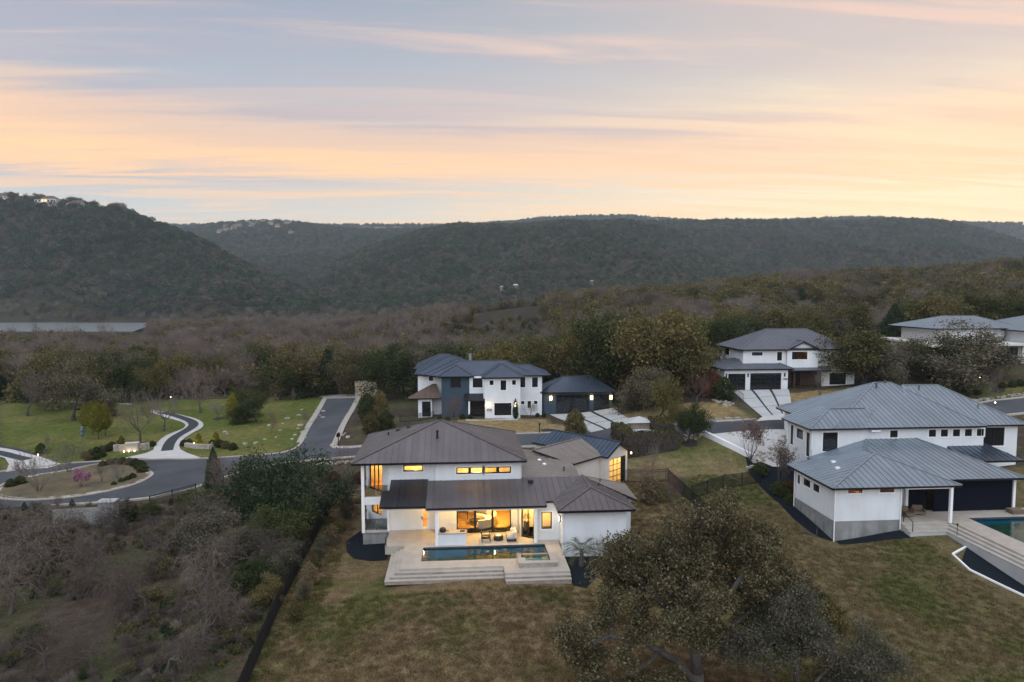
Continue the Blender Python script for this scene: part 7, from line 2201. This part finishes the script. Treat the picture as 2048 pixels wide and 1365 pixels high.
def clipped_hedges():
    R = np.random.default_rng(6)
    def hedge(poly, h, label):
        x, y = poly[0]; o = thing('hedge', (x, y, gz(x, y)), label, 'hedge', 'clipped hedges round the spa')
        mb = MB(); zs = [gz(*p) for p in poly]
        mb.prism(poly, [z - .2 for z in zs], [max(zs) + h - .12] * len(poly)); mb.build('core', 'bark_dark', o)
        pts = []
        P = np.array(poly); top = max(zs) + h
        for i in range(len(P)):
            a, b = P[i], P[(i + 1) % len(P)]; n = int(np.linalg.norm(b - a) * h * 34)
            t = R.uniform(0, 1, n); q = a + (b - a) * t[:, None]
            pts.append(np.c_[q + R.normal(0, .05, (n, 2)), R.uniform(min(zs), top, n)])
        lo, hi = P.min(0), P.max(0); n = int((hi - lo).prod() * 34); q = R.uniform(lo, hi, (n, 2)); ins = in_poly(q[:, 0], q[:, 1], poly)
        q = q[ins]; pts.append(np.c_[q, top + R.normal(0, .05, len(q))])
        v = leaf_quads(R, np.vstack(pts), .15, .6)
        v -= np.array((x, y, gz(x, y)))
        c = bpy.data.objects.new('leaves', quads_mesh('leaves', v, 'leaf_hedge')); COL.objects.link(c); c.parent = o
    a = G(1252, 918); b = G(1370, 918)
    x0, y0 = a; x1 = b[0]
    hedge([(x0, y0), (x1, y0), (x1, y0 + 1.6), (x0, y0 + 1.6)], 1.9, 'long clipped hedge on the garden side of the round spa')
    hedge([(x1 - 1.6, y0 + 1.62), (x1, y0 + 1.62), (x1 - .2, y0 + 7.5), (x1 - 1.8, y0 + 7.5)], 1.8, 'clipped hedge between the round spa and the dark street tree')
    hedge([(x0 - .2, y0 + 1.62), (x0 + 1.4, y0 + 1.62), (x0 + 1.4, y0 + 7.5), (x0 - .2, y0 + 7.5)], 1.8, 'clipped hedge between the round spa and the angled garage')
    cx = (x0 + x1) / 2; z = gz(cx, y0 + 4)
    s = thing('round_spa', (cx, y0 + 3.8, z), 'round white spa tub enclosed by clipped hedges', 'spa tub')
    MB().lathe((0, 0, 0), [(1.55, 0), (1.65, 1.25), (1.75, 1.3), (1.75, 1.38), (1.5, 1.38)], 28).build('tub', 'white_acrylic', s, off=(0, 0, 0))
    MB().lathe((0, 0, 1.385), [(1.52, 0), (1.5, .06), (.2, .09)], 28).build('cover', 'white_acrylic', s, off=(0, 0, 0))
    p = thing('stone_pavilion', (cx + .3, y0 + 7.4, z), 'little tan stone pavilion with pale hip roof behind the round spa', 'pavilion')
    MB().box(-1.3, 1.3, -.9, .9, -.2, 2.1).build('wall', 'tan_stone', p, off=(0, 0, 0))
    m = MB(); m.add([(-1.8, -1.4, 2.1), (1.8, -1.4, 2.1), (1.8, 1.4, 2.1), (-1.8, 1.4, 2.1), (0, 0, 2.75)], [(0, 1, 4), (1, 2, 4), (2, 3, 4), (3, 0, 4), (3, 2, 1, 0)]); m.build('roof', 'concrete', p, off=(0, 0, 0))
clipped_hedges()
# neighbour drive with its low retaining wall
struct(drape(GP([(1410, 871), (1573, 861), (1600, 880), (1590, 935), (1545, 935), (1492, 912)]), .085, 1.0), 'driveway', 'pale_concrete', 'pale concrete drive beside the grey roofed house', True)
RW = ribbon(GP([(1408, 872), (1450, 892), (1492, 913), (1510, 921)]), -.14, .14, .1, .55)
tag(RW.build('retaining_wall', 'white_trim', None), 'low white retaining wall along the neighbour drive', 'wall')
# driftwood lying on the neighbour lawn
def driftwood():
    for k, (px, py, a) in enumerate(((1610, 1068, -.5), (1622, 1072, -.9), (1634, 1068, 1.0))):
        q = G(px, py); o = MB().tube([(q[0] - .6 * math.cos(a), q[1] - .6 * math.sin(a), gz(*q) + .05), (q[0], q[1], gz(*q) + .2), (q[0] + .6 * math.cos(a), q[1] + .6 * math.sin(a), gz(*q) + (.1 if k < 2 else .55))], [.05, .07, .03], 6).build('fallen_branch', 'bark_grey' if k < 2 else 'bark_dark', None)
        tag(o, ('pale fallen branch lying on the neighbour lawn', 'pale fallen branch lying on the neighbour lawn', 'dark fallen branch sticking up on the neighbour lawn')[k], 'branch', 'fallen branches on the neighbour lawn')
driftwood()
# ---------------------------------------------------------------- buildings on and below the hills
def simple_house(name, x, y, w, d, h, label, group=None, wallm='cream_stucco', roofm='brown_shingle', lit=0, z=None, rot=0.0):
    z = gz(x, y) if z is None else z
    o = thing(name, (x, y, z), label, 'house', group, rot)
    MB().box(-w / 2, w / 2, -d / 2, d / 2, -3, h).build('wall', wallm, o, off=(0, 0, 0))
    m = MB(); e = .6; m.add([(-w / 2 - e, -d / 2 - e, h), (w / 2 + e, -d / 2 - e, h), (w / 2 + e, d / 2 + e, h), (-w / 2 - e, d / 2 + e, h), (-w * .2, 0, h + min(w * .22, 5)), (w * .2, 0, h + min(w * .22, 5))], [(0, 1, 5, 4), (2, 3, 4, 5), (1, 2, 5), (3, 0, 4), (3, 2, 1, 0)]); m.build('roof', roofm, o, off=(0, 0, 0))
    n = max(2, int(w / 4))
    for k in range(n):
        u = -w / 2 + w * (k + .5) / n
        MB().box(u - w / n * .28, u + w / n * .28, -d / 2 - .06, -d / 2 - .01, h * .35, h * .8).build('window', 'far_window_glow' if k < lit else 'dark_glass', o, off=(0, 0, 0))
    return o
def hill_houses():
    def on_crest(px, dep):
        lat = (px - 1024) / FPX * dep
        return (lat * _ca + dep * _sa, -lat * _sa + dep * _ca)
    for px, w, h, lit, lb in ((113, 20, 8, 2, 'large lit house on top of the steep river hill'), (92, 9, 5, 0, 'small pale wing house beside the lit hilltop house'), (165, 24, 4.5, 0, 'dark roofed house among trees on the hilltop'), (12, 26, 4, 0, 'dark roofed house at the far end of the hilltop')):
        x, y = on_crest(px, 985); simple_house('hilltop_house', x, y, w, 12, h, lb, 'houses on the river hill', lit=lit)
    x, y = on_crest(126, 984); zc = gz(x, y)
    R = random.Random(4)
    for k in range(26):
        px = R.choice([R.uniform(140, 245), R.uniform(140, 245), R.uniform(30, 95)]); x, y = on_crest(px, R.uniform(990, 1004))
        plant(R.choice(['olive0', 'olive2', 'oak1', 'grey3']), (x, y), R.uniform(9, 15), 'oak standing against the sky on the hilltop beside the houses', 'tree', 'oaks on the hilltop skyline', name='oak_tree', w=1.1)
    x, y = on_crest(266, 1000); plant('olive1', (x, y), 7, 'lone flat oak on the falling end of the hilltop', 'tree', name='oak_tree', w=1.8)
    for k in range(20):
        px = R.uniform(440, 590); x, y = on_crest(px, R.uniform(2040, 2270)); simple_house('distant_house', x, y, R.uniform(12, 19), 12, R.uniform(5, 7), 'pale distant house among trees along the far ridge', 'distant houses on the far ridge', 'tan_stone', z=gz(x, y) + 4)
    for k, (px, w) in enumerate(((735, 26), (762, 40), (795, 34))):
        x, y = on_crest(px, 2290); simple_house('distant_house', x, y, w, 16, 7, 'long low house on the bare skyline of the far ridge', 'houses on the far skyline', 'tan_stone', z=gz(x, y) + 2)
    for k, (px, dep, w) in enumerate(((1003, 640, 6), (1031, 640, 10), (1183, 700, 5))):
        x, y = G(px, (581, 578, 569)[k]); dd = x * _sa + y * _ca
        o = simple_house('white_shed', x, y, w * dd / FPX, 8, 5.0, 'white roofed shed showing among the valley trees', 'white sheds in the valley', 'tan_stone', 'pale_concrete')
hill_houses()
def mast():
    dep = 2900; lat = (1313 - 1024) / FPX * dep; x, y = lat * _ca + dep * _sa, -lat * _sa + dep * _ca; z = gz(x, y)
    o = thing('radio_mast', (x, y, z), 'thin radio mast on the farthest ridge', 'mast')
    MB().tube([(0, 0, 0), (0, 0, 38)], [1.2, .6], 5).build('pole', 'foundation', o, off=(0, 0, 0))
    MB().lathe((0, 0, 36), [(1.6, 0), (1.6, 3)], 6).build('antenna', 'foundation', o, off=(0, 0, 0))
mast()
# ---------------------------------------------------------------- evening haze over the valley
def haze():
    o = MB().box(-4300, 4300, -800, 4500, -120, 330).build('haze', [], None)
    o.data.materials.clear()
    m = bpy.data.materials.new('evening_haze'); m.use_nodes = True
    T_ = NT(m.node_tree); T_.t.nodes.clear()
    out = T_.n('ShaderNodeOutputMaterial'); v = T_.n('ShaderNodeVolumePrincipled')
    v.inputs['Color'].default_value = (.78, .89, 1.0, 1); v.inputs['Density'].default_value = HAZE; v.inputs['Anisotropy'].default_value = .25
    T_.l(v.outputs[0], out.inputs['Volume'])
    m.cycles.homogeneous_volume = True
    o.data.materials.append(m)
    tag(o, 'thin blue evening haze over the valley', 'haze', kind='stuff')
HAZE = 0.00012
haze()
